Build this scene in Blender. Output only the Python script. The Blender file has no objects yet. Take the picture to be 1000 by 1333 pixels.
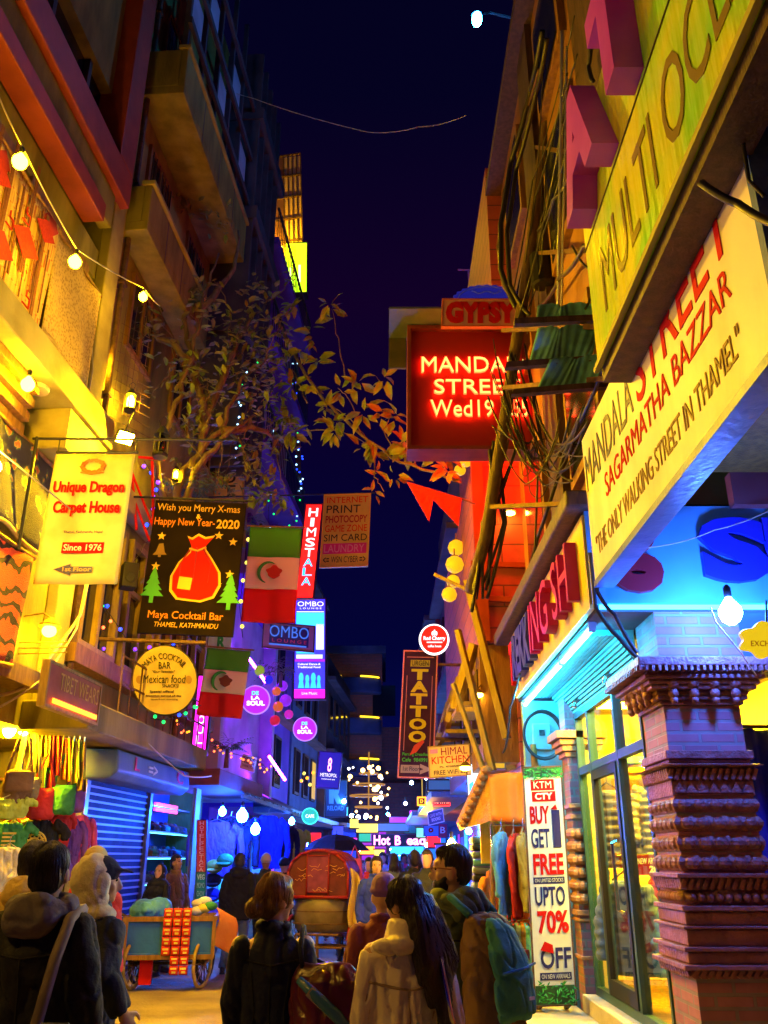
import bpy, bmesh, math, random
from mathutils import Vector as V, Matrix, noise
random.seed(11)
S = bpy.context.scene
COL = S.collection
R = math.radians
pi = math.pi

# ---------------------------------------------------------------- camera, night sky, exposure
F = 1121.0                      # focal length in photo pixels (photo is 1000 px wide)
TH = R(21.94)
CZ = 1.6
cam = bpy.data.cameras.new('camera')
cam.sensor_fit = 'HORIZONTAL'
cam.sensor_width = 36.0
cam.lens = 36.0 * F / 1000.0
cam.clip_end = 500
cam.clip_start = 0.05
camo = bpy.data.objects.new('camera', cam)
COL.objects.link(camo)
camo.location = (0, 0, CZ)
camo.rotation_euler = (R(90) + TH, 0, 0)
S.camera = camo

W = bpy.data.worlds.new("World")
S.world = W
W.use_nodes = True
nt = W.node_tree
nt.nodes.clear()
wo = nt.nodes.new('ShaderNodeOutputWorld')
bg = nt.nodes.new('ShaderNodeBackground')
tc = nt.nodes.new('ShaderNodeTexCoord')
sx = nt.nodes.new('ShaderNodeSeparateXYZ')
rp = nt.nodes.new('ShaderNodeValToRGB')
nt.links.new(tc.outputs['Generated'], sx.inputs[0])
nt.links.new(sx.outputs['Z'], rp.inputs[0])
nt.links.new(rp.outputs[0], bg.inputs[0])
nt.links.new(bg.outputs[0], wo.inputs[0])
el = rp.color_ramp.elements
el[0].position = 0.0; el[0].color = (.0015, .004, .09, 1)
el[1].position = 1.0; el[1].color = (.0006, .0010, .012, 1)
for p_, c_ in ((.22, (.0008, .0012, .036, 1)), (.42, (.0022, .0006, .026, 1)), (.58, (.0058, .0004, .019, 1)), (.74, (.0014, .0008, .014, 1))):
    e_ = el.new(p_); e_.color = c_
bg.inputs[1].default_value = 1.0

S.view_settings.view_transform = 'Standard'
S.view_settings.look = 'None'
S.view_settings.exposure = 0.0
S.view_settings.gamma = 1.0
S.cycles.use_denoising = True
S.cycles.max_bounces = 5
S.cycles.diffuse_bounces = 3
S.cycles.glossy_bounces = 3
S.cycles.transparent_max_bounces = 12
S.cycles.sample_clamp_indirect = 4.0
S.cycles.caustics_reflective = False
S.cycles.caustics_refractive = False

# ---------------------------------------------------------------- pixel -> place
cT, sT = math.cos(TH), math.sin(TH)
def ray(u, v):
    x = (u - 500) / F; y = (666.5 - v) / F
    return V((x, cT - y * sT, sT + y * cT))
CAM = V((0, 0, CZ))
def P(u, v, Y):
    r = ray(u, v); return CAM + r * (Y / r.y)
def PX(u, v, X):
    r = ray(u, v); return CAM + r * (X / r.x)
LK, L0 = .075, -5.1
def PL(u, v, off=0):
    r = ray(u, v); return CAM + r * ((L0 + off) / (r.x - LK * r.y))
def lx(Y, off=0): return L0 + LK * Y + off
def zat(v, Y):
    r = ray(500, v); return CZ + r.z / r.y * Y
def frame(o, r, u):
    r = V(r); u = V(u); n = r.cross(u).normalized()
    return Matrix(((r.x, u.x, n.x, o[0]), (r.y, u.y, n.y, o[1]), (r.z, u.z, n.z, o[2]), (0, 0, 0, 1)))
_d = V((LK, 1, 0)).normalized()
FL = frame((L0, 0, 0), _d, (0, 0, 1))           # left facade: x along the street, y up, z out to the street
_dl = _d.y
def FX(X): return frame((X, 0, 0), (0, -1, 0), (0, 0, 1))   # a wall facing the street from the right
def FY(Y): return frame((0, Y, 0), (1, 0, 0), (0, 0, 1))    # a wall facing the camera
def fl(u, v, off=0):
    p = PL(u, v, off); return p.y / _dl, p.z
def pxframe(bl, br, tl, Y, yaw=0):
    c = P((br[0] + tl[0]) / 2, (br[1] + tl[1]) / 2, Y)
    n = V((math.sin(yaw), -math.cos(yaw), 0))
    def hit(p):
        r = ray(*p); return CAM + r * ((c - CAM).dot(n) / r.dot(n))
    a, b, d = hit(bl), hit(br), hit(tl)
    return frame(a, (b - a).normalized(), (d - a).normalized()), (b - a).length, (d - a).length

# ---------------------------------------------------------------- materials
MATS = {}
def mat(name, c, c2=None, sc=6.0, rough=.65, bump=0.0, metal=0.0, det=4.0, stretch=(1, 1, 1), spec=.4, lo=.35, hi=.65, bsc=None):
    if name in MATS: return MATS[name]
    m = bpy.data.materials.new(name); m.use_nodes = True
    n = m.node_tree.nodes; l = m.node_tree.links
    b = n['Principled BSDF']
    b.inputs['Base Color'].default_value = (*c, 1)
    b.inputs['Roughness'].default_value = rough
    b.inputs['Metallic'].default_value = metal
    b.inputs['Specular IOR Level'].default_value = spec
    if c2 or bump:
        t = n.new('ShaderNodeTexCoord'); mp = n.new('ShaderNodeMapping')
        mp.inputs['Scale'].default_value = stretch
        l.new(t.outputs['Object'], mp.inputs[0])
    if c2:
        nz = n.new('ShaderNodeTexNoise'); nz.inputs['Scale'].default_value = sc; nz.inputs['Detail'].default_value = det
        r = n.new('ShaderNodeValToRGB')
        r.color_ramp.elements[0].color = (*c, 1); r.color_ramp.elements[1].color = (*c2, 1)
        r.color_ramp.elements[0].position = lo; r.color_ramp.elements[1].position = hi
        l.new(mp.outputs[0], nz.inputs['Vector']); l.new(nz.outputs[0], r.inputs[0]); l.new(r.outputs[0], b.inputs['Base Color'])
    if bump:
        nb = n.new('ShaderNodeTexNoise'); nb.inputs['Scale'].default_value = bsc or sc * 4; nb.inputs['Detail'].default_value = 6
        bp = n.new('ShaderNodeBump'); bp.inputs['Strength'].default_value = bump; bp.inputs['Distance'].default_value = .03
        l.new(mp.outputs[0], nb.inputs['Vector']); l.new(nb.outputs[0], bp.inputs['Height']); l.new(bp.outputs[0], b.inputs['Normal'])
    MATS[name] = m
    return m
def em(name, c, st, base=(.02, .02, .02)):
    if name in MATS: return MATS[name]
    m = bpy.data.materials.new(name); m.use_nodes = True
    b = m.node_tree.nodes['Principled BSDF']
    b.inputs['Base Color'].default_value = (*base, 1); b.inputs['Roughness'].default_value = .4
    b.inputs['Emission Color'].default_value = (*c, 1); b.inputs['Emission Strength'].default_value = st
    MATS[name] = m
    return m
def nodemat(name, fn):
    if name in MATS: return MATS[name]
    m = bpy.data.materials.new(name); m.use_nodes = True
    fn(m.node_tree.nodes, m.node_tree.links, m.node_tree.nodes['Principled BSDF'])
    MATS[name] = m
    return m
def _coord(n, l, plane, scale=1.0):
    """object coordinates laid flat: 'x' wall facing x, 'y' wall facing y"""
    t = n.new('ShaderNodeTexCoord'); s = n.new('ShaderNodeSeparateXYZ'); c = n.new('ShaderNodeCombineXYZ')
    l.new(t.outputs['Object'], s.inputs[0])
    a = n.new('ShaderNodeMath'); a.operation = 'ADD'
    l.new(s.outputs[0], a.inputs[0]); l.new(s.outputs[1], a.inputs[1])
    l.new(a.outputs[0], c.inputs[0]); l.new(s.outputs[2], c.inputs[1])
    return c.outputs[0]
def brick(name, c1, c2, mortar, bw, bh, ms=.012):
    def fn(n, l, b):
        v = _coord(n, l, 'x')
        t = n.new('ShaderNodeTexBrick')
        t.inputs['Scale'].default_value = 1.0
        t.inputs['Brick Width'].default_value = bw; t.inputs['Row Height'].default_value = bh
        t.inputs['Mortar Size'].default_value = ms; t.inputs['Mortar Smooth'].default_value = .2
        t.inputs['Color1'].default_value = (*c1, 1); t.inputs['Color2'].default_value = (*c2, 1); t.inputs['Mortar'].default_value = (*mortar, 1)
        l.new(v, t.inputs['Vector'])
        nz = n.new('ShaderNodeTexNoise'); nz.inputs['Scale'].default_value = 7; nz.inputs['Detail'].default_value = 6
        l.new(v, nz.inputs['Vector'])
        mx = n.new('ShaderNodeMix'); mx.data_type = 'RGBA'; mx.blend_type = 'MULTIPLY'; mx.inputs[0].default_value = .55
        l.new(t.outputs[0], mx.inputs[6]); l.new(nz.outputs[0], mx.inputs[7])
        gm = n.new('ShaderNodeGamma'); gm.inputs[1].default_value = .75
        l.new(mx.outputs[2], gm.inputs[0])
        l.new(gm.outputs[0], b.inputs['Base Color'])
        bp = n.new('ShaderNodeBump'); bp.inputs['Strength'].default_value = .7; bp.inputs['Distance'].default_value = .02; bp.invert = True
        l.new(t.outputs['Fac'], bp.inputs['Height']); l.new(bp.outputs[0], b.inputs['Normal'])
        b.inputs['Roughness'].default_value = .6
    return nodemat(name, fn)
def glass(name, tint=(.8, .9, .9), fac=.12, rough=.03):
    if name in MATS: return MATS[name]
    m = bpy.data.materials.new(name); m.use_nodes = True
    n = m.node_tree.nodes; l = m.node_tree.links
    n.clear()
    o = n.new('ShaderNodeOutputMaterial'); mx = n.new('ShaderNodeMixShader'); t = n.new('ShaderNodeBsdfTransparent'); g = n.new('ShaderNodeBsdfGlossy')
    t.inputs[0].default_value = (*tint, 1); g.inputs['Roughness'].default_value = rough
    fr = n.new('ShaderNodeLayerWeight'); fr.inputs[0].default_value = .5
    pw = n.new('ShaderNodeMath'); pw.operation = 'POWER'; pw.inputs[1].default_value = 5
    ad = n.new('ShaderNodeMath'); ad.operation = 'MULTIPLY_ADD'; ad.inputs[1].default_value = .6; ad.inputs[2].default_value = fac; ad.use_clamp = True
    l.new(fr.outputs['Facing'], pw.inputs[0]); l.new(pw.outputs[0], ad.inputs[0]); l.new(ad.outputs[0], mx.inputs[0]); l.new(t.outputs[0], mx.inputs[1]); l.new(g.outputs[0], mx.inputs[2]); l.new(mx.outputs[0], o.inputs[0])
    MATS[name] = m
    return m
def col(name):
    return MATS[name]

# ---------------------------------------------------------------- mesh builder
class MB:
    def __init__(s, T=None):
        s.v = []; s.f = []; s.m = []; s.T = T; s.k = 0
    def add(s, vs, fs):
        n = len(s.v)
        if s.T is not None: vs = [s.T @ V(p) for p in vs]
        s.v += [tuple(p) for p in vs]; s.f += [tuple(i + n for i in f) for f in fs]; s.m += [s.k] * len(fs)
        return s
    def box(s, a, b):
        (x0, y0, z0), (x1, y1, z1) = a, b
        return s.add([(x0, y0, z0), (x1, y0, z0), (x1, y1, z0), (x0, y1, z0), (x0, y0, z1), (x1, y0, z1), (x1, y1, z1), (x0, y1, z1)],
                     [(0, 3, 2, 1), (4, 5, 6, 7), (0, 1, 5, 4), (1, 2, 6, 5), (2, 3, 7, 6), (3, 0, 4, 7)])
    def hexa(s, p):
        return s.add(p, [(0, 3, 2, 1), (4, 5, 6, 7), (0, 1, 5, 4), (1, 2, 6, 5), (2, 3, 7, 6), (3, 0, 4, 7)])
    def beam(s, p, q, w, h, up=(0, 0, 1)):
        p = V(p); q = V(q); d = (q - p).normalized(); u = V(up)
        r = d.cross(u)
        if r.length < 1e-4: r = d.cross(V((1, 0, 0)))
        r.normalize(); u = r.cross(d)
        r *= w / 2; u *= h / 2
        return s.hexa([p - r - u, p + r - u, p + r + u, p - r + u, q - r - u, q + r - u, q + r + u, q - r + u])
    def tube(s, pts, r, n=6, cap=True):
        pts = [V(p) for p in pts]; N = len(pts)
        rs = r if isinstance(r, (list, tuple)) else [r] * N
        vs = []; fs = []; prev = None
        for i, p in enumerate(pts):
            d = (pts[min(i + 1, N - 1)] - pts[max(i - 1, 0)])
            if d.length < 1e-9: d = V((0, 0, 1))
            d.normalize()
            if prev is None:
                a = d.cross(V((0, 0, 1)))
                if a.length < 1e-3: a = d.cross(V((1, 0, 0)))
                a.normalize()
            else:
                a = prev - d * prev.dot(d)
                if a.length < 1e-5: a = d.cross(V((.3, .5, .8)))
                a.normalize()
            prev = a; b = d.cross(a)
            for k in range(n):
                t = 2 * pi * k / n
                vs.append(p + (a * math.cos(t) + b * math.sin(t)) * rs[i])
        for i in range(N - 1):
            for k in range(n):
                fs.append((i * n + k, i * n + (k + 1) % n, (i + 1) * n + (k + 1) % n, (i + 1) * n + k))
        if cap:
            fs.append(tuple(range(n - 1, -1, -1))); fs.append(tuple(range((N - 1) * n, N * n)))
        return s.add(vs, fs)
    def lathe(s, prof, n=16, c=(0, 0, 0), sq=False, sc=(1, 1)):
        """profile (radius, z) turned about z; sq=True makes a square section"""
        if sq: n = 4
        vs = []; fs = []
        for r, z in prof:
            for k in range(n):
                t = 2 * pi * k / n + (pi / 4 if sq else 0)
                q = r * (math.sqrt(2) if sq else 1)
                vs.append((c[0] + math.cos(t) * q * sc[0], c[1] + math.sin(t) * q * sc[1], c[2] + z))
        N = len(prof)
        for i in range(N - 1):
            for k in range(n):
                fs.append((i * n + k, i * n + (k + 1) % n, (i + 1) * n + (k + 1) % n, (i + 1) * n + k))
        fs.append(tuple(range(n - 1, -1, -1))); fs.append(tuple(range((N - 1) * n, N * n)))
        return s.add(vs, fs)
    def ball(s, c, r, n=10, sc=(1, 1, 1), M=None):
        vs = []; fs = []; m = max(4, n * 2 // 3)
        c = V(c)
        for i in range(m + 1):
            a = pi * i / m
            for k in range(n):
                t = 2 * pi * k / n
                p = V((math.sin(a) * math.cos(t) * sc[0], math.sin(a) * math.sin(t) * sc[1], -math.cos(a) * sc[2])) * r
                if M is not None: p = M @ p
                if i in (0, m) and k > 0: continue
                vs.append(c + p)
        def ix(i, k):
            if i == 0: return 0
            if i == m: return 1 + (m - 1) * n
            return 1 + (i - 1) * n + k % n
        for i in range(m):
            for k in range(n):
                q = [ix(i, k), ix(i, k + 1), ix(i + 1, k + 1), ix(i + 1, k)]
                u = []
                for j in q:
                    if j not in u: u.append(j)
                fs.append(tuple(u))
        return s.add(vs, fs)
    def prism(s, poly, z0, z1):
        n = len(poly)
        vs = [(x, y, z0) for x, y in poly] + [(x, y, z1) for x, y in poly]
        fs = [tuple(range(n - 1, -1, -1)), tuple(range(n, 2 * n))] + [(i, (i + 1) % n, n + (i + 1) % n, n + i) for i in range(n)]
        return s.add(vs, fs)
    def sheet(s, fn, nu, nv, th=.006):
        """a cloth-like sheet: fn(a,b) -> point, thickened along its normal"""
        g = [[V(fn(i / nu, j / nv)) for j in range(nv + 1)] for i in range(nu + 1)]
        vs = []; 
        def nrm(i, j):
            a = g[min(i + 1, nu)][j] - g[max(i - 1, 0)][j]; b = g[i][min(j + 1, nv)] - g[i][max(j - 1, 0)]
            c = a.cross(b)
            return c.normalized() if c.length > 1e-9 else V((0, 0, 1))
        for sgn in (1, -1):
            for i in range(nu + 1):
                for j in range(nv + 1):
                    vs.append(g[i][j] + nrm(i, j) * th * .5 * sgn)
        K = (nu + 1) * (nv + 1); fs = []
        def ix(i, j, t): return t * K + i * (nv + 1) + j
        for i in range(nu):
            for j in range(nv):
                fs.append((ix(i, j, 0), ix(i + 1, j, 0), ix(i + 1, j + 1, 0), ix(i, j + 1, 0)))
                fs.append((ix(i, j, 1), ix(i, j + 1, 1), ix(i + 1, j + 1, 1), ix(i + 1, j, 1)))
        for i in range(nu):
            fs.append((ix(i, 0, 0), ix(i, 0, 1), ix(i + 1, 0, 1), ix(i + 1, 0, 0)))
            fs.append((ix(i, nv, 0), ix(i + 1, nv, 0), ix(i + 1, nv, 1), ix(i, nv, 1)))
        for j in range(nv):
            fs.append((ix(0, j, 0), ix(0, j + 1, 0), ix(0, j + 1, 1), ix(0, j, 1)))
            fs.append((ix(nu, j, 0), ix(nu, j, 1), ix(nu, j + 1, 1), ix(nu, j + 1, 0)))
        return s.add(vs, fs)
    def loft(s, secs, n=18):
        """closed loft of ellipses: (center, rx, ry, xaxis, yaxis)"""
        vs = []; fs = []
        for c, rx, ry, ax, ay in secs:
            for k in range(n):
                t = 2 * pi * k / n
                vs.append(V(c) + V(ax) * rx * math.cos(t) + V(ay) * ry * math.sin(t))
        N = len(secs)
        for i in range(N - 1):
            for k in range(n):
                fs.append((i * n + k, i * n + (k + 1) % n, (i + 1) * n + (k + 1) % n, (i + 1) * n + k))
        fs.append(tuple(range(n - 1, -1, -1))); fs.append(tuple(range((N - 1) * n, N * n)))
        return s.add(vs, fs)
    def build(s, name, m, parent=None, smooth=False, bevel=0, fix=True):
        if name == 'lettering' and s.T is not None and not getattr(s, 'one', False):
            p = list(range(len(s.v)))
            def fd(a):
                while p[a] != a: p[a] = p[p[a]]; a = p[a]
                return a
            for f in s.f:
                for q in f[1:]: p[fd(q)] = fd(f[0])
            iv = s.T.inverted(); ys = [(iv @ V(c)).y for c in s.v]; rng = {}
            for k in range(len(s.v)):
                r = fd(k); a, b = rng.get(r, (9e9, -9e9)); rng[r] = (min(a, ys[k]), max(b, ys[k]))
            rows = []
            for r, (a, b) in sorted(rng.items(), key=lambda x: x[1]):
                if rows and a < rows[-1][0] - 1e-4: rows[-1][0] = max(rows[-1][0], b); rows[-1][1].add(r)
                else: rows.append([b, {r}])
            if len(rows) > 1:
                o = None
                for _, ks in rows:
                    g = MB(s.T); g.one = True; ix = {}
                    for f, mi in zip(s.f, s.m):
                        if fd(f[0]) in ks:
                            for q in f:
                                if q not in ix: ix[q] = len(g.v); g.v.append(s.v[q])
                            g.f.append(tuple(ix[q] for q in f)); g.m.append(mi)
                    if g.f: o = g.build(name, m, parent, smooth, bevel, fix)
                return o
        me = bpy.data.meshes.new(name)
        me.from_pydata(s.v, [], s.f)
        ms = m if isinstance(m, (list, tuple)) else [m]
        for x in ms: me.materials.append(x)
        if len(ms) > 1: me.polygons.foreach_set('material_index', s.m)
        if fix:
            b = bmesh.new(); b.from_mesh(me); bmesh.ops.recalc_face_normals(b, faces=b.faces); b.to_mesh(me); b.free()
        if smooth: me.polygons.foreach_set('use_smooth', [True] * len(me.polygons))
        o = bpy.data.objects.new(name, me); COL.objects.link(o)
        if parent is not None: adopt(o, parent)
        if bevel:
            md = o.modifiers.new('bevel', 'BEVEL'); md.width = bevel; md.segments = 2; md.limit_method = 'ANGLE'; md.angle_limit = R(40)
        return o
def wm(o):
    m = o.matrix_basis.copy()
    if o.parent: m = wm(o.parent) @ o.matrix_parent_inverse @ m
    return m
def adopt(o, parent):
    o.parent = parent; o.matrix_parent_inverse = wm(parent).inverted()
def tag(o, label, cat, group=None, kind=None):
    if label: o['label'] = label
    if cat: o['category'] = cat
    if group: o['group'] = group
    if kind: o['kind'] = kind
    return o
def thing(name, label, cat, loc=(0, 0, 0), rz=0, group=None):
    o = bpy.data.objects.new(name, None); COL.objects.link(o)
    o.empty_display_size = .1
    o.location = loc; o.rotation_euler = (0, 0, rz)
    return tag(o, label, cat, group)
KIDS = {}
def children(o): return [c for c in bpy.data.objects if c.parent == o]
def copy_tree(o, loc, rz=None, label=None, parent=None):
    c = o.copy(); COL.objects.link(c); c.location = loc
    if rz is not None: c.rotation_euler = (0, 0, rz)
    if label: c['label'] = label
    def rec(src, dst):
        for k in children(src):
            d = k.copy(); COL.objects.link(d); d.parent = dst; rec(k, d)
    rec(o, c)
    return c

# ---------------------------------------------------------------- lettering
_TC = {}
def textmesh(s, bold=0.0, res=3):
    k = (s, bold)
    if k in _TC: return _TC[k]
    cu = bpy.data.curves.new('lettering', 'FONT'); cu.body = s; cu.size = 1; cu.extrude = .5; cu.offset = bold; cu.resolution_u = res; cu.fill_mode = 'BOTH'
    o = bpy.data.objects.new('lettering', cu); COL.objects.link(o)
    dg = bpy.context.evaluated_depsgraph_get(); dg.update()
    me = bpy.data.meshes.new_from_object(o.evaluated_get(dg))
    vs = [tuple(x.co) for x in me.vertices]; fs = [tuple(p.vertices) for p in me.polygons]
    bpy.data.objects.remove(o); bpy.data.meshes.remove(me); bpy.data.curves.remove(cu)
    _TC[k] = (vs, fs)
    return _TC[k]
def put(mb, s, x0, y0, x1, y1, z=.003, depth=.004, bold=.015, shear=0, warp=None):
    """fit the words s into the box x0..x1, y0..y1 of the builder's frame"""
    if any(c in 'MNWmw' for c in s): bold = min(bold, .0)
    vs, fs = textmesh(s, bold)
    if not vs: return
    ax = min(p[0] for p in vs); bx = max(p[0] for p in vs); ay = min(p[1] for p in vs); by = max(p[1] for p in vs)
    kx = (x1 - x0) / max(bx - ax, 1e-6); ky = (y1 - y0) / max(by - ay, 1e-6)
    out = []
    for x, y, zz in vs:
        X = x0 + (x - ax) * kx + shear * (y - ay) * ky; Y = y0 + (y - ay) * ky
        if warp: X, Y = warp(X, Y)
        out.append((X, Y, z + (zz + .5) * depth))
    mb.add(out, fs)
def stack(mb, s, x0, y0, x1, y1, gap=.15, **k):
    """letters one under another"""
    mb.one = True
    n = len(s); h = (y1 - y0) / n
    for i, ch in enumerate(s):
        if ch != ' ':
            b = y1 - (i + 1) * h
            w = x1 - x0
            q = .3 * w if ch in 'I1' else 0
            put(mb, ch, x0 + q, b + h * gap / 2, x1 - q, b + h * (1 - gap / 2), **k)
def sign(name, label, cat, fr, board, lines, th=.05, edge=None, group=None, ew=.03, shape=None, back=True):
    T, w, h = fr
    root = thing(name, label, cat, T @ V((w / 2, 0, 0)), 0, group)
    mb = MB(T)
    if shape == 'round':
        mb.prism([(w / 2 + w / 2 * math.cos(2 * pi * k / 40), h / 2 + h / 2 * math.sin(2 * pi * k / 40)) for k in range(40)], -th, 0)
    else: mb.box((0, 0, -th), (w, h, 0))
    mb.build('board', board, root)
    if edge:
        e = MB(T)
        if shape == 'round':
            pr = []
            for k in range(41):
                t = 2 * pi * k / 40
                pr.append((w / 2 + w / 2 * math.cos(t), h / 2 + h / 2 * math.sin(t), -th * .3))
            e.tube(pr, ew, 6)
        else:
            z0, z1 = -th * 1.05 - .004, .012
            e.box((-ew, -ew, z0), (w + ew, 0.002, z1)); e.box((-ew, h - .002, z0), (w + ew, h + ew, z1))
            e.box((-ew, .002, z0), (0.002, h - .002, z1)); e.box((w - .002, .002, z0), (w + ew, h - .002, z1))
        e.build('frame', edge, root)
    for ln in lines:
        s, x0, y0, x1, y1, m = ln[:6]; k = ln[6] if len(ln) > 6 else {}
        g = MB(T)
        if s == '#': g.box((x0 * w, y0 * h, .0015), (x1 * w, y1 * h, .003 + k.get('z', 0)))
        elif k.get('stack'): stack(g, s, x0 * w, y0 * h, x1 * w, y1 * h, **{a: b for a, b in k.items() if a != 'stack'})
        else: put(g, s, x0 * w, y0 * h, x1 * w, y1 * h, **dict(dict(z=.0045), **k))
        if g.v: g.build('color_panel' if s == '#' else 'lettering', m, root)
    return root
# ---------------------------------------------------------------- people
def blob(mb, voxel, name, m, parent=None, smooth=4, folds=0.0, freq=(7, 7, 3), seed=0):
    me = bpy.data.meshes.new(name); me.from_pydata(mb.v, [], mb.f)
    b = bmesh.new(); b.from_mesh(me); bmesh.ops.recalc_face_normals(b, faces=b.faces); b.to_mesh(me); b.free()
    o = bpy.data.objects.new(name, me); COL.objects.link(o)
    md = o.modifiers.new('r', 'REMESH'); md.mode = 'VOXEL'; md.voxel_size = voxel
    if smooth:
        ms = o.modifiers.new('s', 'SMOOTH'); ms.iterations = smooth; ms.factor = .5
    dg = bpy.context.evaluated_depsgraph_get(); dg.update()
    ne = bpy.data.meshes.new_from_object(o.evaluated_get(dg))
    bpy.data.objects.remove(o); bpy.data.meshes.remove(me)
    if folds:
        ns = [v.normal.copy() for v in ne.vertices]
        for v, n_ in zip(ne.vertices, ns):
            p = v.co
            q = V((p.x * freq[0] + seed, p.y * freq[1], p.z * freq[2]))
            a = noise.noise(q) + .5 * noise.noise(q * 2.1 + V((3, 1, 7)))
            r_ = 1 - abs(noise.noise(V((q.x * 1.3 + q.z * .7, q.y * 1.3 - q.z * .5, q.z * 1.1)))) * 2.2; r_ = max(0, r_) ** 5
            v.co = p + n_ * folds * (a - 1.1 * r_ + .4)
    ne.materials.clear(); ne.materials.append(m)
    ne.polygons.foreach_set('use_smooth', [True] * len(ne.polygons))
    ne.name = name
    o = bpy.data.objects.new(name, ne); COL.objects.link(o)
    if parent is not None: adopt(o, parent)
    return o

def capsule(mb, pts, rs, n=10):
    """a tapered limb through points with rounded ends"""
    pts = [V(p) for p in pts]
    mb.tube(pts, rs, n)
    for p, r in zip(pts, rs): mb.ball(p, r, n)

def hand(mb, w, d, lat, nrm, k, curl=.35):
    """palm, four unequal bent fingers and a thumb from the side of the palm"""
    w = V(w); d = V(d).normalized(); nrm = V(nrm).normalized(); lat = V(lat).normalized()
    c = [w - d * .02, w + d * .02, w + d * .06, w + d * .092]
    mb.loft([(c[0], .026 * k, .019 * k, lat, nrm), (c[1], .034 * k, .017 * k, lat, nrm), (c[2], .041 * k, .015 * k, lat, nrm), (c[3], .036 * k, .012 * k, lat, nrm)], 10)
    for i, (ln, off) in enumerate(((.86, -.031), (1.0, -.010), (.94, .011), (.74, .031))):
        p = w + d * .084 * k + lat * off * k
        a = curl * (.7 + .2 * i); dd = d + lat * off * 2.2
        pts = [p]
        for seg in (.042, .027, .022):
            dd = (dd + nrm * a * .75).normalized()
            p = p + dd * seg * ln * k; pts.append(p)
        mb.tube(pts, [.0098 * k, .0092 * k, .0085 * k, .007 * k], 7)
        mb.ball(pts[-1], .007 * k, 6)
    p = w + d * .022 * k - lat * .03 * k
    pts = [p, p + (d * .6 - lat * .75 + nrm * .25).normalized() * .038 * k]
    pts.append(pts[-1] + (d * .9 - lat * .3 + nrm * .35).normalized() * .032 * k)
    pts.append(pts[-1] + (d + nrm * .45).normalized() * .024 * k)
    mb.tube(pts, [.013 * k, .0115 * k, .0105 * k, .008 * k], 7); mb.ball(pts[-1], .008 * k, 6)

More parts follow.
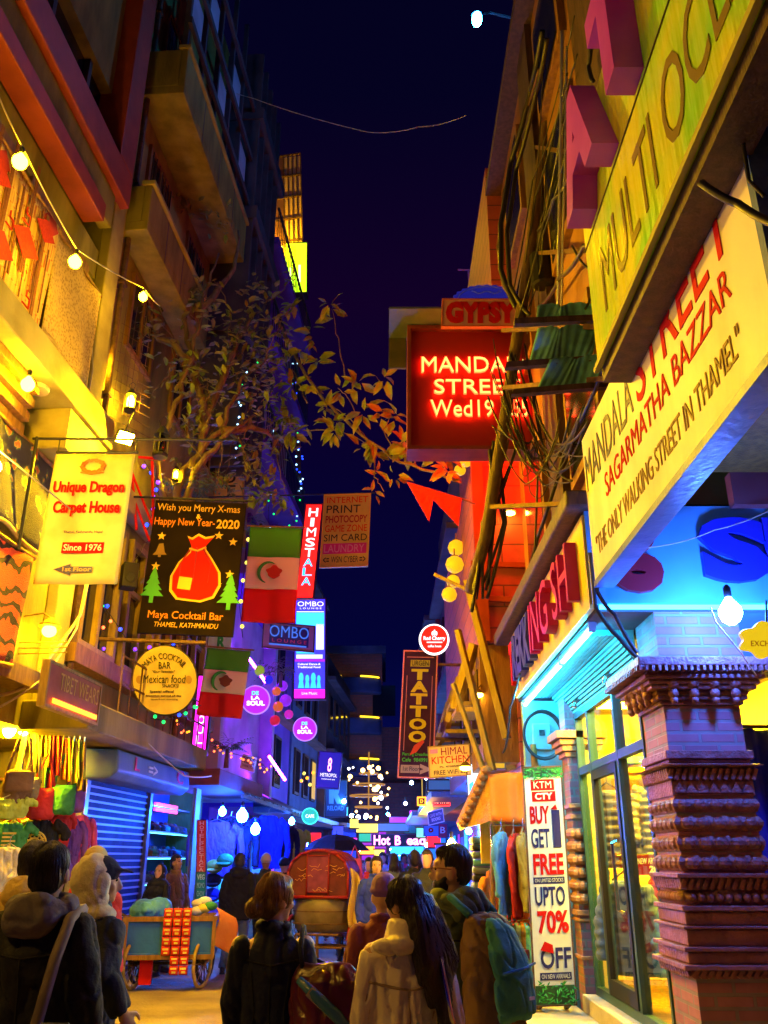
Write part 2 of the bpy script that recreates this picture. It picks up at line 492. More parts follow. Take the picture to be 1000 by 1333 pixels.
def person(label, x, y, rz=0.0, h=1.7, group=None, voxel=.012, skin=None, top=None, legs=None, shoes=None, hair=None,
           hairstyle='short', arms=None, feet=None, head=(0, 0), hem=.84, flare=0.0, bulk=1.0, hood=None, ff=(8, 8, 5), hoodup=False, cap=None, capstyle='beanie',
           collar=True, folds=.013, z=0.0, lean=0.0, face=True, name='person', seed=0, brow=0, shawl=None):
    k = h / 1.7
    root = thing(name, label, 'person', (x, y, z), rz, group)
    M0 = Matrix.Translation((x, y, z)) @ Matrix.Rotation(rz, 4, 'Z') @ Matrix.Scale(k, 4)
    Ln = Matrix.Translation((0, 0, .9)) @ Matrix.Rotation(-lean, 4, 'X') @ Matrix.Translation((0, 0, -.9))
    MT = M0 @ Ln
    hp = V((0, 0, 1.50))
    MH = MT @ Matrix.Translation(hp) @ Matrix.Rotation(head[0], 4, 'Z') @ Matrix.Rotation(head[1], 4, 'X') @ Matrix.Translation(-hp)
    arms = [tuple((x_ * .9, y_, z_) for x_, y_, z_ in a_) for a_ in arms] if arms else None
    arms = arms or [((-.222, -.03, 1.10), (-.225, .06, .86)), ((.222, -.03, 1.10), (.225, .06, .86))]
    feet = feet or [((-.10, .03, .48), (-.11, .0, .08)), ((.10, .03, .48), (.11, .02, .08))]
    # --- the body: one continuous skin
    b = MB(MT)
    b.loft([((0, 0, .86), .15, .10, (1, 0, 0), (0, 1, 0)), ((0, 0, 1.0), .135, .09, (1, 0, 0), (0, 1, 0)), ((0, 0, 1.2), .15, .095, (1, 0, 0), (0, 1, 0)),
            ((0, 0, 1.35), .16, .085, (1, 0, 0), (0, 1, 0)), ((0, -.01, 1.41), .09, .06, (1, 0, 0), (0, 1, 0))], 16)
    b.T = MH
    capsule(b, [(0, -.012, 1.38), (0, -.006, 1.46), (0, .0, 1.53)], [.058, .052, .055])
    b.ball((0, -.004, 1.595), 1, 18, (.077, .096, .107))
    b.ball((0, .030, 1.545), 1, 14, (.061, .062, .078))
    b.ball((0, .064, 1.497), 1, 10, (.030, .026, .024))
    if voxel < .017:
        b.tube([(0, .086, 1.605), (0, .104, 1.572), (0, .112, 1.552)], [.010, .013, .017], 8); b.ball((0, .105, 1.549), .017, 8)
        b.ball((0, .082, 1.517), 1, 8, (.026, .012, .008)); b.ball((0, .080, 1.507), 1, 8, (.022, .012, .008))
        b.tube([(-.052, .068, 1.617), (-.02, .089, 1.621), (.02, .089, 1.621), (.052, .068, 1.617)], .010, 6)
        for sx_ in (-1, 1):
            b.ball((sx_ * .079, -.006, 1.565), 1, 10, (.012, .022, .034)); b.ball((sx_ * .074, .0, 1.55), 1, 8, (.012, .012, .018))
            b.ball((sx_ * .046, .058, 1.555), 1, 8, (.022, .022, .02))
    for sx_, (e, w_) in zip((-1, 1), arms):
        b.T = MT
        sh = V((sx_ * .165, -.005, 1.355)); e = V(e); w_ = V(w_)
        b.tube([sh, (sh + e) / 2, e, (e + w_) / 2, w_], [.05, .046, .04, .037, .027], 10)
        b.ball(sh, .055, 10); b.ball(e, .04, 8); b.ball(w_, .027, 8)
        d = (w_ - e).normalized(); nr = V((-sx_, .15, 0)); nr = (nr - d * nr.dot(d)).normalized(); la = d.cross(nr) * (1 if sx_ > 0 else -1)
        if la.y > 0: la = -la
        hand(b, w_ + d * .01, d, la, nr, 1.0 if voxel < .012 else 1.12)
    b.T = M0
    for sx_, (kn, an) in zip((-1, 1), feet):
        hpj = V((sx_ * .09, 0, .90))
        b.tube([hpj, (hpj + V(kn)) / 2, kn, (V(kn) + V(an)) / 2, an], [.085, .072, .052, .05, .036], 12)
        b.ball(hpj, .085, 10); b.ball(kn, .052, 8)
        b.ball(V(an) + V((0, .05, -.045)), 1, 8, (.036, .10, .03))
    body = blob(b, voxel * k, 'body', skin, root, 2 if voxel > .01 else 1)
    # --- eyes
    if face and voxel < .02:
        for sx_ in (-1, 1):
            e_ = MB(MH); e_.ball((sx_ * .030, .0785, 1.590), 1, 8, (.014, .010, .0085)); e_.build('eye', col('eye_dark'), root, True)
    vb = max(voxel, .011) * k
    # --- trousers and shoes
    if legs is not None:
        t = MB(M0)
        t.loft([((0, 0, .78), .158, .12, (1, 0, 0), (0, 1, 0)), ((0, 0, .90), .175, .125, (1, 0, 0), (0, 1, 0)), ((0, 0, 1.0), .155, .11, (1, 0, 0), (0, 1, 0))], 14)
        for sx_, (kn, an) in zip((-1, 1), feet):
            hpj = V((sx_ * .09, 0, .88)); kn = V(kn); an = V(an)
            t.tube([hpj, (hpj + kn) / 2, kn, (kn + an) / 2, an - V((0, 0, .005))], [.10, .088, .070, .066, .062], 12); t.ball(hpj, .10, 10)
        blob(t, vb, 'trousers', legs, root, 3, folds * .9, (9, 9, 9), seed + 5)
    if shoes is not None:
        for sx_, (kn, an) in zip((-1, 1), feet):
            s_ = MB(M0); a = V(an)
            s_.ball(a + V((0, .055, -.040)), 1, 12, (.047, .135, .040)); s_.ball(a + V((0, -.01, -.01)), 1, 10, (.045, .055, .06))
            s_.box(a + V((-.044, -.07, -.08)), a + V((.044, .17, -.058)))
            blob(s_, .011 * k, 'shoe', shoes, root, 2)
    # --- jacket or coat
    if top is not None:
        j = MB(MT); B = bulk; X_, Y_ = (1, 0, 0), (0, 1, 0)
        secs = [((0, 0, hem), (.172 + flare) * B, (.132 + flare * .8) * B, X_, Y_)]
        if hem < .7: secs.append(((0, 0, .78), (.170 + flare * .45) * B, (.130 + flare * .35) * B, X_, Y_))
        secs += [((0, -.0, .95), .165 * B, .125 * B, X_, Y_), ((0, 0, 1.10), .160 * B, .120 * B, X_, Y_), ((0, -.01, 1.25), .174 * B, .126 * B, X_, Y_),
                 ((0, -.012, 1.345), .168 * B, .104 * B, X_, Y_), ((0, -.012, 1.405), .112 * B, .080 * B, X_, Y_), ((0, -.008, 1.44), .078, .074, X_, Y_)]
        j.loft(secs, 20)
        for sx_, (e, w_) in zip((-1, 1), arms):
            sh = V((sx_ * .160, -.008, 1.338)); e = V(e); w_ = V(w_)
            j.tube([sh, sh * .5 + e * .5, e, e * .45 + w_ * .55, w_ + (w_ - e).normalized() * -.01], [.070 * B, .067 * B, .061 * B, .057 * B, .048 * B], 12)
            j.ball(sh, .071 * B, 12); j.ball(e, .061 * B, 10)
        if collar:
            j.T = MT
            j.tube([(.075 * math.cos(t), .068 * math.sin(t) - .012, 1.455) for t in [2 * pi * q / 14 for q in range(15)]], .022, 8)
        blob(j, vb, 'jacket' if hem > .7 else 'coat', top, root, 2, folds, ff, seed)
    if hood is not None:
        g = MB(MT)
        if hoodup:
            g.T = MH
            g.ball((0, -.048, 1.60), 1, 16, (.110, .115, .132)); g.ball((0, -.035, 1.50), 1, 14, (.115, .10, .11))
            g.T = MT; g.ball((0, -.02, 1.42), 1, 14, (.15, .11, .06))
        else:
            g.tube([(.115 * math.cos(t), .085 * math.sin(t) - .03, 1.44 + .018 * math.sin(t)) for t in [2 * pi * q / 18 for q in range(19)]], .046, 10)
            g.ball((0, -.125, 1.40), 1, 14, (.125, .07, .085)); g.ball((0, -.115, 1.455), 1, 12, (.105, .06, .05))
        ho = blob(g, vb, 'hood', hood, root, 4, folds * .8, (9, 9, 6), seed + 9)
    # --- hair
    if hair is not None:
        q = MB(MH)
        if not hoodup and hairstyle != 'none':
            if hairstyle == 'crop':
                q.ball((0, -.016, 1.618), 1, 16, (.079, .094, .098)); q.ball((0, -.045, 1.565), 1, 14, (.073, .060, .06)); q.ball((0, .03, 1.672), 1, 12, (.06, .055, .03))
            else:
                q.ball((0, -.018, 1.612), 1, 16, (.084, .096, .102)); q.ball((0, -.05, 1.555), 1, 14, (.078, .060, .075))
                q.ball((0, .035, 1.664), 1, 12, (.064, .053, .034))
            if hairstyle in ('bun', 'long', 'bob'):
                for sx_ in (-1, 1): q.ball((sx_ * .062, .005, 1.60), 1, 10, (.026, .062, .07))
            if hairstyle == 'bun':
                q.ball((0, -.138, 1.535), 1, 14, (.052, .046, .052)); q.ball((0, -.10, 1.55), 1, 10, (.035, .05, .032))
            if hairstyle == 'bob':
                q.ball((0, -.05, 1.50), 1, 14, (.092, .07, .085))
            if hairstyle == 'long':
                q.ball((.02, -.06, 1.50), 1, 14, (.092, .075, .12))
                for a_, (xx, yy, zz, rr) in enumerate(((-.04, -.12, 1.22, .03), (.0, -.14, 1.12, .032), (.05, -.15, 1.04, .036), (.085, -.155, 1.02, .034), (.12, -.15, 1.08, .03), (.155, -.14, 1.16, .024), (.185, -.12, 1.25, .018), (.20, -.10, 1.33, .013))):
                    q.tube([(xx * .3, -.07, 1.60), (xx * .55, -.11, 1.46), (xx * .8, -.135, 1.30), (xx, yy, zz)], [.05, .055, .046, rr * .45], 8)
            blob(q, min(vb, .011), 'hair', hair, root, 2, .007, (26, 26, 7), seed + 2)
    if cap is not None:
        c = MB(MH)
        if capstyle == 'beanie':
            c.ball((0, -.01, 1.635), 1, 16, (.09, .108, .10)); c.tube([(.088 * math.cos(t), .104 * math.sin(t) - .008, 1.615) for t in [2 * pi * i / 18 for i in range(19)]], .014, 6)
        else:
            c.ball((0, -.004, 1.632), 1, 16, (.089, .106, .088))
            c.loft([((0, .07, 1.645), .075, .012, (1, 0, 0), (0, 0, 1)), ((0, .13, 1.64), .07, .008, (1, 0, 0), (0, 0, 1)), ((0, .175, 1.628), .045, .006, (1, 0, 0), (0, 0, 1))], 12)
        blob(c, .010, 'cap' if capstyle != 'beanie' else 'beanie', cap, root, 1)
    if shawl is not None:
        c = MB(MH)
        c.ball((0, -.042, 1.60), 1, 16, (.098, .112, .118)); c.ball((0, -.03, 1.50), 1, 14, (.105, .095, .10)); c.T = MT
        c.ball((0, 0, 1.40), 1, 14, (.19, .14, .09)); c.ball((0, .03, 1.28), 1, 14, (.17, .13, .12))
        blob(c, vb, 'headscarf', shawl, root, 3, .006, (9, 9, 5), seed)
    return root, MT, MH

# ---------------------------------------------------------------- material palette
mat('street_dust', (.20, .145, .035), (.36, .275, .075), 1.3, .75, .5, det=8, bsc=22)
mat('plaster_ochre', (.17, .145, .022), (.34, .29, .05), 2.6, .85, .35, det=9, bsc=30, stretch=(1, 1, .3))
mat('plaster_cream', (.30, .25, .06), (.48, .41, .11), 2.1, .8, .2, det=7, bsc=25)
mat('plaster_dirty', (.13, .11, .02), (.32, .27, .05), 1.8, .85, .35, det=9, bsc=24, stretch=(1, 1, .3))
mat('plaster_pale', (.34, .31, .40), (.52, .47, .58), 1.4, .8, .2, det=8, bsc=25)
mat('plaster_orange', (.20, .085, .03), (.33, .15, .055), 1.2, .8, .2, det=8, bsc=25)
mat('plaster_dark', (.05, .045, .06), (.09, .08, .10), 1.4, .85, .2, det=8)
mat('plaster_blue', (.04, .07, .18), (.07, .11, .26), 1.4, .8, .2, det=8)
mat('plaster_maroon', (.17, .04, .05), (.26, .07, .08), 1.4, .8, .2, det=8)
mat('plaster_violet', (.10, .02, .32), (.16, .035, .42), 1.4, .75, .15, det=8)
mat('plaster_teal', (.22, .42, .44), (.32, .54, .55), 1.5, .7, .15, det=8)
mat('trim_red', (.26, .035, .004), (.36, .055, .007), 3, .55, .15)
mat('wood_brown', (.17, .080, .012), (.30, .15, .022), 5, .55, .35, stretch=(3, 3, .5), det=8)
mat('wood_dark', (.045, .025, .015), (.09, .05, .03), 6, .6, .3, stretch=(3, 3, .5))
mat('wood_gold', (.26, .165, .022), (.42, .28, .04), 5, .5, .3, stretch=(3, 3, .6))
mat('bark', (.10, .07, .045), (.20, .15, .09), 9, .85, .6, stretch=(1, 1, .35))
mat('leaf_green', (.08, .11, .025), (.20, .20, .05), 3, .5)
mat('leaf_light', (.10, .17, .025), (.20, .28, .05), 6, .5)
mat('leaf_rust', (.14, .14, .03), (.22, .20, .05), 6, .55)
mat('leaf_palm', (.05, .09, .03), (.09, .15, .04), 6, .5)
mat('metal_dark', (.035, .035, .04), None, rough=.45, metal=.6)
mat('metal_rust', (.09, .05, .03), (.18, .09, .045), 9, .7, .3, metal=.3)
mat('metal_grey', (.35, .36, .38), (.45, .46, .48), 8, .35, 0, metal=.8)
mat('chrome', (.75, .75, .78), None, rough=.15, metal=1)
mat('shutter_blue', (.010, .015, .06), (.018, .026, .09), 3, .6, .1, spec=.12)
mat('ridge_highlight', (.30, .36, .46), None, rough=.4)  # pale ridge colour paints in the light reflected along the ribs
mat('shutter_teal', (.10, .32, .27), (.16, .42, .36), 2.5, .35, .1)
mat('frame_teal', (.025, .07, .075), (.04, .10, .10), 3, .35)
mat('rubber_black', (.012, .012, .014), None, rough=.6)
mat('cable_black', (.016, .015, .018), None, rough=.45, spec=.6)
mat('wire_white', (.55, .50, .40), None, rough=.5)
mat('paper_white', (.66, .65, .64), (.85, .84, .82), 4, .5, .15, det=8, lo=.25, hi=.55, bsc=6)
mat('board_cream', (.58, .50, .44), (.85, .78, .72), 2.4, .5, .12, det=9, stretch=(1, 1, .4), lo=.25, hi=.6, bsc=5)
mat('board_yellow', (.55, .38, .06), (.80, .60, .14), 3, .5, .12, det=9, stretch=(1, 1, .4), lo=.25, hi=.6)
mat('banner_yellow', (.60, .50, .13), (.82, .72, .26), 2.6, .6, .25, det=9, lo=.25, hi=.6, bsc=4)
mat('board_olive', (.47, .36, .07), (.56, .43, .10), 3, .55, .05)
mat('paint_red', (.55, .010, .010), None, rough=.75, spec=.08)
mat('paint_darkred', (.30, .01, .02), None, rough=.45)
mat('paint_black', (.012, .010, .014), None, rough=.45)
mat('paint_navy', (.02, .02, .16), None, rough=.4)
mat('paint_blue', (.02, .03, .55), None, rough=.35)
mat('paint_white', (.80, .80, .78), None, rough=.4)
mat('paint_gold', (.70, .42, .06), None, rough=.45)
mat('paint_orange', (.75, .22, .03), None, rough=.45)
mat('paint_green', (.03, .34, .07), None, rough=.45)
mat('paint_brown', (.20, .10, .03), None, rough=.6)
mat('paint_purple', (.30, .025, .66), (.38, .05, .74), 3, .35, .1)
mat('paint_violet_edge', (.10, .02, .20), None, rough=.4)
mat('paint_magenta', (.46, .008, .26), (.55, .015, .32), 3, .35, .1)
mat('flag_green', (.05, .30, .03), None, rough=.75)
mat('flag_white', (.85, .76, .60), None, rough=.75)
mat('flag_red', (.68, .010, .015), None, rough=.75)
mat('skin_warm', (.46, .26, .16), (.52, .30, .19), 9, .5)
mat('skin_brown', (.30, .155, .085), (.36, .19, .11), 9, .5)
mat('eye_dark', (.02, .014, .012), None, rough=.15)
mat('hair_black', (.010, .008, .009), (.022, .016, .016), 30, .4, .4, stretch=(3, 3, .4))
mat('hair_brown', (.075, .035, .018), (.14, .065, .03), 30, .4, .4, stretch=(3, 3, .4))
for nm, c1, c2 in (('cloth_black', (.004, .005, .008), (.009, .010, .015)), ('cloth_navy', (.004, .007, .030), (.008, .012, .045)), ('cloth_grey', (.09, .075, .10), (.14, .12, .15)),
                   ('cloth_gold', (.52, .36, .09), (.62, .45, .13)), ('cloth_cream', (.62, .55, .34), (.70, .62, .40)), ('cloth_beige', (.68, .57, .44), (.76, .65, .52)),
                   ('cloth_olive', (.055, .075, .028), (.085, .11, .042)), ('cloth_maroon', (.10, .012, .035), (.15, .02, .05)), ('cloth_blue', (.006, .015, .45), (.01, .03, .58)),
                   ('cloth_red', (.52, .02, .02), (.62, .035, .03)), ('cloth_denim', (.07, .11, .20), (.11, .16, .28)), ('cloth_teal', (.05, .27, .21), (.07, .34, .27)),
                   ('cloth_brown', (.13, .07, .03), (.19, .11, .05)), ('cloth_orange', (.70, .20, .03), (.78, .27, .05)), ('cloth_yellow', (.74, .56, .06), (.82, .64, .10)),
                   ('cloth_green', (.03, .22, .05), (.05, .30, .08)), ('cloth_purple', (.12, .04, .26), (.17, .06, .34)), ('cloth_white', (.66, .64, .60), (.74, .72, .68)),
                   ('cloth_sky', (.06, .26, .55), (.10, .34, .64)), ('cloth_lime', (.40, .55, .05), (.48, .62, .08)), ('cloth_pink', (.60, .06, .22), (.68, .09, .28)), ('cloth_khaki', (.28, .23, .10), (.36, .30, .14))):
    mat(nm, c1, c2, 4, .8, .55, det=6, bsc=15)
mat('leather_maroon', (.055, .006, .018), (.10, .012, .028), 5, .28, .2)
mat('plastic_shine', (.02, .03, .07), None, rough=.12, spec=.9)
brick('brick_red', (.36, .11, .14), (.28, .08, .11), (.20, .16, .16), .24, .075)
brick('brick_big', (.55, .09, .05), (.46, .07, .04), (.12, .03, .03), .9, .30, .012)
brick('brick_far', (.24, .07, .06), (.20, .05, .05), (.12, .06, .06), .5, .16, .02)
mat('terracotta', (.20, .075, .085), (.34, .14, .14), 9, .42, .6, bsc=34, det=8)
mat('terracotta_warm', (.42, .19, .085), (.52, .25, .11), 6, .55, .4, bsc=30)
mat('roof_tin', (.10, .13, .17), (.16, .19, .24), 2, .4, .2, metal=.4)
mat('tarp_orange', (.62, .17, .04), (.72, .23, .06), 2, .6, .2)
mat('awning_thatch', (.40, .18, .05), (.55, .28, .09), 12, .8, .6)
mat('tin_teal', (.22, .70, .60), (.08, .26, .24), 2.2, .5, .3, lo=.45, hi=.6)
mat('cream_panel', (.55, .42, .24), (.66, .52, .32), 3, .6)
glass('pane_clear', (.90, .93, .90), .04, .02)
glass('pane_dark', (.10, .10, .11), .18, .06)
mat('glass_dark', (.012, .013, .018), None, rough=.08, spec=.8)

# emitters
WARM = (1.0, .55, .06)
em('bulb_warm', (1.0, .56, .003), 250)
em('bulb_added', (1.0, .52, .055), 820)
em('bulb_shop', (1.0, .54, .003), 3000)
em('lantern_warm', (1.0, .58, .004), 420)
em('bulb_cool', (.05, .17, 1.0), 720)
em('lamp_street', (.02, .30, 1.0), 500)
em('tube_cool', (.02, .50, 1.0), 230)
em('led_strip', (.03, .42, 1.0), 14)
em('lamp_blue', (.008, .085, 1.0), 1100)
em('lamp_white', (.06, .28, 1.0), 300)
em('lamp_far_warm', (1.0, .5, .04), 500)
em('neon_red', (1.0, .03, .006), 16)
em('neon_core', (1.0, .80, .16), 1.6)
em('lantern_yellow', (1.0, .60, .01), .8, (.6, .4, .02))
em('face_spoton', (.50, 1.0, .01), 2.6)
em('face_red_lit', (1.0, .010, .008), 2.4)
em('face_magenta', (1.0, .01, .75), 2.6)
em('face_ombo', (.03, .03, 1.0), 2.2)
em('ombo_cyan', (.03, .5, 1.0), 2)
em('ombo_white', (.75, .85, 1.0), 1.5)
em('face_violet', (.28, .01, .85), 2.2)
em('face_blue', (.01, .015, .62), .7)
em('face_redcherry', (1.0, .006, .01), 1.0)
em('lit_white', (1.0, .95, 1.0), 1.7)
em('lit_pink', (1.0, .28, .75), 4)
em('lit_yellow', (1.0, .8, .1), 2.2)
em('lit_cyan', (.05, .9, .75), 1.8)
em('lit_red', (1.0, .03, .01), 4)
em('lit_orange', (1.0, .32, .01), 3)
em('face_green', (.02, .7, .42), .9)
em('led_blue', (.012, .05, 1.0), 5)
em('led_green', (.005, .8, .12), 2.5)
em('led_white', (.3, .6, 1.0), 5)
em('led_violet', (.2, .03, 1.0), 4)
em('led_red', (1.0, .12, .03), 6)
em('window_yellow', (1.0, .62, .08), .8)
em('shop_ceiling', (1.0, .66, .01), 260)
em('screen_white', (.45, .75, 1.0), 3.5)

# ---------------------------------------------------------------- the street
mb = MB()
n_ = 60
def gz(x, y): return .012 * noise.noise(V((x * .8, y * .8, 0))) - .012
g0 = [(-14 + 28 * i / 56, -6 + 76 * j / 152) for j in range(153) for i in range(57)]
mb.add([(x, y, gz(x, y)) for x, y in g0], [(j * 57 + i, j * 57 + i + 1, (j + 1) * 57 + i + 1, (j + 1) * 57 + i) for j in range(152) for i in range(56)])
tag(mb.build('street', col('street_dust'), None, True), 'dusty worn street paving between the shop fronts', None, None, 'structure')
mb = MB(); mb.box((-150, -80, -.5), (150, 200, -.09))
tag(mb.build('ground', col('street_dust')), None, None, None, 'structure')

# ---------------------------------------------------------------- LEFT: carpet house building
def fbox(mb, a, b): mb.box(a, b)          # boxes in the facade frame (along, up, out)
b1 = thing('carpet_house_building', 'ochre corner building with red window surrounds behind the hanging carpets', 'building', (lx(8), 8, 0))
m = MB(FL)
m.box((2.0, 3.05, -5), (11.05, 7.15, 0)); m.box((2.0, 9.6, -5), (11.05, 10.1, 0)); m.box((2.0, 12.9, -5), (11.05, 17.5, 0))
m.box((2, 7.15, -5), (6.2, 12.9, 0)); m.box((10.62, 7.15, -5), (11.05, 12.9, 0)); m.box((2, 7.15, -5), (10.62, 9.6, -.25)); m.box((2, 10.1, -5), (10.62, 12.9, -.45))
m.box((2.0, 0, -5), (10.2, 3.05, -1.6))
m.build('wall', col('plaster_ochre'), b1)
m = MB(FL); m.box((10.62, 3.06, 0), (11.06, 17.5, .16)); m.build('pilaster', col('plaster_cream'), b1, bevel=.02)
m = MB(FL)       # red ledge below the windows
m.box((2, 10.12, 0), (10.0, 10.42, .32)); m.build('red_ledge', col('trim_red'), b1, bevel=.015)
m = MB(FL); m.box((2, 10.42, 0), (10.5, 11.02, .20)); m.build('parapet', col('plaster_ochre'), b1, bevel=.02)
# window with a thick red surround
wr = MB(FL)
wr.box((6.2, 11.04, -.3), (10.8, 11.62, .30)); wr.box((10.25, 11.62, -.3), (10.78, 15.4, .30)); wr.box((6.2, 15.4, -.3), (10.78, 15.95, .30)); wr.box((6.2, 11.62, -.3), (6.7, 15.4, .30))
w1 = wr.build('window', col('trim_red'), b1, bevel=.02)
m = MB(FL); m.box((6.7, 11.62, -.22), (10.25, 15.4, -.18)); m.build('pane', col('glass_dark'), w1)
m = MB(FL)
for s_ in (8.4, 9.6): m.box((s_, 11.62, -.17), (s_ + .09, 15.4, -.08))
m.box((6.7, 13.6, -.165), (10.25, 13.7, -.085)); m.build('mullion', col('wood_dark'), w1)
# lower windows behind the carpets
for s0, s1 in ((6.3, 8.2), (8.5, 10.3)):
    f_ = MB(FL)
    f_.box((s0, 7.2, -.2), (s1, 7.3, .05)); f_.box((s0, 9.45, -.2), (s1, 9.58, .05)); f_.box((s0, 7.3, -.2), (s0 + .1, 9.45, .05)); f_.box((s1 - .1, 7.3, -.2), (s1, 9.45, .05)); f_.box(((s0 + s1) / 2 - .04, 7.3, -.2), ((s0 + s1) / 2 + .04, 9.45, .03))
    f_ = f_.build('window', col('wood_brown'), b1)
    m = MB(FL); m.box((s0 + .1, 7.3, -.16), (s1 - .1, 9.45, -.12)); m.build('pane', col('glass_dark'), f_)
m = MB(FL)   # overhanging soffit slab and timber cornice
m.box((2, 6.75, 0), (10.6, 7.15, .62)); m.box((9.4, 6.2, 0), (10.6, 6.75, .55)); m.build('balcony_slab', col('plaster_cream'), b1, bevel=.02)
m = MB(FL)
for i in range(4): m.box((2, 6.22 + .13 * i, 0), (9.1 - .08 * i, 6.345 + .13 * i, .18 + .08 * i))
m.build('cornice', col('wood_brown'), b1, bevel=.01)
m = MB(FL); m.tube([(8.9, 6.70, .35), (8.9, 6.745, .35)], [.14, .15], 16); m.build('ceiling_light', col('cream_panel'), b1)
# shop front below: slab, lintel
m = MB(FL); m.box((2, 3.42, 0), (10.3, 3.62, .32)); m.build('shop_lintel', col('wood_gold'), b1)

# carpets
def carpet_mat(name, kind):
    def fn(n, l, b):
        v = _coord(n, l, 'x'); b.inputs['Roughness'].default_value = .9
        r = n.new('ShaderNodeValToRGB'); r.color_ramp.interpolation = 'CONSTANT'
        e = r.color_ramp.elements
        if kind == 'patch':
            t = n.new('ShaderNodeTexVoronoi'); t.distance = 'MANHATTAN'; t.inputs['Scale'].default_value = 1.3; t.inputs['Randomness'].default_value = .75
            ln = n.new('ShaderNodeTexWave'); ln.inputs['Scale'].default_value = 3.1; ln.inputs['Distortion'].default_value = 2.2; ln.inputs['Detail Scale'].default_value = .7; l.new(v, ln.inputs['Vector'])
            ck = n.new('ShaderNodeTexBrick'); ck.inputs['Scale'].default_value = 1; ck.inputs['Brick Width'].default_value = .37; ck.inputs['Row Height'].default_value = .21; ck.inputs['Mortar Size'].default_value = .012; ck.inputs['Color1'].default_value = (.1, .1, .1, 1); ck.inputs['Color2'].default_value = (.3, .3, .3, 1); ck.inputs['Mortar'].default_value = (.45, .45, .45, 1); l.new(v, ck.inputs['Vector'])
            w2 = n.new('ShaderNodeMath'); w2.operation = 'MULTIPLY_ADD'; w2.inputs[1].default_value = .22; l.new(ln.outputs['Fac'], w2.inputs[0]); l.new(ck.outputs['Color'], w2.inputs[2])
            lt = n.new('ShaderNodeMath'); lt.operation = 'LESS_THAN'; lt.inputs[1].default_value = .52; l.new(t.outputs['Distance'], lt.inputs[0]); sc2 = n.new('ShaderNodeMath'); sc2.operation = 'MULTIPLY_ADD'; sc2.inputs[1].default_value = .6; l.new(lt.outputs[0], sc2.inputs[0]); l.new(w2.outputs[0], sc2.inputs[2])
            l.new(v, t.inputs['Vector']); l.new(sc2.outputs[0], r.inputs[0])
            e[0].color = (.72, .42, .08, 1); e[1].position = .72; e[1].color = (.60, .03, .02, 1)
            for p_, c_ in ((.25, (.78, .50, .12, 1)), (.42, (.55, .16, .03, 1)), (.52, (.75, .55, .16, 1))):
                q = e.new(p_); q.color = c_
        elif kind == 'shag':
            t = n.new('ShaderNodeTexVoronoi'); t.inputs['Scale'].default_value = 26; l.new(v, t.inputs['Vector']); l.new(t.outputs['Distance'], r.inputs[0]); r.color_ramp.interpolation = 'LINEAR'
            e[0].color = (.42, .20, .03, 1); e[1].color = (.80, .58, .16, 1); e[1].position = .6
        elif kind == 'floral':
            t = n.new('ShaderNodeTexVoronoi'); t.inputs['Scale'].default_value = 4.2; l.new(v, t.inputs['Vector'])
            nz = n.new('ShaderNodeTexNoise'); nz.inputs['Scale'].default_value = 15; l.new(v, nz.inputs['Vector'])
            a = n.new('ShaderNodeMath'); a.operation = 'MULTIPLY_ADD'; a.inputs[1].default_value = .55; l.new(nz.outputs[0], a.inputs[0]); l.new(t.outputs['Distance'], a.inputs[2]); l.new(a.outputs[0], r.inputs[0])
            e[0].color = (.70, .16, .04, 1); e[1].position = .68; e[1].color = (.022, .018, .06, 1)
            for p_, c_ in ((.47, (.66, .36, .10, 1)), (.54, (.10, .20, .06, 1)), (.60, (.04, .035, .10, 1))):
                q = e.new(p_); q.color = c_
        else:
            t = n.new('ShaderNodeTexWave'); t.inputs['Scale'].default_value = 1.5; t.inputs['Distortion'].default_value = 9; t.inputs['Detail'].default_value = 2.5; t.inputs['Detail Scale'].default_value = 1.6; t.bands_direction = 'Y'
            l.new(v, t.inputs['Vector']); l.new(t.outputs['Fac'], r.inputs[0])
            e[0].color = (.02, .006, .005, 1); e[1].position = .27; e[1].color = (.66, .07, .02, 1)
        l.new(r.outputs[0], b.inputs['Base Color'])
        nb = n.new('ShaderNodeTexNoise'); nb.inputs['Scale'].default_value = 70; bp = n.new('ShaderNodeBump'); bp.inputs['Strength'].default_value = .8; bp.inputs['Distance'].default_value = .03
        l.new(v, nb.inputs['Vector']); l.new(nb.outputs[0], bp.inputs['Height']); l.new(bp.outputs[0], b.inputs['Normal'])
    return nodemat(name, fn)
def carpet(label, s0, s1, z0, z1, m, off=.28, tilt=0.0, skew=0.0, border=None):
    r = thing('hanging_carpet', label, 'carpet', FL @ V(((s0 + s1) / 2, z0, off)))
    mb = MB(FL)
    mb.sheet(lambda a, b: (s0 + (s1 - s0) * a + skew * (1 - b), z0 + (z1 - z0) * b + .04 * math.sin(a * 7) * (1 - b), off + tilt * (1 - b) + .025 * math.sin(a * 11 + b * 3)), 24, 12, .02)
    mb.build('pile', m, r, True)
    t = MB(FL); t.tube([(s0 - .08, z1 + .02, off), (s1 + .08, z1 + .02, off)], .025, 8); t.build('hanging_rod', col('wood_brown'), r)
    f_ = MB(FL); f_.tube([(s0 + (s1 - s0) * q / 14 + skew, z0 - .015 + .04 * math.sin(q / 2), off + tilt + .025 * math.sin(q / 14 * 11)) for q in range(15)], .03, 6); f_.build('fringe', border or col('cloth_gold'), r, True)
    return r
carpet('patchwork carpet of red and gold blocks hanging beside the shaggy gold one', 5.4, 8.72, 7.25, 8.92, carpet_mat('carpet_patch', 'patch'), .36)
pc = [o for o in bpy.data.objects if o.get('label', '').startswith('patchwork carpet')][0]
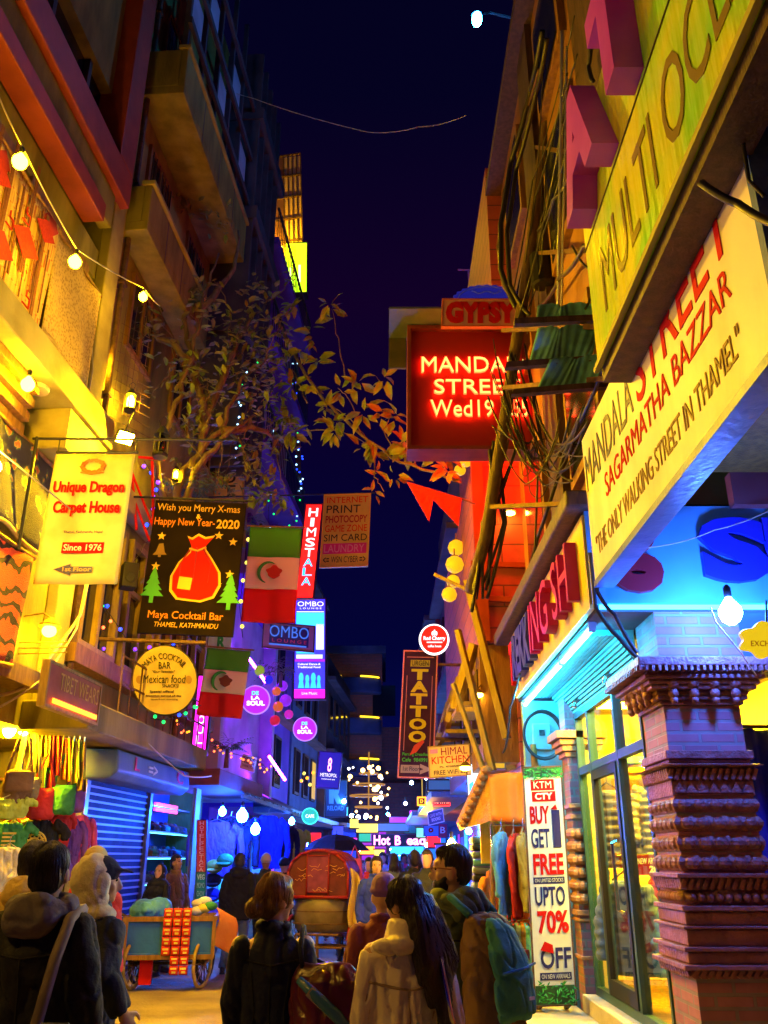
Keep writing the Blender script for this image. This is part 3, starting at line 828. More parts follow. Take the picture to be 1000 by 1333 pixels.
for s_, z_, q in ((8.05, 8.15, .34), (8.42, 8.62, .26), (7.3, 8.5, .3), (7.6, 7.75, .3), (6.7, 8.0, .36)):
    m = MB(FL); m.prism([(s_ - q * .9, z_), (s_, z_ - q * .62), (s_ + q * .9, z_), (s_, z_ + q * .62)], .392, .402); m.build('red_patch', mat('pile_red', (.50, .02, .01), (.62, .04, .015), 30, .9, .5), pc)
for k in range(22):
    s_ = 5.6 + k * .14 + .05 * math.sin(k * 3); z_ = 7.35 + .5 * (k * 7 % 5) / 5
    m = MB(FL); m.box((s_, z_, .390), (s_ + .018 + .02 * (k % 3), z_ + .9 + .3 * (k % 3), .398)); m.build('woven_stripe', mat('pile_brown', (.16, .05, .012), (.24, .08, .02), 30, .9, .5), pc)
for k in range(9):
    s_ = 5.8 + k * .3; z_ = 7.45 + .31 * (k * 5 % 4)
    m = MB(FL); m.tube([(s_, z_, .394), (s_ + .14, z_, .394), (s_ + .14, z_ + .12, .394), (s_ + .06, z_ + .12, .394), (s_ + .06, z_ + .2, .394)], .012, 4); m.build('woven_motif', col('pile_red'), pc)
carpet('shaggy gold carpet hanging under the top bulbs', 8.78, 10.2, 7.45, 9.0, carpet_mat('carpet_shag', 'shag'), .30, .05)
carpet('dark floral carpet with orange blossoms behind the yellow banner', 8.4, 10.1, 4.95, 6.12, carpet_mat('carpet_floral', 'floral'), .24, .1)
carpet('red and black tiger striped carpet hanging over the shop lintel', 7.2, 9.42, 3.55, 4.8, carpet_mat('carpet_tiger', 'tiger'), .34)

# ---------------------------------------------------------------- LEFT: the ochre balcony building
b2 = thing('balcony_building', 'tall ochre building with stacked solid balconies behind the climbing creeper', 'building', (lx(14.5), 14.5, 0))
m = MB(FL)
m.box((11.06, 3.0, -5), (18.6, 20.5, 0)); m.box((11.06, 0, -5), (15.36, 3.0, -1.8)); m.box((15.36, 0, -5), (18.6, 3.0, -.62)); m.box((12.45, 0, -1.8), (12.5, 3, -.1)); m.box((15.36, 0, -.62), (15.5, 3.0, 0)); m.box((18.3, 0, -.62), (18.6, 3.0, 0))
m.build('wall', col('plaster_dirty'), b2)
for i, (z0, z1, s0, s1, o) in enumerate(((13.9, 14.95, 11.2, 15.8, .8), (10.9, 11.8, 11.1, 14.6, .5))):
    m = MB(FL)
    m.box((s0, z0, .002), (s1, z0 + .18, o)); m.box((s0, z0 + .18, o - .12), (s1, z1, o)); m.box((s0, z0 + .18, .002), (s0 + .12, z1, o - .12)); m.box((s1 - .12, z0 + .18, .002), (s1, z1, o - .12))
    q = m.build('balcony', col('plaster_ochre'), b2, bevel=.02)
    m = MB(FL); m.box((s0 - .03, z1, o - .17), (s1 + .03, z1 + .07, o + .05)); m.build('coping', col('plaster_cream'), q)
    m = MB(FL)
    for k in range(1, 4): m.box((s0 + (s1 - s0) * k / 4 - .015, z0 + .02, o), (s0 + (s1 - s0) * k / 4 + .015, z1 - .02, o + .004))
    m.build('panel_joint', col('wood_dark'), q)
for z0, z1 in ((11.9, 13.5), (15.1, 17.0), (9.3, 10.7)):
    for s0 in (11.9, 14.2, 16.4):
        f_ = MB(FL); s1 = s0 + 1.2
        f_.box((s0, z0, 0), (s1, z0 + .08, .06)); f_.box((s0, z1 - .08, 0), (s1, z1, .06)); f_.box((s0, z0 + .08, 0), (s0 + .08, z1 - .08, .06)); f_.box((s1 - .08, z0 + .08, 0), (s1, z1 - .08, .06)); f_.box((s0 + .57, z0 + .08, 0), (s0 + .63, z1 - .08, .05))
        f_ = f_.build('window', col('wood_brown'), b2)
        m = MB(FL); m.box((s0 + .08, z0 + .08, .002), (s1 - .08, z1 - .08, .02)); m.build('pane', col('glass_dark'), f_)
for s_ in (11.3, 15.95):
    m = MB(FL); m.tube([(s_, 3.4, .12), (s_, 20, .12)], .05, 8)
    for z in range(4, 20, 2): m.box((s_ - .08, z, .0), (s_ + .08, z + .05, .18))
    m.build('drain_pipe', col('metal_rust'), b2)
for z0 in (11.9, 15.1):
    for s0 in (11.9, 14.2, 16.4):
        m = MB(FL)
        for k in range(7): m.box((s0 + .09 + k * .165, z0 + .1, .065), (s0 + .105 + k * .165, z0 + 1.5, .08))
        m.box((s0 + .05, z0 + .7, .066), (s0 + 1.15, z0 + .73, .085))
        m.build('window_grille', col('metal_dark'), b2)
# first floor timber windows and slab edge
m = MB(FL); m.box((10.4, 3.02, .002), (15.6, 3.36, .85)); m.build('first_floor_slab', col('plaster_ochre'), b2, bevel=.02)
m = MB(FL); m.box((11.2, 4.0, .002), (18.2, 4.25, .22)); m.build('sill_band', col('wood_brown'), b2)
for s0 in (11.4, 13.0, 14.6, 16.2):
    f_ = MB(FL); s1 = s0 + 1.35; z0, z1 = 4.26, 6.35
    f_.box((s0, z0, .002), (s1, z0 + .1, .14)); f_.box((s0, z1 - .1, .002), (s1, z1, .14)); f_.box((s0, z0 + .1, .002), (s0 + .1, z1 - .1, .14)); f_.box((s1 - .1, z0 + .1, .002), (s1, z1 - .1, .14))
    f_.box((s0 + .63, z0 + .1, .002), (s0 + .72, z1 - .1, .12)); f_.box((s0 + .1, 5.5, .002), (s0 + .63, 5.58, .1)); f_.box((s0 + .72, 5.5, .002), (s1 - .1, 5.58, .1))
    f_ = f_.build('window', col('wood_gold'), b2)
    m = MB(FL); m.box((s0 + .1, z0 + .1, .003), (s1 - .1, z1 - .1, .03)); m.build('pane', col('glass_dark'), f_)
m = MB(FL); m.box((10.9, 6.6, .002), (18.6, 6.95, .25)); m.build('second_floor_slab', col('plaster_cream'), b2, bevel=.02)
m = MB(FL)   # dark upper structure that oversails the street edge
for k in range(5): m.box((15.9 + k * .55, 9.5, .0), (16.0 + k * .55, 20.4, .9))
for z in (12.2, 15.2, 18.2): m.box((15.85, z, .0), (18.6, z + .35, 1.0))
m.build('steel_frame', col('plaster_dark'), b2)
for k in range(6):
    m = MB(FL); m.box((11.3 + k * .92, 15.02, .62), (11.38 + k * .92, 20.3, .72)); m.build('steel_post', col('plaster_dark'), b2)
for z in (15.6, 16.9, 18.4):
    m = MB(FL); m.box((11.2, z, .73), (15.9, z + .16, .80)); m.build('steel_rail', col('plaster_dark'), b2)
for k, (s_, z) in enumerate(((11.5, 15.9), (12.4, 17.2), (13.3, 15.9), (14.3, 17.2), (15.2, 15.9))):
    m = MB(FL); m.box((s_, z, .64), (s_ + .6, z + 1.0, .67)); m.build('screen_panel', col('plaster_pale'), b2)
for z in (12.75, 15.75, 18.75):
    for k in range(3):
        m = MB(FL); m.box((16.1 + k * .8, z, .5), (16.7 + k * .8, z + 1.5, .55)); m.build('screen_panel', col('plaster_pale'), b2)

# first-floor balcony rail over the shutter
bal = thing('balcony_railing', 'thin iron balcony railing above the blue shutter', 'railing', FL @ V((13, 3.4, .8)))
m = MB(FL)
for z in (3.75, 4.1): m.tube([(11.4, z, .80), (15.5, z, .80)], .016, 6)
m.build('rail', col('metal_rust'), bal)
m = MB(FL)
for k in range(12): m.tube([(11.4 + k * .37, 3.36, .8), (11.4 + k * .37, 4.12, .8)], .012, 5)
m.build('baluster', col('metal_rust'), bal)
# flower pots on the slab end
for i, (s_, hgt) in enumerate(((14.7, .24), (15.2, .2), (15.5, .26))):
    r = thing('flower_pot', ('clay flower pot on the slab end nearest the sign', 'low clay bowl between two pots on the slab', 'taller clay pot at the outer corner of the slab')[i], 'flower pot', FL @ V((s_ + .5, 3.06, .5)), 0, 'pots on the slab')
    p0 = FL @ V((s_ + .5, 3.06, .5)); mb = MB(Matrix.Translation(p0)); mb.lathe([(.08, 0), (.13, hgt), (.15, hgt), (.15, hgt + .04), (.12, hgt + .04), (.11, hgt)], 14); mb.build('pot', col('terracotta_warm'), r, False)
    lf = MB(Matrix.Translation(p0 + V((0, 0, hgt))))
    for q in range(26):
        a = random.uniform(0, 6.28); t = random.uniform(.1, .3); lf.sheet(lambda u, w: (math.cos(a) * t * u + .03 * (w - .5) * math.sin(a), math.sin(a) * t * u - .03 * (w - .5) * math.cos(a), .25 * u * (1.2 - u)), 3, 1, .003)
    lf.build('foliage', col('leaf_palm'), r)
m = MB(FL); m.box((15.6, 2.78, .002), (19.2, 3.05, 1.1))
m.build('stall_roof_slab', col('plaster_maroon'), b2)

# blue roller shutter and its hood
sh = thing('roller_shutter', 'closed blue ribbed roller shutter beside the hanging clothes', 'shutter', FL @ V((13.9, 0, 0)))
m = MB(FL)
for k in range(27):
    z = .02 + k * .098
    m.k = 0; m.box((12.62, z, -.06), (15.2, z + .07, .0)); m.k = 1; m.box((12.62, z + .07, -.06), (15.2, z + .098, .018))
m.build('slat', [col('shutter_blue'), col('ridge_highlight')], sh)
for s_ in (15.2, 12.5): m = MB(FL); m.box((s_, 0, -.08), (s_ + .12, 2.7, .06)); m.build('guide_rail', col('metal_grey'), sh)
hd = thing('shutter_hood', 'bulging blue hood with painted marks above the closed shutter', 'awning', FL @ V((13.6, 2.7, .2)))
mb = MB(FL); prof = [(2.62, .03), (2.60, .5), (2.70, .62), (2.98, .60), (3.0, .03)]
mb.add([(12.1, z, o) for z, o in prof] + [(15.5, z, o) for z, o in prof], [(0, 1, 2, 3, 4), (9, 8, 7, 6, 5)] + [(i, (i + 1) % 5, 5 + (i + 1) % 5, 5 + i) for i in range(5)])
mb.build('cover', mat('hood_blue', (.10, .17, .30), (.15, .24, .38), 2, .5, .2), hd, bevel=.03)
mb = MB(FL)
mm = MB(FL); put(mm, 'L', 12.75, 2.76, 12.95, 2.94, .612, .012); put(mm, 'C', 14.75, 2.74, 15.1, 2.95, .612, .012); mm.build('painted_mark', mat('paint_pink', (.7, .03, .2), None), hd)
mm = MB(FL); put(mm, '=>', 13.35, 2.76, 13.75, 2.90, .612, .012); mm.build('arrow_mark', col('paint_white'), hd)

# ---------------------------------------------------------------- LEFT: pale building with lit balconies
b3 = thing('pale_building', 'pale violet building with iron balconies draped in fairy lights', 'building', (lx(21.5), 21.5, 0))
m = MB(FL); m.box((18.6, 3.0, -5), (24.4, 19.2, -.1)); m.box((18.6, 0, -5), (24.4, 3.0, -2)); m.build('wall', col('plaster_pale'), b3)
for z in (7.6, 10.8, 13.9, 16.8):
    m = MB(FL); m.box((18.7, z, -.098), (24.3, z + .22, .9)); q = m.build('balcony', col('plaster_violet'), b3)
    m = MB(FL)
    for k in range(26): m.box((18.75 + k * .22, z + .22, .84), (18.77 + k * .22, z + 1.15, .86))
    m.box((18.7, z + 1.15, .82), (24.3, z + 1.2, .88)); m.build('railing', col('metal_dark'), q)
for z in (8.1, 11.3, 14.4):
    for s0 in (19.2, 21.2, 22.9):
        f_ = MB(FL); f_.box((s0, z, -.098), (s0 + 1.0, z + 2.0, .0)); f_ = f_.build('window', col('plaster_violet'), b3)
        m = MB(FL); m.box((s0 + .1, z + .1, .002), (s0 + .9, z + 1.9, .02)); m.build('pane', col('glass_dark'), f_)
for s0 in (18.62, 24.1):
    m = MB(FL); m.box((s0, 3, -.098), (s0 + .3, 19.2, .25)); m.build('corner_pier', col('plaster_pale'), b3)
# rooftop hoarding
rt = thing('rooftop_hoarding', 'back of a lattice framed rooftop hoarding high on the pale building', 'hoarding', P(370, 380, 24))
T, w_, h_ = pxframe((338, 380), (392, 372), (338, 208), 24)
m = MB(T); m.box((0, 0, -.08), (w_ * .62, h_, 0)); m.build('panel', mat('panel_brown', (.16, .07, .06), (.22, .10, .08), 3, .7), rt)
m = MB(T); m.box((w_ * .62, -.0, -.05), (w_ * 1.06, h_ * .99, -.01)); m.build('lattice_sheet', mat('panel_cream', (.62, .42, .22), (.72, .50, .28), 3, .6), rt)
m = MB(T)
for k in range(7): m.box((0, h_ * k / 6 - .03, .0), (w_ * 1.06, h_ * k / 6 + .03, .06))
for k in range(5): m.box((w_ * (.62 + .11 * k) - .02, 0, .0), (w_ * (.62 + .11 * k) + .02, h_, .05))
m.build('frame', col('metal_rust'), rt)
m = MB(T); m.box((.1, -7, -.06), (.25, 0, .0)); m.box((w_ * .8, -7, -.06), (w_ * .8 + .15, 0, .0)); m.build('post', col('metal_rust'), rt)

# ---------------------------------------------------------------- LEFT: further street
SHOPLIT = ('shop_azure', 'shop_deep', 'shop_cyan', 'shop_deep', 'shop_pink')
far_bits = [em('shop_azure', (.01, .16, 1), 1.6), em('shop_deep', (.01, .04, 1), 1.5), em('shop_cyan', (.02, .42, 1), 1.6), em('shop_pink', (.5, .02, .8), .9)]
def far_block(label, s0, s1, z1, wallm, off=0.0, winm=None, band=None, wz=None):
    r = thing('street_building', label, 'building', FL @ V(((s0 + s1) / 2, 0, off)))
    m = MB(FL); m.box((s0, 2.9, -6), (s1, z1, off)); m.box((s0, 0, -6), (s1, 2.9, off - 1.2)); m.build('wall', wallm, r)
    m = MB(FL); m.box((s0, 2.75, off + .002), (s1, 2.9, off + .9)); m.build('canopy', col('roof_tin'), r)
    for k in range(int((s1 - s0) / 1.3)):
        a = s0 + .2 + k * 1.3; m = MB(FL); m.box((a, .5, off - 1.198), (a + 1.05, 2.3 + .2 * (k % 2), off - 1.15)); m.build('lit_shopfront', col(SHOPLIT[k * 7 % 5]), r)
    z = 3.6
    while z + 1.7 < z1:
        k = s0 + .5
        while k + 1.0 < s1:
            f_ = MB(FL); f_.box((k, z, off + .002), (k + 1.0, z + 1.5, off + .07)); f_ = f_.build('window', col('wood_dark'), r)
            m = MB(FL); m.box((k + .09, z + .09, off + .07), (k + .91, z + 1.41, off + .08)); m.build('pane', (winm if winm and random.random() < .25 else col('glass_dark')), f_)
            k += 1.8
        m = MB(FL); m.box((s0, z + 1.95, off + .002), (s1, z + 2.1, off + .35)); m.build('floor_band', band or col('plaster_dark'), r)
        z += 2.9
    return r
far_block('violet lit building beyond the pale one with round signs on its wall', 24.5, 29.5, 8.6, col('plaster_violet'), -.25, None, col('plaster_maroon'))
far_block('dark building with balconies behind the blue lit poster', 29.6, 35.5, 11.5, col('plaster_blue'), -.2, col('window_yellow'))
far_block('dark blue building near the far end of the left side', 35.6, 44, 9.5, col('plaster_dark'), 0.1, col('window_yellow'))
# cross building that closes the street, with its curved balconies
cb = thing('corner_tower_building', 'dark red corner building with curved balconies closing the street', 'building', (-1, 47, 0))
m = MB(); m.box((-6, 46, 0), (8, 56, 5.2)); m.box((-3.4, 46.2, 5.2), (-.1, 54, 11.9)); m.box((-.1, 47.5, 5.2), (8, 55, 8.2)); m.build('wall', col('brick_far'), cb)
for z in (5.5, 7.6, 9.7):
    mb = MB(Matrix.Translation((-1.75, 46.2, z))); mb.lathe([(1.55, 0), (1.62, .1), (1.62, .75), (1.55, .8)], 28, sc=(1, .55)); q = mb.build('balcony', col('plaster_blue'), cb)
    mb = MB(Matrix.Translation((-1.75, 46.2, z))); mb.tube([(1.66 * math.cos(t), .93 * math.sin(t), .84) for t in [pi + pi * k / 20 for k in range(3, 9)]], .045, 6); mb.build('rim_light', em('rim_yellow', (1, .62, .02), 3), q)
    mb = MB(Matrix.Translation((-1.75, 46.2, z))); mb.tube([(1.66 * math.cos(t), .93 * math.sin(t), .84) for t in [pi + pi * k / 20 for k in range(12, 18)]], .045, 6); mb.build('rim_light', col('rim_yellow'), q)
m = MB(); m.box((-3.6, 45.9, 11.9), (.1, 54.2, 12.3)); m.build('roof', col('plaster_blue'), cb)
for k in range(9):
    m = MB(); m.box((-5.6 + k * 1.5, 45.93, .5), (-4.4 + k * 1.5, 45.99, 2.2 + (k * 5 % 4) * .35)); m.build('lit_shopfront', col(SHOPLIT[k * 3 % 5]), cb)
m = MB(); m.box((-.6, 46.19, 8.6), (.6, 46.25, 10.2)); m.build('window', col('glass_dark'), cb)
# ---------------------------------------------------------------- LEFT: signs
def bracket(root, T, p0, p1, r=.018, m=None):
    mb = MB(); mb.tube([p0, p1], r, 6); return mb.build('bracket', m or col('metal_dark'), root)
# carpet house banner
fr = pxframe((42, 760), (152, 760), (72, 590), 9.0)
T, w_, h_ = fr
bn = thing('hanging_banner', 'yellow cloth banner with red lettering for a carpet house, with bracket', 'banner', T @ V((w_ / 2, h_, 0)))
mb = MB(T); mb.sheet(lambda a, b: (a * w_, b * h_, .012 * math.sin(a * 9 + b * 4) * (1 - b * .5) - .02), 20, 16, .006); mb.build('cloth', col('banner_yellow'), bn, True)
mb = MB(T); kz = dict(z=.002, depth=.004)
put(mb, 'Unique Dragon', .05 * w_, .66 * h_, .93 * w_, .775 * h_, bold=.035, **kz); put(mb, 'Carpet House', .09 * w_, .50 * h_, .91 * w_, .62 * h_, bold=.035, **kz)
mb.box((.28 * w_, .225 * h_, .001), (.78 * w_, .305 * h_, .004)); mb.build('lettering', col('paint_red'), bn)
mb = MB(T); put(mb, 'Since 1976', .30 * w_, .24 * h_, .76 * w_, .29 * h_, z=.006, depth=.003); mb.build('lettering', col('paint_white'), bn)
mb = MB(T); put(mb, 'Thamel, Kathmandu, Nepal', .27 * w_, .37 * h_, .74 * w_, .392 * h_, bold=0, **kz)
mb.prism([(.22 * w_, .105 * h_), (.42 * w_, .065 * h_), (.42 * w_, .085 * h_), (.68 * w_, .085 * h_), (.68 * w_, .125 * h_), (.42 * w_, .125 * h_), (.42 * w_, .145 * h_)], .001, .004); mb.build('arrow_mark', col('paint_navy'), bn)
mb = MB(T); put(mb, '1st Floor', .33 * w_, .09 * h_, .67 * w_, .12 * h_, z=.006, depth=.003); mb.build('lettering', col('paint_gold'), bn)
mb = MB(T)
for k in range(10):
    t = 2 * pi * k / 10; mb.tube([(.5 * w_ + .16 * w_ * math.cos(t + q * .5) * (1 - q * .09), .895 * h_ + .06 * h_ * math.sin(t + q * .5) * (1 - q * .09), .004) for q in range(5)], .008, 5)
mb.tube([(.36 * w_, .845 * h_, .004), (.5 * w_, .83 * h_, .004), (.64 * w_, .845 * h_, .004)], .009, 5); mb.build('emblem', col('paint_orange'), bn)
a = T @ V((0, h_ + .02, -.02)); mb = MB(); mb.tube([a + V((-.25, 0, .2)), a + V((-.25, 0, -1.2))], .02, 6); mb.tube([a + V((-.3, 0, .18)), a + V((2.1, 0, .16))], .016, 6)
mb.tube([a + V((0, 0, 0)), a + V((w_ + .03, 0, 0))], .015, 6); mb.tube([a + V((.02, 0, 0)), a + V((.02, 0, .18))], .008, 5); mb.tube([a + V((w_, 0, 0)), a + V((w_, 0, .17))], .008, 5)
mb.build('bracket', col('metal_dark'), bn)

# merry x-mas board
fr = pxframe((178, 824), (303, 829), (203, 651), 12.4)
T, w_, h_ = fr
sb = thing('hanging_signboard', 'black holiday signboard with red sack, stars and green fir trees', 'sign', T @ V((w_ / 2, h_, 0)))
mb = MB(T); mb.box((0, 0, -.05), (w_, h_, 0)); mb.build('board', mat('board_black', (.007, .004, .006), (.012, .007, .009), 3, .8, .05, spec=.05), sb)
def P2(x, y): return (x * w_, y * h_)
mb = MB(T); kk = dict(z=.002, depth=.006, bold=.02)
put(mb, 'Wish you Merry X-mas', .03 * w_, .905 * h_, .94 * w_, .975 * h_, **kk)
put(mb, 'THAMEL, KATHMANDU', .16 * w_, .045 * h_, .83 * w_, .085 * h_, shear=.15, **kk)
put(mb, '&', .47 * w_, .865 * h_, .52 * w_, .90 * h_, **kk); put(mb, '2020', .70 * w_, .795 * h_, .95 * w_, .865 * h_, **kk); mb.build('lettering', col('paint_gold'), sb)
mb = MB(T); put(mb, 'Happy New Year-', .02 * w_, .79 * h_, .68 * w_, .865 * h_, **kk); put(mb, 'Maya Cocktail Bar', .09 * w_, .095 * h_, .88 * w_, .165 * h_, **kk); mb.build('lettering', col('paint_orange'), sb)
def star(mb, x, y, r):
    mb.prism([(x * w_ + (r if k % 2 == 0 else r * .42) * math.sin(pi * k / 5), y * h_ + (r if k % 2 == 0 else r * .42) * math.cos(pi * k / 5)) for k in range(10)], .001, .008)
for x, y in ((.12, .72), (.74, .74), (.90, .695), (.10, .49), (.90, .45), (.78, .37)):
    mb = MB(T); star(mb, x, y, .07); mb.build('star', col('paint_gold'), sb)
for x in (.10, .92):
    mb = MB(T); y0 = .22 if x < .5 else .19
    for k in range(4):
        yy = y0 + .05 + k * .045; ww = .125 - k * .026
        mb.prism([P2(x - ww, yy), P2(x + ww, yy), P2(x, yy + .085)], .001 + k * .001, .008 + k * .001)
    mb.box((x * w_ - .03, y0 * h_, .001), (x * w_ + .03, (y0 + .05) * h_, .008)); mb.build('fir_tree', col('paint_green'), sb)
# the big red sack with a gold outline, a bell
SK = [(.36, .25), (.62, .235), (.76, .27), (.82, .36), (.80, .46), (.70, .56), (.62, .63), (.61, .66), (.70, .74), (.60, .725), (.52, .75), (.45, .715), (.40, .73), (.46, .65), (.45, .61), (.34, .53), (.27, .42), (.28, .31)]
mb = MB(T); mb.prism([P2(*q) for q in SK], .0015, .006); mb.build('sack_outline', col('paint_gold'), sb)
mb = MB(T); mb.prism([P2(.54 + (x - .54) * .90, .47 + (y - .47) * .93) for x, y in SK], .007, .012); mb.build('sack', col('paint_red'), sb)
mb = MB(T)
for q in (.38, .50, .63): mb.tube([((q - .5) * .5 * w_ + .52 * w_, .64 * h_, .013), ((q - .5) * 1.3 * w_ + .52 * w_, .52 * h_, .013), ((q - .5) * 1.2 * w_ + .52 * w_, .38 * h_, .013)], [.012, .009, .003], 5)
mb.build('sack_fold', col('paint_darkred'), sb)
mb = MB(T); mb.tube([(.44 * w_, .63 * h_, .016), (.53 * w_, .615 * h_, .018), (.62 * w_, .645 * h_, .016)], .016, 6); mb.prism([P2(.36, .33), P2(.50, .32), P2(.51, .41), P2(.37, .42)], .0125, .018); mb.build('rope', col('paint_gold'), sb)
mb = MB(T); mb.prism([P2(.05, .575), P2(.08, .60), P2(.105, .66), P2(.15, .665), P2(.175, .60), P2(.20, .58)], .001, .008); mb.prism([P2(.11, .56), P2(.14, .56), P2(.14, .575), P2(.11, .575)], .001, .008); mb.build('bell', col('paint_brown'), sb)
mb = MB(T); mb.tube([(-.55, h_ + .05, -.02), (w_ + .1, h_ + .05, -.02)], .018, 6); mb.tube([(.05, h_ + .05, -.02), (.05, h_ - .02, -.02)], .01, 5); mb.tube([(w_ - .05, h_ + .05, -.02), (w_ - .05, h_ - .02, -.02)], .01, 5); mb.build('bracket', col('metal_dark'), sb)

# Mexican flags
def flag(label, bl, br, tl, Y, sd):
    T, w_, h_ = pxframe(bl, br, tl, Y)
    r = thing('flag', label, 'flag', T @ V((w_ / 2, h_, 0)), 0, 'green white red flags on the left')
    wav = lambda a: .03 * math.sin(a * 8 + sd) + .012 * math.sin(a * 19 + sd)
    for nm, y0, y1, m in (('red_band', 0, .345, 'flag_red'), ('white_band', .345, .68, 'flag_white'), ('green_band', .68, 1, 'flag_green')):
        mb = MB(T); mb.sheet(lambda a, b: (a * w_, (y0 + (y1 - y0) * b) * h_, wav(a + .2 * (y0 + (y1 - y0) * b)) * (1.15 - (y0 + (y1 - y0) * b))), 18, 6, .004); mb.build(nm, col(m), r, True)
    off = .045
    e = MB(T); cx, cy, q = .48 * w_, .51 * h_, .165 * w_
    e.tube([(cx - q * .25 + q * 1.15 * math.cos(t), cy + q * 1.25 * math.sin(t), off) for t in [R(60 + 15 * k) for k in range(14)]], [.008 + .022 * math.sin(pi * k / 13) for k in range(14)], 6); e.build('emblem_wreath', col('paint_green'), r)
    e = MB(T); e.prism([(cx + q * .35 + q * .85 * (1 + .16 * math.sin(5 * t)) * math.cos(t), cy + q * .1 + q * .72 * (1 + .14 * math.cos(4 * t)) * math.sin(t)) for t in [2 * pi * k / 30 for k in range(30)]], off - .01, off + .006)
    e.build('emblem', mat('emblem_red', (.42, .03, .02), None) if sd == 1 else mat('emblem_brown', (.16, .05, .03), None), r)
    e = MB(T); e.tube([(-.06, h_ + .02, 0), (w_ + .06, h_ + .02, 0)], .016, 6); e.build('flag_rod', col('wood_brown'), r)
flag('green white and red flag hanging beside the red lit vertical sign', (314, 810), (384, 812), (326, 686), 14.5, 1)
flag('smaller lower green white and red flag beside the round bar sign', (256, 931), (314, 936), (270, 843), 14.0, 2)

# round bar sign
fr = pxframe((173, 930), (257, 930), (173, 841), 12.2)
T, w_, h_ = fr
rs = sign('round_sign', 'round yellowish bar sign with black lettering on an iron bracket', 'sign', fr, mat('board_tan', (.30, .20, .06), (.40, .28, .09), 4, .6, .1), [], .07, col('metal_dark'), ew=.02, shape='round')
mb = MB(T)
def arcw(x, y):
    t = (x / w_ - .5) * 2.1; rr = (.30 + (y / h_ - .5) * .35) * w_
    rr = .40 * w_ + (y - .5 * h_) * .9
    return .5 * w_ + rr * math.sin(t), .47 * h_ + rr * math.cos(t)
put(mb, 'MAYA COCKTAIL', .06 * w_, .46 * h_, .94 * w_, .56 * h_, z=.003, depth=.008, warp=arcw)
for s_, x0, y0, x1, y1 in (('BAR', .41, .66, .60, .76), ('"Our Specials"', .30, .595, .66, .635), ('Mexican food', .16, .45, .82, .57), ('SNACKS!', .46, .385, .72, .435), ('Special offers!', .26, .30, .64, .345), ('Breakfast served all day', .20, .245, .76, .28), ('open from morning', .28, .20, .70, .228)):
    put(mb, s_, x0 * w_, y0 * h_, x1 * w_, y1 * h_, z=.003, depth=.006, bold=.01, shear=.1 if y0 < .6 else 0)
mb.build('lettering', col('paint_black'), rs)
for x in (.10, .88):
    mb = MB(T); mb.prism([((x + .05 * math.cos(t)) * w_, (.5 + .06 * math.sin(t)) * h_) for t in [2 * pi * k / 14 for k in range(14)]], .002, .006); mb.build('painted_cactus', col('paint_brown'), rs)
mb = MB(T); mb.tube([(-.75, h_ + .12, -.03), (w_ + .15, h_ + .05, -.03)], .03, 6); mb.tube([(.3 * w_, h_ + .09, -.03), (.3 * w_, h_ * .95, -.03)], .012, 5); mb.tube([(.7 * w_, h_ + .07, -.03), (.7 * w_, h_ * .95, -.03)], .012, 5); mb.build('bracket', col('metal_rust'), rs)

# tibet wears (lies on the facade)
s0, s1 = fl(60, 930, .95)[0], fl(127, 950, .95)[0]
tw = sign('shop_sign', 'red brown wooden shop sign over the hanging clothes', 'sign', (FL @ Matrix.Translation((s0, 3.08, .95)), s1 - s0, .42), mat('board_redbrown', (.34, .10, .03), (.42, .14, .05), 4, .5, .1), [('TIBET WEARS', .20, .45, .97, .88, col('paint_gold'), dict(bold=.03))], .07, col('wood_gold'))
m = MB(FL); m.box((s0 + .1, 3.10, .975), (s1 - .1, 3.15, .99)); m.build('light_bar', em('bar_orange', (1, .22, .01), 5), tw)

# lit signs deeper in the street
def px_sign(name, label, bl, br, tl, Y, board, lines, **k):
    return sign(name, label, 'sign', pxframe(bl, br, tl, Y), board, lines, **k)
px_sign('vertical_sign', 'magenta lit vertical sign behind the smaller flag', (249, 982), (267, 982), (259, 880), 16, col('face_magenta'), [('SOUL', .25, .12, .75, .62, col('lit_white'), dict(stack=1))], th=.12, edge=col('metal_dark'))
px_sign('vertical_sign', 'red lit vertical sign with white letters above the blue poster', (386, 778), (407, 778), (399, 657), 20, col('face_red_lit'),
        [('HIMST', .2, .42, .8, .97, col('lit_white'), dict(stack=1)), ('ALA', .2, .12, .8, .42, col('ombo_cyan'), dict(stack=1))], th=.15, edge=col('paint_darkred'))
px_sign('service_sign', 'yellow service list sign for internet, print and laundry', (417, 738), (478, 736), (423, 645), 17, col('board_olive'),
        [('INTERNET', .06, .885, .96, .97, col('paint_red'), dict(bold=.03)), ('PRINT', .06, .74, .80, .85, col('paint_black'), dict(bold=.04)), ('PHOTOCOPY', .05, .60, .96, .705, col('paint_darkred'), dict(bold=.02)), ('GAME ZONE', .05, .475, .96, .57, col('paint_red'), dict(bold=.02)),
         ('SIM CARD', .04, .345, .97, .44, col('paint_black'), dict(bold=.03)), ('#', .03, .17, .97, .315, col('paint_magenta')), ('LAUNDRY', .06, .19, .92, .295, mat('paint_lilac', (.55, .22, .55), None), dict(z=.008)), ('<=', .05, .05, .18, .13, col('paint_black'), {}), ('WSN CYBER', .22, .05, .80, .135, col('paint_black'), dict(bold=.02)), ('=>', .83, .05, .96, .13, col('paint_black'), {})], edge=col('paint_gold'), ew=.02)
r = [o for o in bpy.data.objects if o.get('label', '').startswith('yellow service list')][0]
T, w_, h_ = pxframe((417, 738), (478, 736), (423, 645), 17)
mb = MB(T); mb.tube([(-2.5, h_ + .06, -.03), (w_ + .1, h_ + .03, -.03)], .02, 6); mb.build('bracket', col('metal_dark'), r)
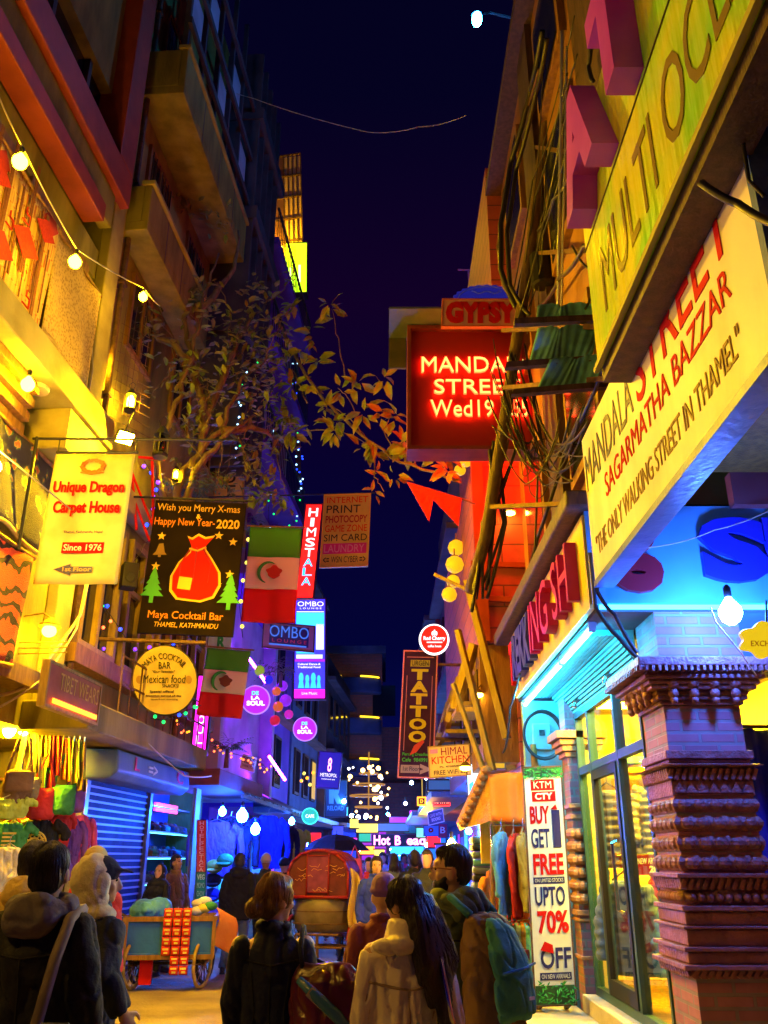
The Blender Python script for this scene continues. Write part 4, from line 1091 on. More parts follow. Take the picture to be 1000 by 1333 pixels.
ob = px_sign('lit_poster', 'tall blue lit lounge poster under the red vertical sign', (383, 909), (423, 909), (385, 780), 22, col('face_ombo'),
        [('OMBO', .07, .925, .95, .975, col('lit_white'), dict(bold=.03)), ('L O U N G E', .15, .895, .88, .912, col('lit_white'), {}), ('#', .04, .865, .96, .872, col('lit_white')), ('#', .03, .72, .97, .86, col('ombo_cyan')), ('#', .70, .48, .96, .74, col('ombo_white')), ('#', .05, .44, .65, .62, col('ombo_cyan')),
         ('#', .05, .39, .92, .43, col('ombo_white')), ('#', .25, .55, .55, .70, col('ombo_white'), dict(z=.003)), ('Cultural Dance &', .1, .325, .85, .345, col('lit_white'), {}), ('Traditional Food', .1, .295, .85, .315, col('lit_white'), {}), ('#', 0.0, 0.0, 1.0, .085, col('face_magenta')), ('Live Music', .25, .035, .75, .06, col('lit_white'), dict(z=.01)), ('#', .0, .36, 1, .385, col('face_violet'))], th=.2, edge=col('metal_dark'))
T, w_, h_ = pxframe((383, 909), (423, 909), (385, 780), 22)
mb = MB(T)
for cx, cy, q in ((.22, .20, .10), (.42, .19, .08), (.62, .2, .1), (.8, .19, .07)):
    mb.prism([((cx + q * .8 * math.cos(t)) * w_, (cy + q * .5 * math.sin(t)) * h_) for t in [2 * pi * k / 12 for k in range(12)]], .004, .008); mb.prism([((cx - q) * w_, .10 * h_), ((cx + q) * w_, .10 * h_), ((cx + q * .5) * w_, .18 * h_), ((cx - q * .5) * w_, .18 * h_)], .004, .008)
mb.build('poster_figures', col('ombo_cyan'), ob)
px_sign('lounge_sign', 'dull horizontal lounge sign with blue letters crossing the lit poster', (342, 842), (408, 848), (344, 810), 18.5, mat('board_mauve', (.30, .16, .26), (.38, .20, .32), 3, .5),
        [('#', .12, .12, .90, .93, col('paint_navy')), ('OMBO', .12, .45, .90, .92, em('ombo_dim', (.05, .2, 1), .9), dict(bold=.01, z=.008)), ('L O U N G E', .18, .25, .86, .38, em('mag_dim', (.8, .02, .3), .4), dict(z=.008)), ('#', .12, .12, .86, .18, col('ombo_dim'), dict(z=.006))], edge=col('metal_dark'), ew=.02)
for lab, cx, cy, q, Y in (('upper violet round lit sign with white letters', 333, 911, 17.5, 19.5), ('lower farther violet round lit sign with white letters', 397, 949, 14.5, 23)):
    px_sign('round_lit_sign', lab, (cx - q, cy + q), (cx + q, cy + q), (cx - q, cy - q), Y, col('face_violet'), [('DE', .36, .68, .62, .82, col('lit_cyan'), dict(bold=.03)), ('LA', .33, .50, .66, .64, col('lit_white'), dict(bold=.03)), ('SOUL', .16, .28, .84, .46, col('lit_white'), dict(bold=.05))], th=.12, edge=em('rim_violet', (.45, .2, 1), 1.5), ew=.03, shape='round')
px_sign('hanging_lightbox', 'deep blue lightbox with a white hotel emblem', (412, 1024), (440, 1026), (417, 979), 26, col('face_blue'), [('METROPOL', .12, .30, .90, .40, col('lit_white'), {}), ('hotel and spa', .2, .21, .82, .25, col('lit_white'), {}), ('8', .42, .45, .60, .85, col('lit_pink'), dict(bold=.01))], th=.3, edge=col('paint_navy'))
px_sign('hanging_signboard', 'dark blue square sign with pale shape below the blue lightbox', (424, 1063), (450, 1063), (425, 1017), 28, mat('board_night', (.015, .03, .08), None), [('RELOAD', .08, .17, .9, .30, mat('paint_steel', (.12, .25, .42), None), {}), ('R', .15, .36, .85, .92, col('paint_steel'), dict(bold=.08))], th=.1, edge=col('paint_black'))
px_sign('round_lit_sign', 'small green round lit sign above the rickshaw', (394, 1072), (413, 1072), (394, 1053), 24, col('face_green'), [('CAFE', .2, .38, .8, .62, col('lit_white'), {})], th=.1, edge=col('lit_cyan'), ew=.03, shape='round')
px_sign('vertical_sign', 'yellow green lit rooftop sign high above the street', (371, 381), (399, 380), (372, 317), 23.3, col('face_spoton'), [('SPOTON', .26, .08, .50, .94, col('paint_brown'), dict(stack=1, bold=0)), ('#', .18, .08, .30, .5, em('tube_lime', (.95, 1, .4), 3)), ('#', .62, .2, .72, .55, col('tube_lime'))], th=.35, edge=col('metal_dark'))
px_sign('hotel_sign', 'dim cream vertical hotel sign among the creeper leaves', (280, 650), (315, 650), (282, 596), 17.5, mat('board_dimcream', (.42, .30, .10), (.52, .38, .15), 3, .6), [('HOT', .25, .05, .75, .98, col('paint_black'), dict(stack=1))], th=.15, edge=col('wood_gold'))
px_sign('paper_notice', 'small white paper notice tied under the red lights', (312, 1000), (331, 1006), (316, 981), 18.6, col('paper_white'), [('NO SMOKING', .1, .7, .9, .85, col('paint_black'), {}), ('PLEASE', .1, .45, .9, .6, col('paint_black'), {}), ('THANK YOU', .1, .2, .9, .35, col('paint_black'), {})], th=.01)
px_sign('lettered_board', 'small white and green lettered board behind the holiday sign', (270, 846), (300, 846), (272, 826), 15.5, col('paper_white'), [('R', .4, .1, .75, .9, col('paint_green'), dict(bold=.05))], th=.04)

# spray of green vertical letters painted on the ochre wall: a hanging letter sign
T, w_, h_ = pxframe((158, 500), (182, 500), (160, 428), 12.8)
r = thing('vertical_letter_sign', 'dark vertical letters on a thin rod beside the floodlight', 'sign', T @ V((0, 0, 0)))
mb = MB(T); stack(mb, 'HOTEL', .2 * w_, 0, .95 * w_, h_, z=0, depth=.03, bold=.03); mb.build('lettering', mat('paint_bottle', (.05, .07, .02), None), r)
mb = MB(T); mb.tube([(.05 * w_, -.5, 0), (.05 * w_, h_ + .9, 0)], .02, 6); mb.box((.05 * w_, h_ * .98, -.01), (w_, h_, .02)); mb.box((.05 * w_, 0, -.01), (w_, .02, .02)); mb.build('rod', col('metal_dark'), r)

# ---------------------------------------------------------------- LEFT: lamps on their wires
def bulb(label, p, r=.07, m='bulb_warm', cap=True, group=None, name='light_bulb'):
    p = V(p); o = thing(name, label, 'light bulb', p, 0, group)
    mb = MB(Matrix.Translation(p)); mb.lathe([(.25 * r, .0), (.45 * r, -.3 * r), (.95 * r, -1.0 * r), (1.0 * r, -1.5 * r), (.75 * r, -2.1 * r), (.35 * r, -2.4 * r), (.02, -2.45 * r)], 14); mb.build('glass_bulb', col(m), o, True)
    mb = MB(Matrix.Translation(p)); mb.lathe([(.30 * r, 0), (.34 * r, .2 * r), (.34 * r, .9 * r), (.12 * r, 1.2 * r)], 10); mb.build('socket', col('metal_dark'), o, True)
    return o
def cable(label, pts, r=.008, m='cable_black', name='cable', group=None, sag=0, n=14, cat='cable'):
    pts = [V(p) for p in pts]; out = []
    for i in range(len(pts) - 1):
        for k in range(n):
            t = k / n; out.append(pts[i].lerp(pts[i + 1], t) - V((0, 0, sag * 4 * t * (1 - t))))
    out.append(pts[-1])
    mb = MB(); mb.tube(out, r, 5)
    return tag(mb.build(name, col(m), None, True), label, cat, group)
pb = [PL(28, 200, 1.0), PL(99, 332, .95), P(187, 380, 10.4)]
bulb('big glowing bulb nearest the top left corner', pb[0], .075, group='bulbs over the carpets')
bulb('glowing bulb in front of the shaggy gold carpet top', pb[1], .072, group='bulbs over the carpets')
bulb('glowing bulb hanging beside the mesh at the ochre pilaster', pb[2], .062, group='bulbs over the carpets')
bulb('glowing bulb under the cream slab left of the carpets', PL(38, 490, .55), .075, group='bulbs over the carpets')
for i, (y, z) in enumerate(((7.3, 5.1), (5.9, 5.05), (2.4, 5.0))):  # low string added out of view to light the right-hand boards and people
    bulb(('added low string bulb in front of the nearest shop', 'second added low string bulb along the shop fronts', 'third added low string bulb along the shop fronts', 'added low string bulb nearest overhead')[i], (lx(y, .9), y, z), .075 if y > 3 else .092, 'bulb_added', group='bulbs over the carpets')
cable('pale wire of the added low string of bulbs along the shop fronts', [(lx(0, .9), 0, 5.1), (lx(9, .9), 9, 5.25)], .009, 'wire_white', sag=.05)
cable('thin pale wire that carries the carpet bulbs down the wall', [PL(-20, 80, .7), pb[0] + V((0, 0, .08)), pb[1] + V((0, 0, .08)), pb[2] + V((0, 0, .07)), P(208, 398, 10.9)], .009, 'wire_white', sag=.03)
cable('pale wire dropping from the carpets to the banner bracket', [P(78, 520, 9.6), P(120, 625, 9.9)], .008, 'wire_white', sag=.04)
def lantern(label, p, k=1.0, lit=True, group=None):
    p = V(p); o = thing('lantern', label, 'lantern', p, 0, group); M = Matrix.Translation(p)
    mb = MB(M); mb.lathe([(.075 * k, -.16 * k), (.085 * k, -.14 * k), (.085 * k, -.12 * k), (.05 * k, -.12 * k)], 12); mb.lathe([(.05 * k, .10 * k), (.085 * k, .10 * k), (.06 * k, .15 * k), (.03 * k, .20 * k), (.01, .22 * k)], 12)
    for q in range(4): t = q * pi / 2; mb.tube([(.075 * k * math.cos(t), .075 * k * math.sin(t), -.12 * k), (.075 * k * math.cos(t), .075 * k * math.sin(t), .10 * k)], .007 * k, 5)
    mb.tube([(.02, 0, .2 * k), (.05 * k, 0, .28 * k), (0, 0, .33 * k), (-.05 * k, 0, .28 * k), (-.02, 0, .2 * k)], .006, 5); mb.build('cage', col('metal_dark'), o)
    mb = MB(M); mb.lathe([(.03 * k, -.115 * k), (.055 * k, -.05 * k), (.055 * k, .04 * k), (.03 * k, .095 * k)], 12); mb.build('glass_chimney', col('lantern_warm') if lit else col('pane_dark'), o, True)
    return o
lantern('lit storm lantern above the vertical dark letters', P(131, 465, 11.0), 1.0)
lantern('lit storm lantern at the foot of the creeper mesh', P(170, 523, 11.6), 1.05)
lantern('unlit storm lantern hanging under the creeper branches', P(210, 578, 12.4), 1.5, False)
lantern('small lit lantern in the palm leaves left of the cream sign', P(229, 618, 12.8), .7)
# square floodlight on the banner bracket
p = P(163, 570, 10.3); o = thing('floodlight', 'small square floodlight shining above the yellow banner', 'floodlight', p)
Mx = Matrix.Translation(p) @ V((3.3, -4.2, -6.6)).to_track_quat('-Y', 'Z').to_matrix().to_4x4()
mb = MB(Mx); mb.box((-.11, .0, -.09), (.11, .06, .09)); mb.build('housing', col('metal_dark'), o, bevel=.01)
mb = MB(Mx); mb.box((-.098, -.01, -.078), (.098, -.001, .078)); mb.build('lens', em('flood_warm', (1, .57, .004), 11500), o)
mb = MB(Mx); mb.tube([(0, .06, 0), (0, .12, .1), (0, .1, .35)], .012, 6); mb.build('bracket', col('metal_dark'), o)
# shaded wall lamp over the hanging clothes
p = P(65, 815, 10.1); o = thing('wall_lamp', 'glowing wall lamp with thin arms left of the timber windows', 'lamp', p)
mb = MB(Matrix.Translation(p)); mb.ball((0, 0, -.06), .085, 14, (1, 1, .9)); mb.build('glass_bulb', col('bulb_warm'), o, True)
mb = MB(Matrix.Translation(p)); mb.lathe([(.13, -.01), (.12, .02), (.06, .06), (.03, .1)], 16); mb.tube([(0, 0, .1), (-.1, 0, .16), (-.35, 0, .12)], .012, 6)
for q in range(3): mb.tube([(-.35, 0, -.2 - q * .07), (.25, 0, -.2 - q * .06)], .009, 5)
mb.build('arm', col('wood_gold'), o)
bulb('bright shop bulb at the far left over the bags', P(14, 940, 10.6), .075, 'bulb_shop', group='shop bulbs left')
bulb('bright shop bulb just right of the first over the bags', P(33, 938, 10.9), .075, 'bulb_shop', group='shop bulbs left')
# a few loose wires
random.seed(3)
for i, (q, lab) in enumerate((([P(0, 905, 9.6), P(40, 890, 10), P(70, 850, 10.2), P(105, 800, 10.6), P(118, 740, 10.9), P(125, 690, 11)], 'thick pale cable bundle climbing from the shop sign to the windows'),
                ([P(0, 920, 9.5), P(60, 880, 10.1), P(100, 818, 10.5), P(112, 760, 10.8)], 'pale cable running beside the thicker bundle on the left'),
                ([P(120, 940, 11.5), P(180, 955, 12.2), P(240, 1010, 13.5), P(275, 1010, 14.5)], 'pale cable looping under the round bar sign'),
                ([P(118, 395, 10.2), P(121, 480, 10.3), P(108, 560, 10.4), P(100, 590, 10.4)], 'thin pale wire down the ochre pilaster'))):
    cable(lab, q, (.022, .014, .012, .01)[i], 'wire_white', sag=.02)
cable('thin pale wire crossing the dark sky', [P(255, 100, 16), P(330, 128, 14), P(480, 172, 13), P(545, 165, 12), P(607, 150, 11)], .008, 'wire_white', sag=.06)

bulb('small added bulb lighting the rooftop hoarding lattice', P(364, 318, 23.2), .09, 'bulb_shop')  # extra bulb, added so the hoarding lattice is lit
for u, v, Y, lab in ((336, 872, 20.5, 'violet blue tube lamp on the purple wall above the round signs'), (362, 1000, 23, 'second violet tube lamp added lower along the purple wall')):  # upper tube follows a bluish lamp; lower one is added to tint the wall
    p = P(u, v, Y); o = thing('tube_lamp', lab, 'tube lamp', p); mb = MB(); mb.tube([p + V((-.25, 0, .3)), p + V((.2, 0, -.3))], .03, 8); mb.build('tube', em('tube_violet', (.25, .012, 1), 420), o, True)
    mb = MB(); mb.beam(p + V((-.3, .04, .32)), p + V((.2, .04, -.34)), .05, .04); mb.build('holder', col('metal_dark'), o)
for i, (u, v, q, Y, m_, lab) in enumerate(((338, 873, 7, 20, ('pl_lime', (.4, .6, .02)), 'lime paper lantern on the violet wall'), (360, 900, 6, 20.5, ('pl_orange', (1, .18, .02)), 'orange paper lantern beside the upper round sign'), (368, 893, 7, 21, ('pl_violet', (.4, .03, .9)), 'violet paper lantern above the orange one'), (372, 912, 8, 21, ('pl_violet', 0), 'larger violet paper lantern of the cluster'), (362, 920, 7, 20.6, ('pl_orange', 0), 'second orange paper lantern below the first'), (358, 938, 7, 20.6, ('pl_red', (.9, .02, .04)), 'red paper lantern low in the cluster'), (376, 930, 6, 21.3, ('pl_pink', (.9, .03, .5)), 'pink paper lantern at the cluster edge'), (350, 885, 6, 20.2, ('pl_blue', (.03, .03, 1)), 'deep blue paper lantern on the violet wall'))):
    p = P(u, v, Y); rr = q / F * Y; o = thing('paper_lantern', lab, 'lantern', p, 0, 'coloured paper lanterns'); mt = em(m_[0], m_[1], .55, tuple(.4 * c for c in m_[1])) if m_[1] else col(m_[0])
    mb = MB(Matrix.Translation(p)); mb.lathe([(rr * .3, -rr * .92), (rr * .75, -rr * .65), (rr, 0), (rr * .75, rr * .65), (rr * .3, rr * .92)], 14); mb.build('shade', mt, o, True)
    mb = MB(Matrix.Translation(p)); mb.tube([(0, 0, rr * .9), (0, 0, rr * 2)], .01, 4); mb.build('cord', col('cable_black'), o)
# ---------------------------------------------------------------- fairy lights
LEDM = {}
def fairy(label, pts, colors, step=.25, r=.018, jit=.04, sag=0.0, name='fairy_lights', limit=60):
    pts = [V(p) for p in pts]
    o = thing(name, label, 'fairy lights', pts[0])
    mb = MB(); mb.tube(pts, .006, 4); mb.build('wire', col('cable_black'), o)
    L = sum((pts[i + 1] - pts[i]).length for i in range(len(pts) - 1)); n = min(limit, max(3, int(L / step))); step = L / n
    d = 0; i = 0; acc = 0; rn = random.Random(len(label))
    for k in range(n):
        t = (k + .5) * step
        while i < len(pts) - 2 and acc + (pts[i + 1] - pts[i]).length < t: acc += (pts[i + 1] - pts[i]).length; i += 1
        q = pts[i].lerp(pts[i + 1], (t - acc) / max((pts[i + 1] - pts[i]).length, 1e-5)) + V((rn.uniform(-jit, jit), rn.uniform(-jit, jit), rn.uniform(-jit, jit)))
        c = rn.choice(colors); key = (c, r)
        if key not in LEDM:
            m = MB(); m.ball((0, 0, 0), r, 6); b = m.build('bulb', col(c), None, True); LEDM[key] = b.data; bpy.data.objects.remove(b)
        b = bpy.data.objects.new('bulb', LEDM[key]); COL.objects.link(b); b.location = q; b.parent = o; b.matrix_parent_inverse = wm(o).inverted()
    return o
fairy('blue and white fairy lights down the pale building corner', [P(357, 360, 23), P(356, 420, 23), P(360, 470, 22.9), P(352, 540, 22.8)], ['led_blue', 'led_white', 'led_blue', 'led_green'], .16, .028)
fairy('green and blue fairy lights along the outer balcony edge', [P(383, 470, 23.5), P(385, 560, 23.4), P(391, 620, 23.3), P(381, 690, 23.2)], ['led_blue', 'led_green', 'led_white'], .13, .028, .12)
fairy('white fairy lights climbing through the creeper leaves', [P(336, 470, 16), P(318, 490, 16), P(312, 530, 15.8), P(311, 560, 15.6), P(306, 600, 15.5)], ['led_white', 'led_green', 'led_white'], .16, .022, .06)
fairy('green fairy lights on the lower balconies behind the cream sign', [P(357, 560, 21), P(350, 630, 20.8), P(350, 700, 20.6), P(362, 680, 20.5)], ['led_green', 'led_white'], .3, .026, .12)
fairy('coloured fairy lights in front of the timber windows', [P(122, 770, 12.3), P(140, 800, 12.4), P(128, 850, 12.5), P(124, 900, 12.6), P(122, 965, 12.8)], ['led_blue', 'led_green', 'led_violet', 'led_red'], .12, .026, .07)
fairy('big blue and green fairy lights along the round sign bracket', [P(117, 760, 12.4), P(160, 825, 12.5), P(176, 848, 12.6), P(245, 840, 12.7)], ['led_blue', 'led_green', 'led_violet'], .3, .03, .08)
fairy('green and blue fairy lights strung below the round bar sign', [P(196, 935, 12.5), P(212, 938, 12.5), P(226, 932, 12.5), P(262, 918, 13)], ['led_green', 'led_blue'], .14, .028, .05)
fairy('blue and red fairy lights on the stair rail above the holiday sign', [P(188, 600, 12.6), P(203, 625, 12.7), P(200, 660, 12.7), P(192, 690, 12.7)], ['led_blue', 'led_violet', 'led_blue'], .14, .035, .05)
fairy('red fairy lights draped along the maroon balcony band', [P(225, 935, 15.5), P(262, 965, 16.5), P(300, 980, 17.5), P(330, 988, 18), P(352, 1003, 19)], ['led_red', 'led_red', 'lit_orange'], .12, .022, .10)
fairy('dotted blue fairy lights over the balcony rail end', [P(198, 970, 13.2), P(216, 983, 13.5), P(226, 975, 13.6)], ['led_blue'], .1, .03, .03)
fairy('orange fairy lights clustered on the dark far balcony', [P(390, 1003, 26), P(402, 1012, 26), P(394, 1020, 26), P(404, 1008, 26)], ['lit_orange', 'lit_yellow'], .16, .05, .2)
fairy('yellow fairy lights on the wall beside the larger flag', [P(322, 690, 15.6), P(318, 740, 15.6), P(312, 790, 15.6), P(316, 830, 15.6)], ['lit_yellow'], .4, .04, .05)

# ---------------------------------------------------------------- creeper, branch and palms
random.seed(21)
def leaf(mb, p, d, L, Wd, up=(0, 0, 1), bend=.25):
    p = V(p); d = V(d).normalized(); s = d.cross(V(up))
    if s.length < .05: s = d.cross(V((1, 0, 0)))
    s.normalize(); n = s.cross(d)
    pts = [p, p + d * L * .35 + s * Wd * .5 + n * bend * L * .1, p + d * L * .35 - s * Wd * .5 + n * bend * L * .1, p + d * L * .72 + s * Wd * .36 - n * bend * L * .08, p + d * L * .72 - s * Wd * .36 - n * bend * L * .08, p + d * L - n * bend * L * .5, p + d * L * .4 - n * .02 * L, p + d * L * .72 - n * bend * L * .16]
    mb.add(pts, [(0, 6, 1), (0, 2, 6), (6, 7, 3, 1), (2, 4, 7, 6), (7, 5, 3), (4, 5, 7)])
def branch(mb, pts, r0, r1, wob=.06):
    pts = [V(p) for p in pts]; out = []
    for i in range(len(pts) - 1):
        for k in range(5):
            t = k / 5; q = pts[i].lerp(pts[i + 1], t)
            out.append(q + V((random.uniform(-wob, wob), random.uniform(-wob, wob), random.uniform(-wob, wob))) * (1 if out else 0))
    out.append(pts[-1]); n = len(out)
    mb.tube(out, [r0 + (r1 - r0) * i / (n - 1) for i in range(n)], 6)
    return out
cr = thing('creeper', 'large leafy creeper climbing the ochre balcony building', 'creeper', P(220, 690, 12.9))
tr = MB(); ends = []
stems = [[(222, 690, 12.9), (240, 610, 13), (290, 560, 13.2), (310, 500, 13.6), (345, 470, 14)], [(228, 680, 12.9), (262, 600, 13), (300, 560, 13.3), (330, 540, 13.8)], [(222, 690, 12.9), (200, 600, 12.8), (222, 540, 12.8), (250, 470, 13), (262, 400, 13.2), (285, 330, 13.6)],
         [(250, 610, 13), (270, 560, 13.1), (252, 480, 13.2), (240, 420, 13.2), (232, 360, 13.4), (215, 250, 13.5)], [(262, 560, 13.1), (300, 470, 13.6), (320, 430, 14), (345, 395, 14.4)], [(250, 470, 13), (200, 430, 12.8), (180, 350, 12.6), (200, 300, 12.9)], [(262, 400, 13.2), (300, 360, 13.8), (310, 300, 14.2)], [(290, 560, 13.2), (345, 560, 14), (365, 580, 14.4)]]
allp = []
for st in stems: allp += branch(tr, [P(*q) for q in st], .075, .018, .05)
for k in range(46):       # hanging rootlets and twigs
    q = random.choice(allp); e = q + V((random.uniform(-.5, .5), random.uniform(-.4, .3), random.uniform(-1.3, .9)))
    branch(tr, [q, (q + e) / 2 + V((random.uniform(-.15, .15), 0, 0)), e], .014, .005, .03); ends.append(e)
tr.build('trunk', col('bark'), cr, True)
lf = MB()
clumps = [(338, 440, 14.2, .75, 150), (315, 480, 13.8, .7, 130), (345, 510, 14.2, .6, 110), (300, 420, 13.8, .7, 80), (365, 560, 14.4, .55, 80), (330, 590, 14, .6, 100), (268, 480, 13.1, .75, 90), (262, 540, 13.1, .6, 70), (250, 400, 13.2, .7, 60), (355, 470, 14.5, .5, 70), (240, 470, 13, .6, 50), (180, 430, 12.5, .35, 40), (175, 400, 12.4, .3, 40), (210, 262, 13.4, .4, 40), (258, 262, 13.9, .45, 40), (285, 285, 14.2, .4, 36), (230, 250, 13.6, .35, 30), (340, 380, 14.5, .45, 50), (325, 640, 14, .5, 70), (350, 645, 14.2, .4, 50)]
l2 = MB(); l3 = MB()
for u, v, Y, rad, n in clumps:
    c = P(u, v, Y)
    for k in range(int(n * .75)):
        d = V((random.gauss(0, 1), random.gauss(0, 1), random.gauss(0, 1))); d = d.normalized() * rad * random.random() ** .45
        q = c + V((d.x, d.y * .8, d.z)); dd = V((random.uniform(-1, 1), random.uniform(-1, .4), random.uniform(-1, .3)))
        L = random.uniform(.13, .26); t = random.random()
        leaf(lf if t < .62 else (l2 if t < .92 else l3), q, dd, L, L * random.uniform(.38, .52))
for e in ends:
    for k in range(5):
        L = random.uniform(.12, .2); leaf(lf, e + V((random.uniform(-.12, .12), random.uniform(-.1, .1), random.uniform(-.12, .12))), (random.uniform(-1, 1), random.uniform(-1, .5), random.uniform(-1, .2)), L, L * .45)
lf.build('crown', col('leaf_green'), cr); l2.build('crown', col('leaf_light'), cr); l3.build('crown', col('leaf_rust'), cr)

# the long branch with big leaves that reaches over the street
bt = thing('overhanging_branch', 'long bare branch with big oval leaves reaching over the street', 'branch', P(372, 480, 14.5))
tr = MB(); random.seed(5)
main = branch(tr, [P(q[0], q[1], q[2]) for q in ((362, 420, 14.8), (388, 470, 14.3), (420, 520, 13.6), (470, 565, 12.8), (520, 600, 12.2), (600, 628, 11.6))], .035, .022, .02)
sub = []
for pts in (((400, 525, 14), (380, 480, 14.2)), ((452, 498, 13.2), (440, 440, 13.3), (432, 402, 13.3)), ((500, 505, 12.7), (490, 490, 12.8)), ((395, 560, 14), (440, 560, 13.4), (485, 580, 12.8)), ((470, 565, 12.8), (455, 520, 13), (440, 505, 13.1)), ((520, 600, 12.2), (500, 560, 12.5), (510, 540, 12.5)), ((540, 605, 12.1), (545, 560, 12.2)), ((490, 585, 12.6), (488, 620, 12.5), (500, 640, 12.4)), ((600, 628, 11.6), (560, 590, 11.9), (530, 575, 12.2)), ((420, 520, 13.6), (455, 545, 13.1), (500, 600, 12.5))):
    sub.append(branch(tr, [P(*q) for q in pts], .014, .006, .02))
tr.build('limb', col('bark'), bt, True)
A = MB(); Bm = MB(); Cm = MB()
def cluster(c, n, L0):
    for k in range(n):
        t = 2 * pi * k / n + random.uniform(-.7, .7); L = L0 * random.uniform(.45, 1.1)
        d = V((math.cos(t), random.uniform(-.9, .6), math.sin(t) * .8 - random.uniform(0, .7))); c = V(c) + V((random.uniform(-.05, .05), random.uniform(-.08, .08), random.uniform(-.06, .06))); m = (A, Bm, Cm)[random.choice((0, 0, 1, 1, 2))]
        leaf(m, V(c) + d * .03, d, L, L * random.uniform(.34, .52), (random.uniform(-.8, .8), -1, random.uniform(-.4, .9)), random.uniform(.2, .8))
for u, v, Y, n, L in ((432, 398, 13.3, 6, .34), (380, 400, 14.4, 6, .36), (408, 418, 14.0, 5, .34), (395, 462, 14.2, 5, .32), (412, 470, 13.9, 5, .34), (385, 500, 14.2, 6, .36), (445, 505, 13.1, 6, .34), (468, 500, 12.9, 6, .34), (500, 488, 12.7, 6, .36), (425, 528, 13.5, 5, .3), (440, 545, 13.3, 6, .36), (432, 560, 13.3, 5, .3), (480, 545, 12.8, 6, .34), (470, 580, 12.8, 5, .3), (510, 545, 12.5, 7, .36), (520, 570, 12.3, 6, .34), (500, 540, 12.6, 5, .3), (490, 590, 12.6, 5, .3), (530, 600, 12.1, 6, .32), (545, 575, 12.1, 6, .3), (560, 600, 11.9, 6, .3), (488, 612, 12.5, 4, .24), (486, 638, 12.5, 4, .2), (405, 505, 13.8, 5, .34), (372, 545, 14.4, 5, .32), (380, 560, 14.3, 4, .36), (580, 612, 11.7, 6, .28), (515, 615, 12.2, 5, .26)):
    cluster(P(u, v, Y), n + random.randint(0, 4), L)
A.build('foliage', col('leaf_light'), bt); Bm.build('foliage', mat('leaf_olive', (.12, .16, .03), (.22, .25, .06), 6, .5), bt); Cm.build('foliage', col('leaf_rust'), bt)

def palm(label, p, n, L, droop):
    o = thing('palm_plant', label, 'plant', p); p = V(p)
    for k in range(n):
        t = random.uniform(0, 2 * pi); up = random.uniform(.3, 1.1); LL = L * random.uniform(.7, 1.1); base = p
        mb = MB()
        for q in range(9):
            s = q / 8; c = base + V((math.cos(t) * LL * s, math.sin(t) * LL * s * .7, LL * (up * s - droop * s * s)))
            if q > 1:
                side = V((-math.sin(t), math.cos(t), 0)); f = V((math.cos(t), math.sin(t), -.5))
                for sg in (-1, 1): leaf(mb, c, side * sg * .8 + f * .6, .22 * (1.15 - s), .03)
        mb.build('frond', col('leaf_palm'), o)
    mb = MB(); mb.tube([p - V((0, 0, .35)), p], [.05, .03], 7); mb.build('stem', col('bark'), o)
palm('feathery palm plant above the holiday signboard', P(248, 640, 13), 22, .75, .7)
palm('feathery plant between the holiday sign and the larger flag', P(318, 690, 15.2), 16, .7, .9)
palm('dark bushy plant on the maroon balcony beside the notice', P(296, 975, 17.0), 18, .5, .5)
palm('yellow lit bush behind the lounge poster', P(366, 875, 20), 18, .8, .8)
# red stair railing seen behind the bulbs
r = thing('stair_railing', 'red iron stair railing behind the yellow banner top', 'railing', P(185, 650, 12.6)); mb = MB()
for (a, b) in (((150, 560), (205, 700)), ((152, 590), (195, 705)), ((180, 595), (215, 598)), ((198, 600), (200, 690)), ((160, 600), (165, 660)), ((172, 620), (178, 690))): mb.tube([P(a[0], a[1], 12.5), P(b[0], b[1], 12.6)], .022, 6)
mb.build('rail', col('paint_red'), r)
r = thing('wire_mesh_panel', 'diamond wire mesh panel behind the creeper and lanterns', 'mesh panel', P(150, 520, 12)); mb = MB()
for k in range(11):
    mb.tube([P(130 + k * 7, 400, 11.7), P(110 + k * 7, 540, 11.7)], .004, 4); mb.tube([P(120, 400 + k * 13, 11.72), P(195, 400 + k * 13 + 40, 11.72)], .004, 4)
mb.build('mesh', col('metal_rust'), r)
# little wall camera / speaker
r = thing('wall_speaker', 'small dark speaker under the slab right of the yellow banner', 'speaker', P(170, 745, 12.2)); mb = MB(Matrix.Translation(P(168, 748, 12.2)) @ Matrix.Rotation(.5, 4, 'Z'))
mb.box((-.11, -.12, -.22), (.11, .12, .16)); mb.build('cabinet', col('paint_black'), r, bevel=.015)
mb = MB(Matrix.Translation(P(168, 748, 12.2)) @ Matrix.Rotation(.5, 4, 'Z')); mb.tube([(0, -.121, -.08), (0, -.135, -.08)], [.08, .06], 12); mb.build('cone', col('metal_dark'), r)
# ---------------------------------------------------------------- RIGHT: corner shop
XR = 1.92
cs = thing('corner_shop_building', 'corner clothes shop with carved brick column, glass front and blue canopy fascia', 'building', (2.6, 7.5, 0))
m = MB()
m.box((3.7, 6.56, 0), (3.9, 10.6, 3.3)); m.box((1.95, 10.4, 0), (3.7, 10.6, 3.3)); m.box((1.97, 9.28, .0), (2.05, 10.4, 3.3)); m.box((2.46, 6.3, 3.0), (6, 6.5, 3.3)); m.box((1.95, 8.86, 0), (2.06, 9.28, 3.3))
m.build('wall', col('cream_panel'), cs)
m = MB(); m.box((1.95, 6.56, .30), (3.7, 10.4, .40)); m.build('floor', col('wood_brown'), cs)
m = MB(); m.box((1.97, 6.56, 3.19), (3.69, 10.39, 3.23)); m.build('ceiling', col('cream_panel'), cs)
for y in (7.5, 8.9):
    m = MB(); m.box((2.3, y, 3.13), (3.2, y + .7, 3.17)); m.build('ceiling_lamp', col('shop_ceiling'), cs)
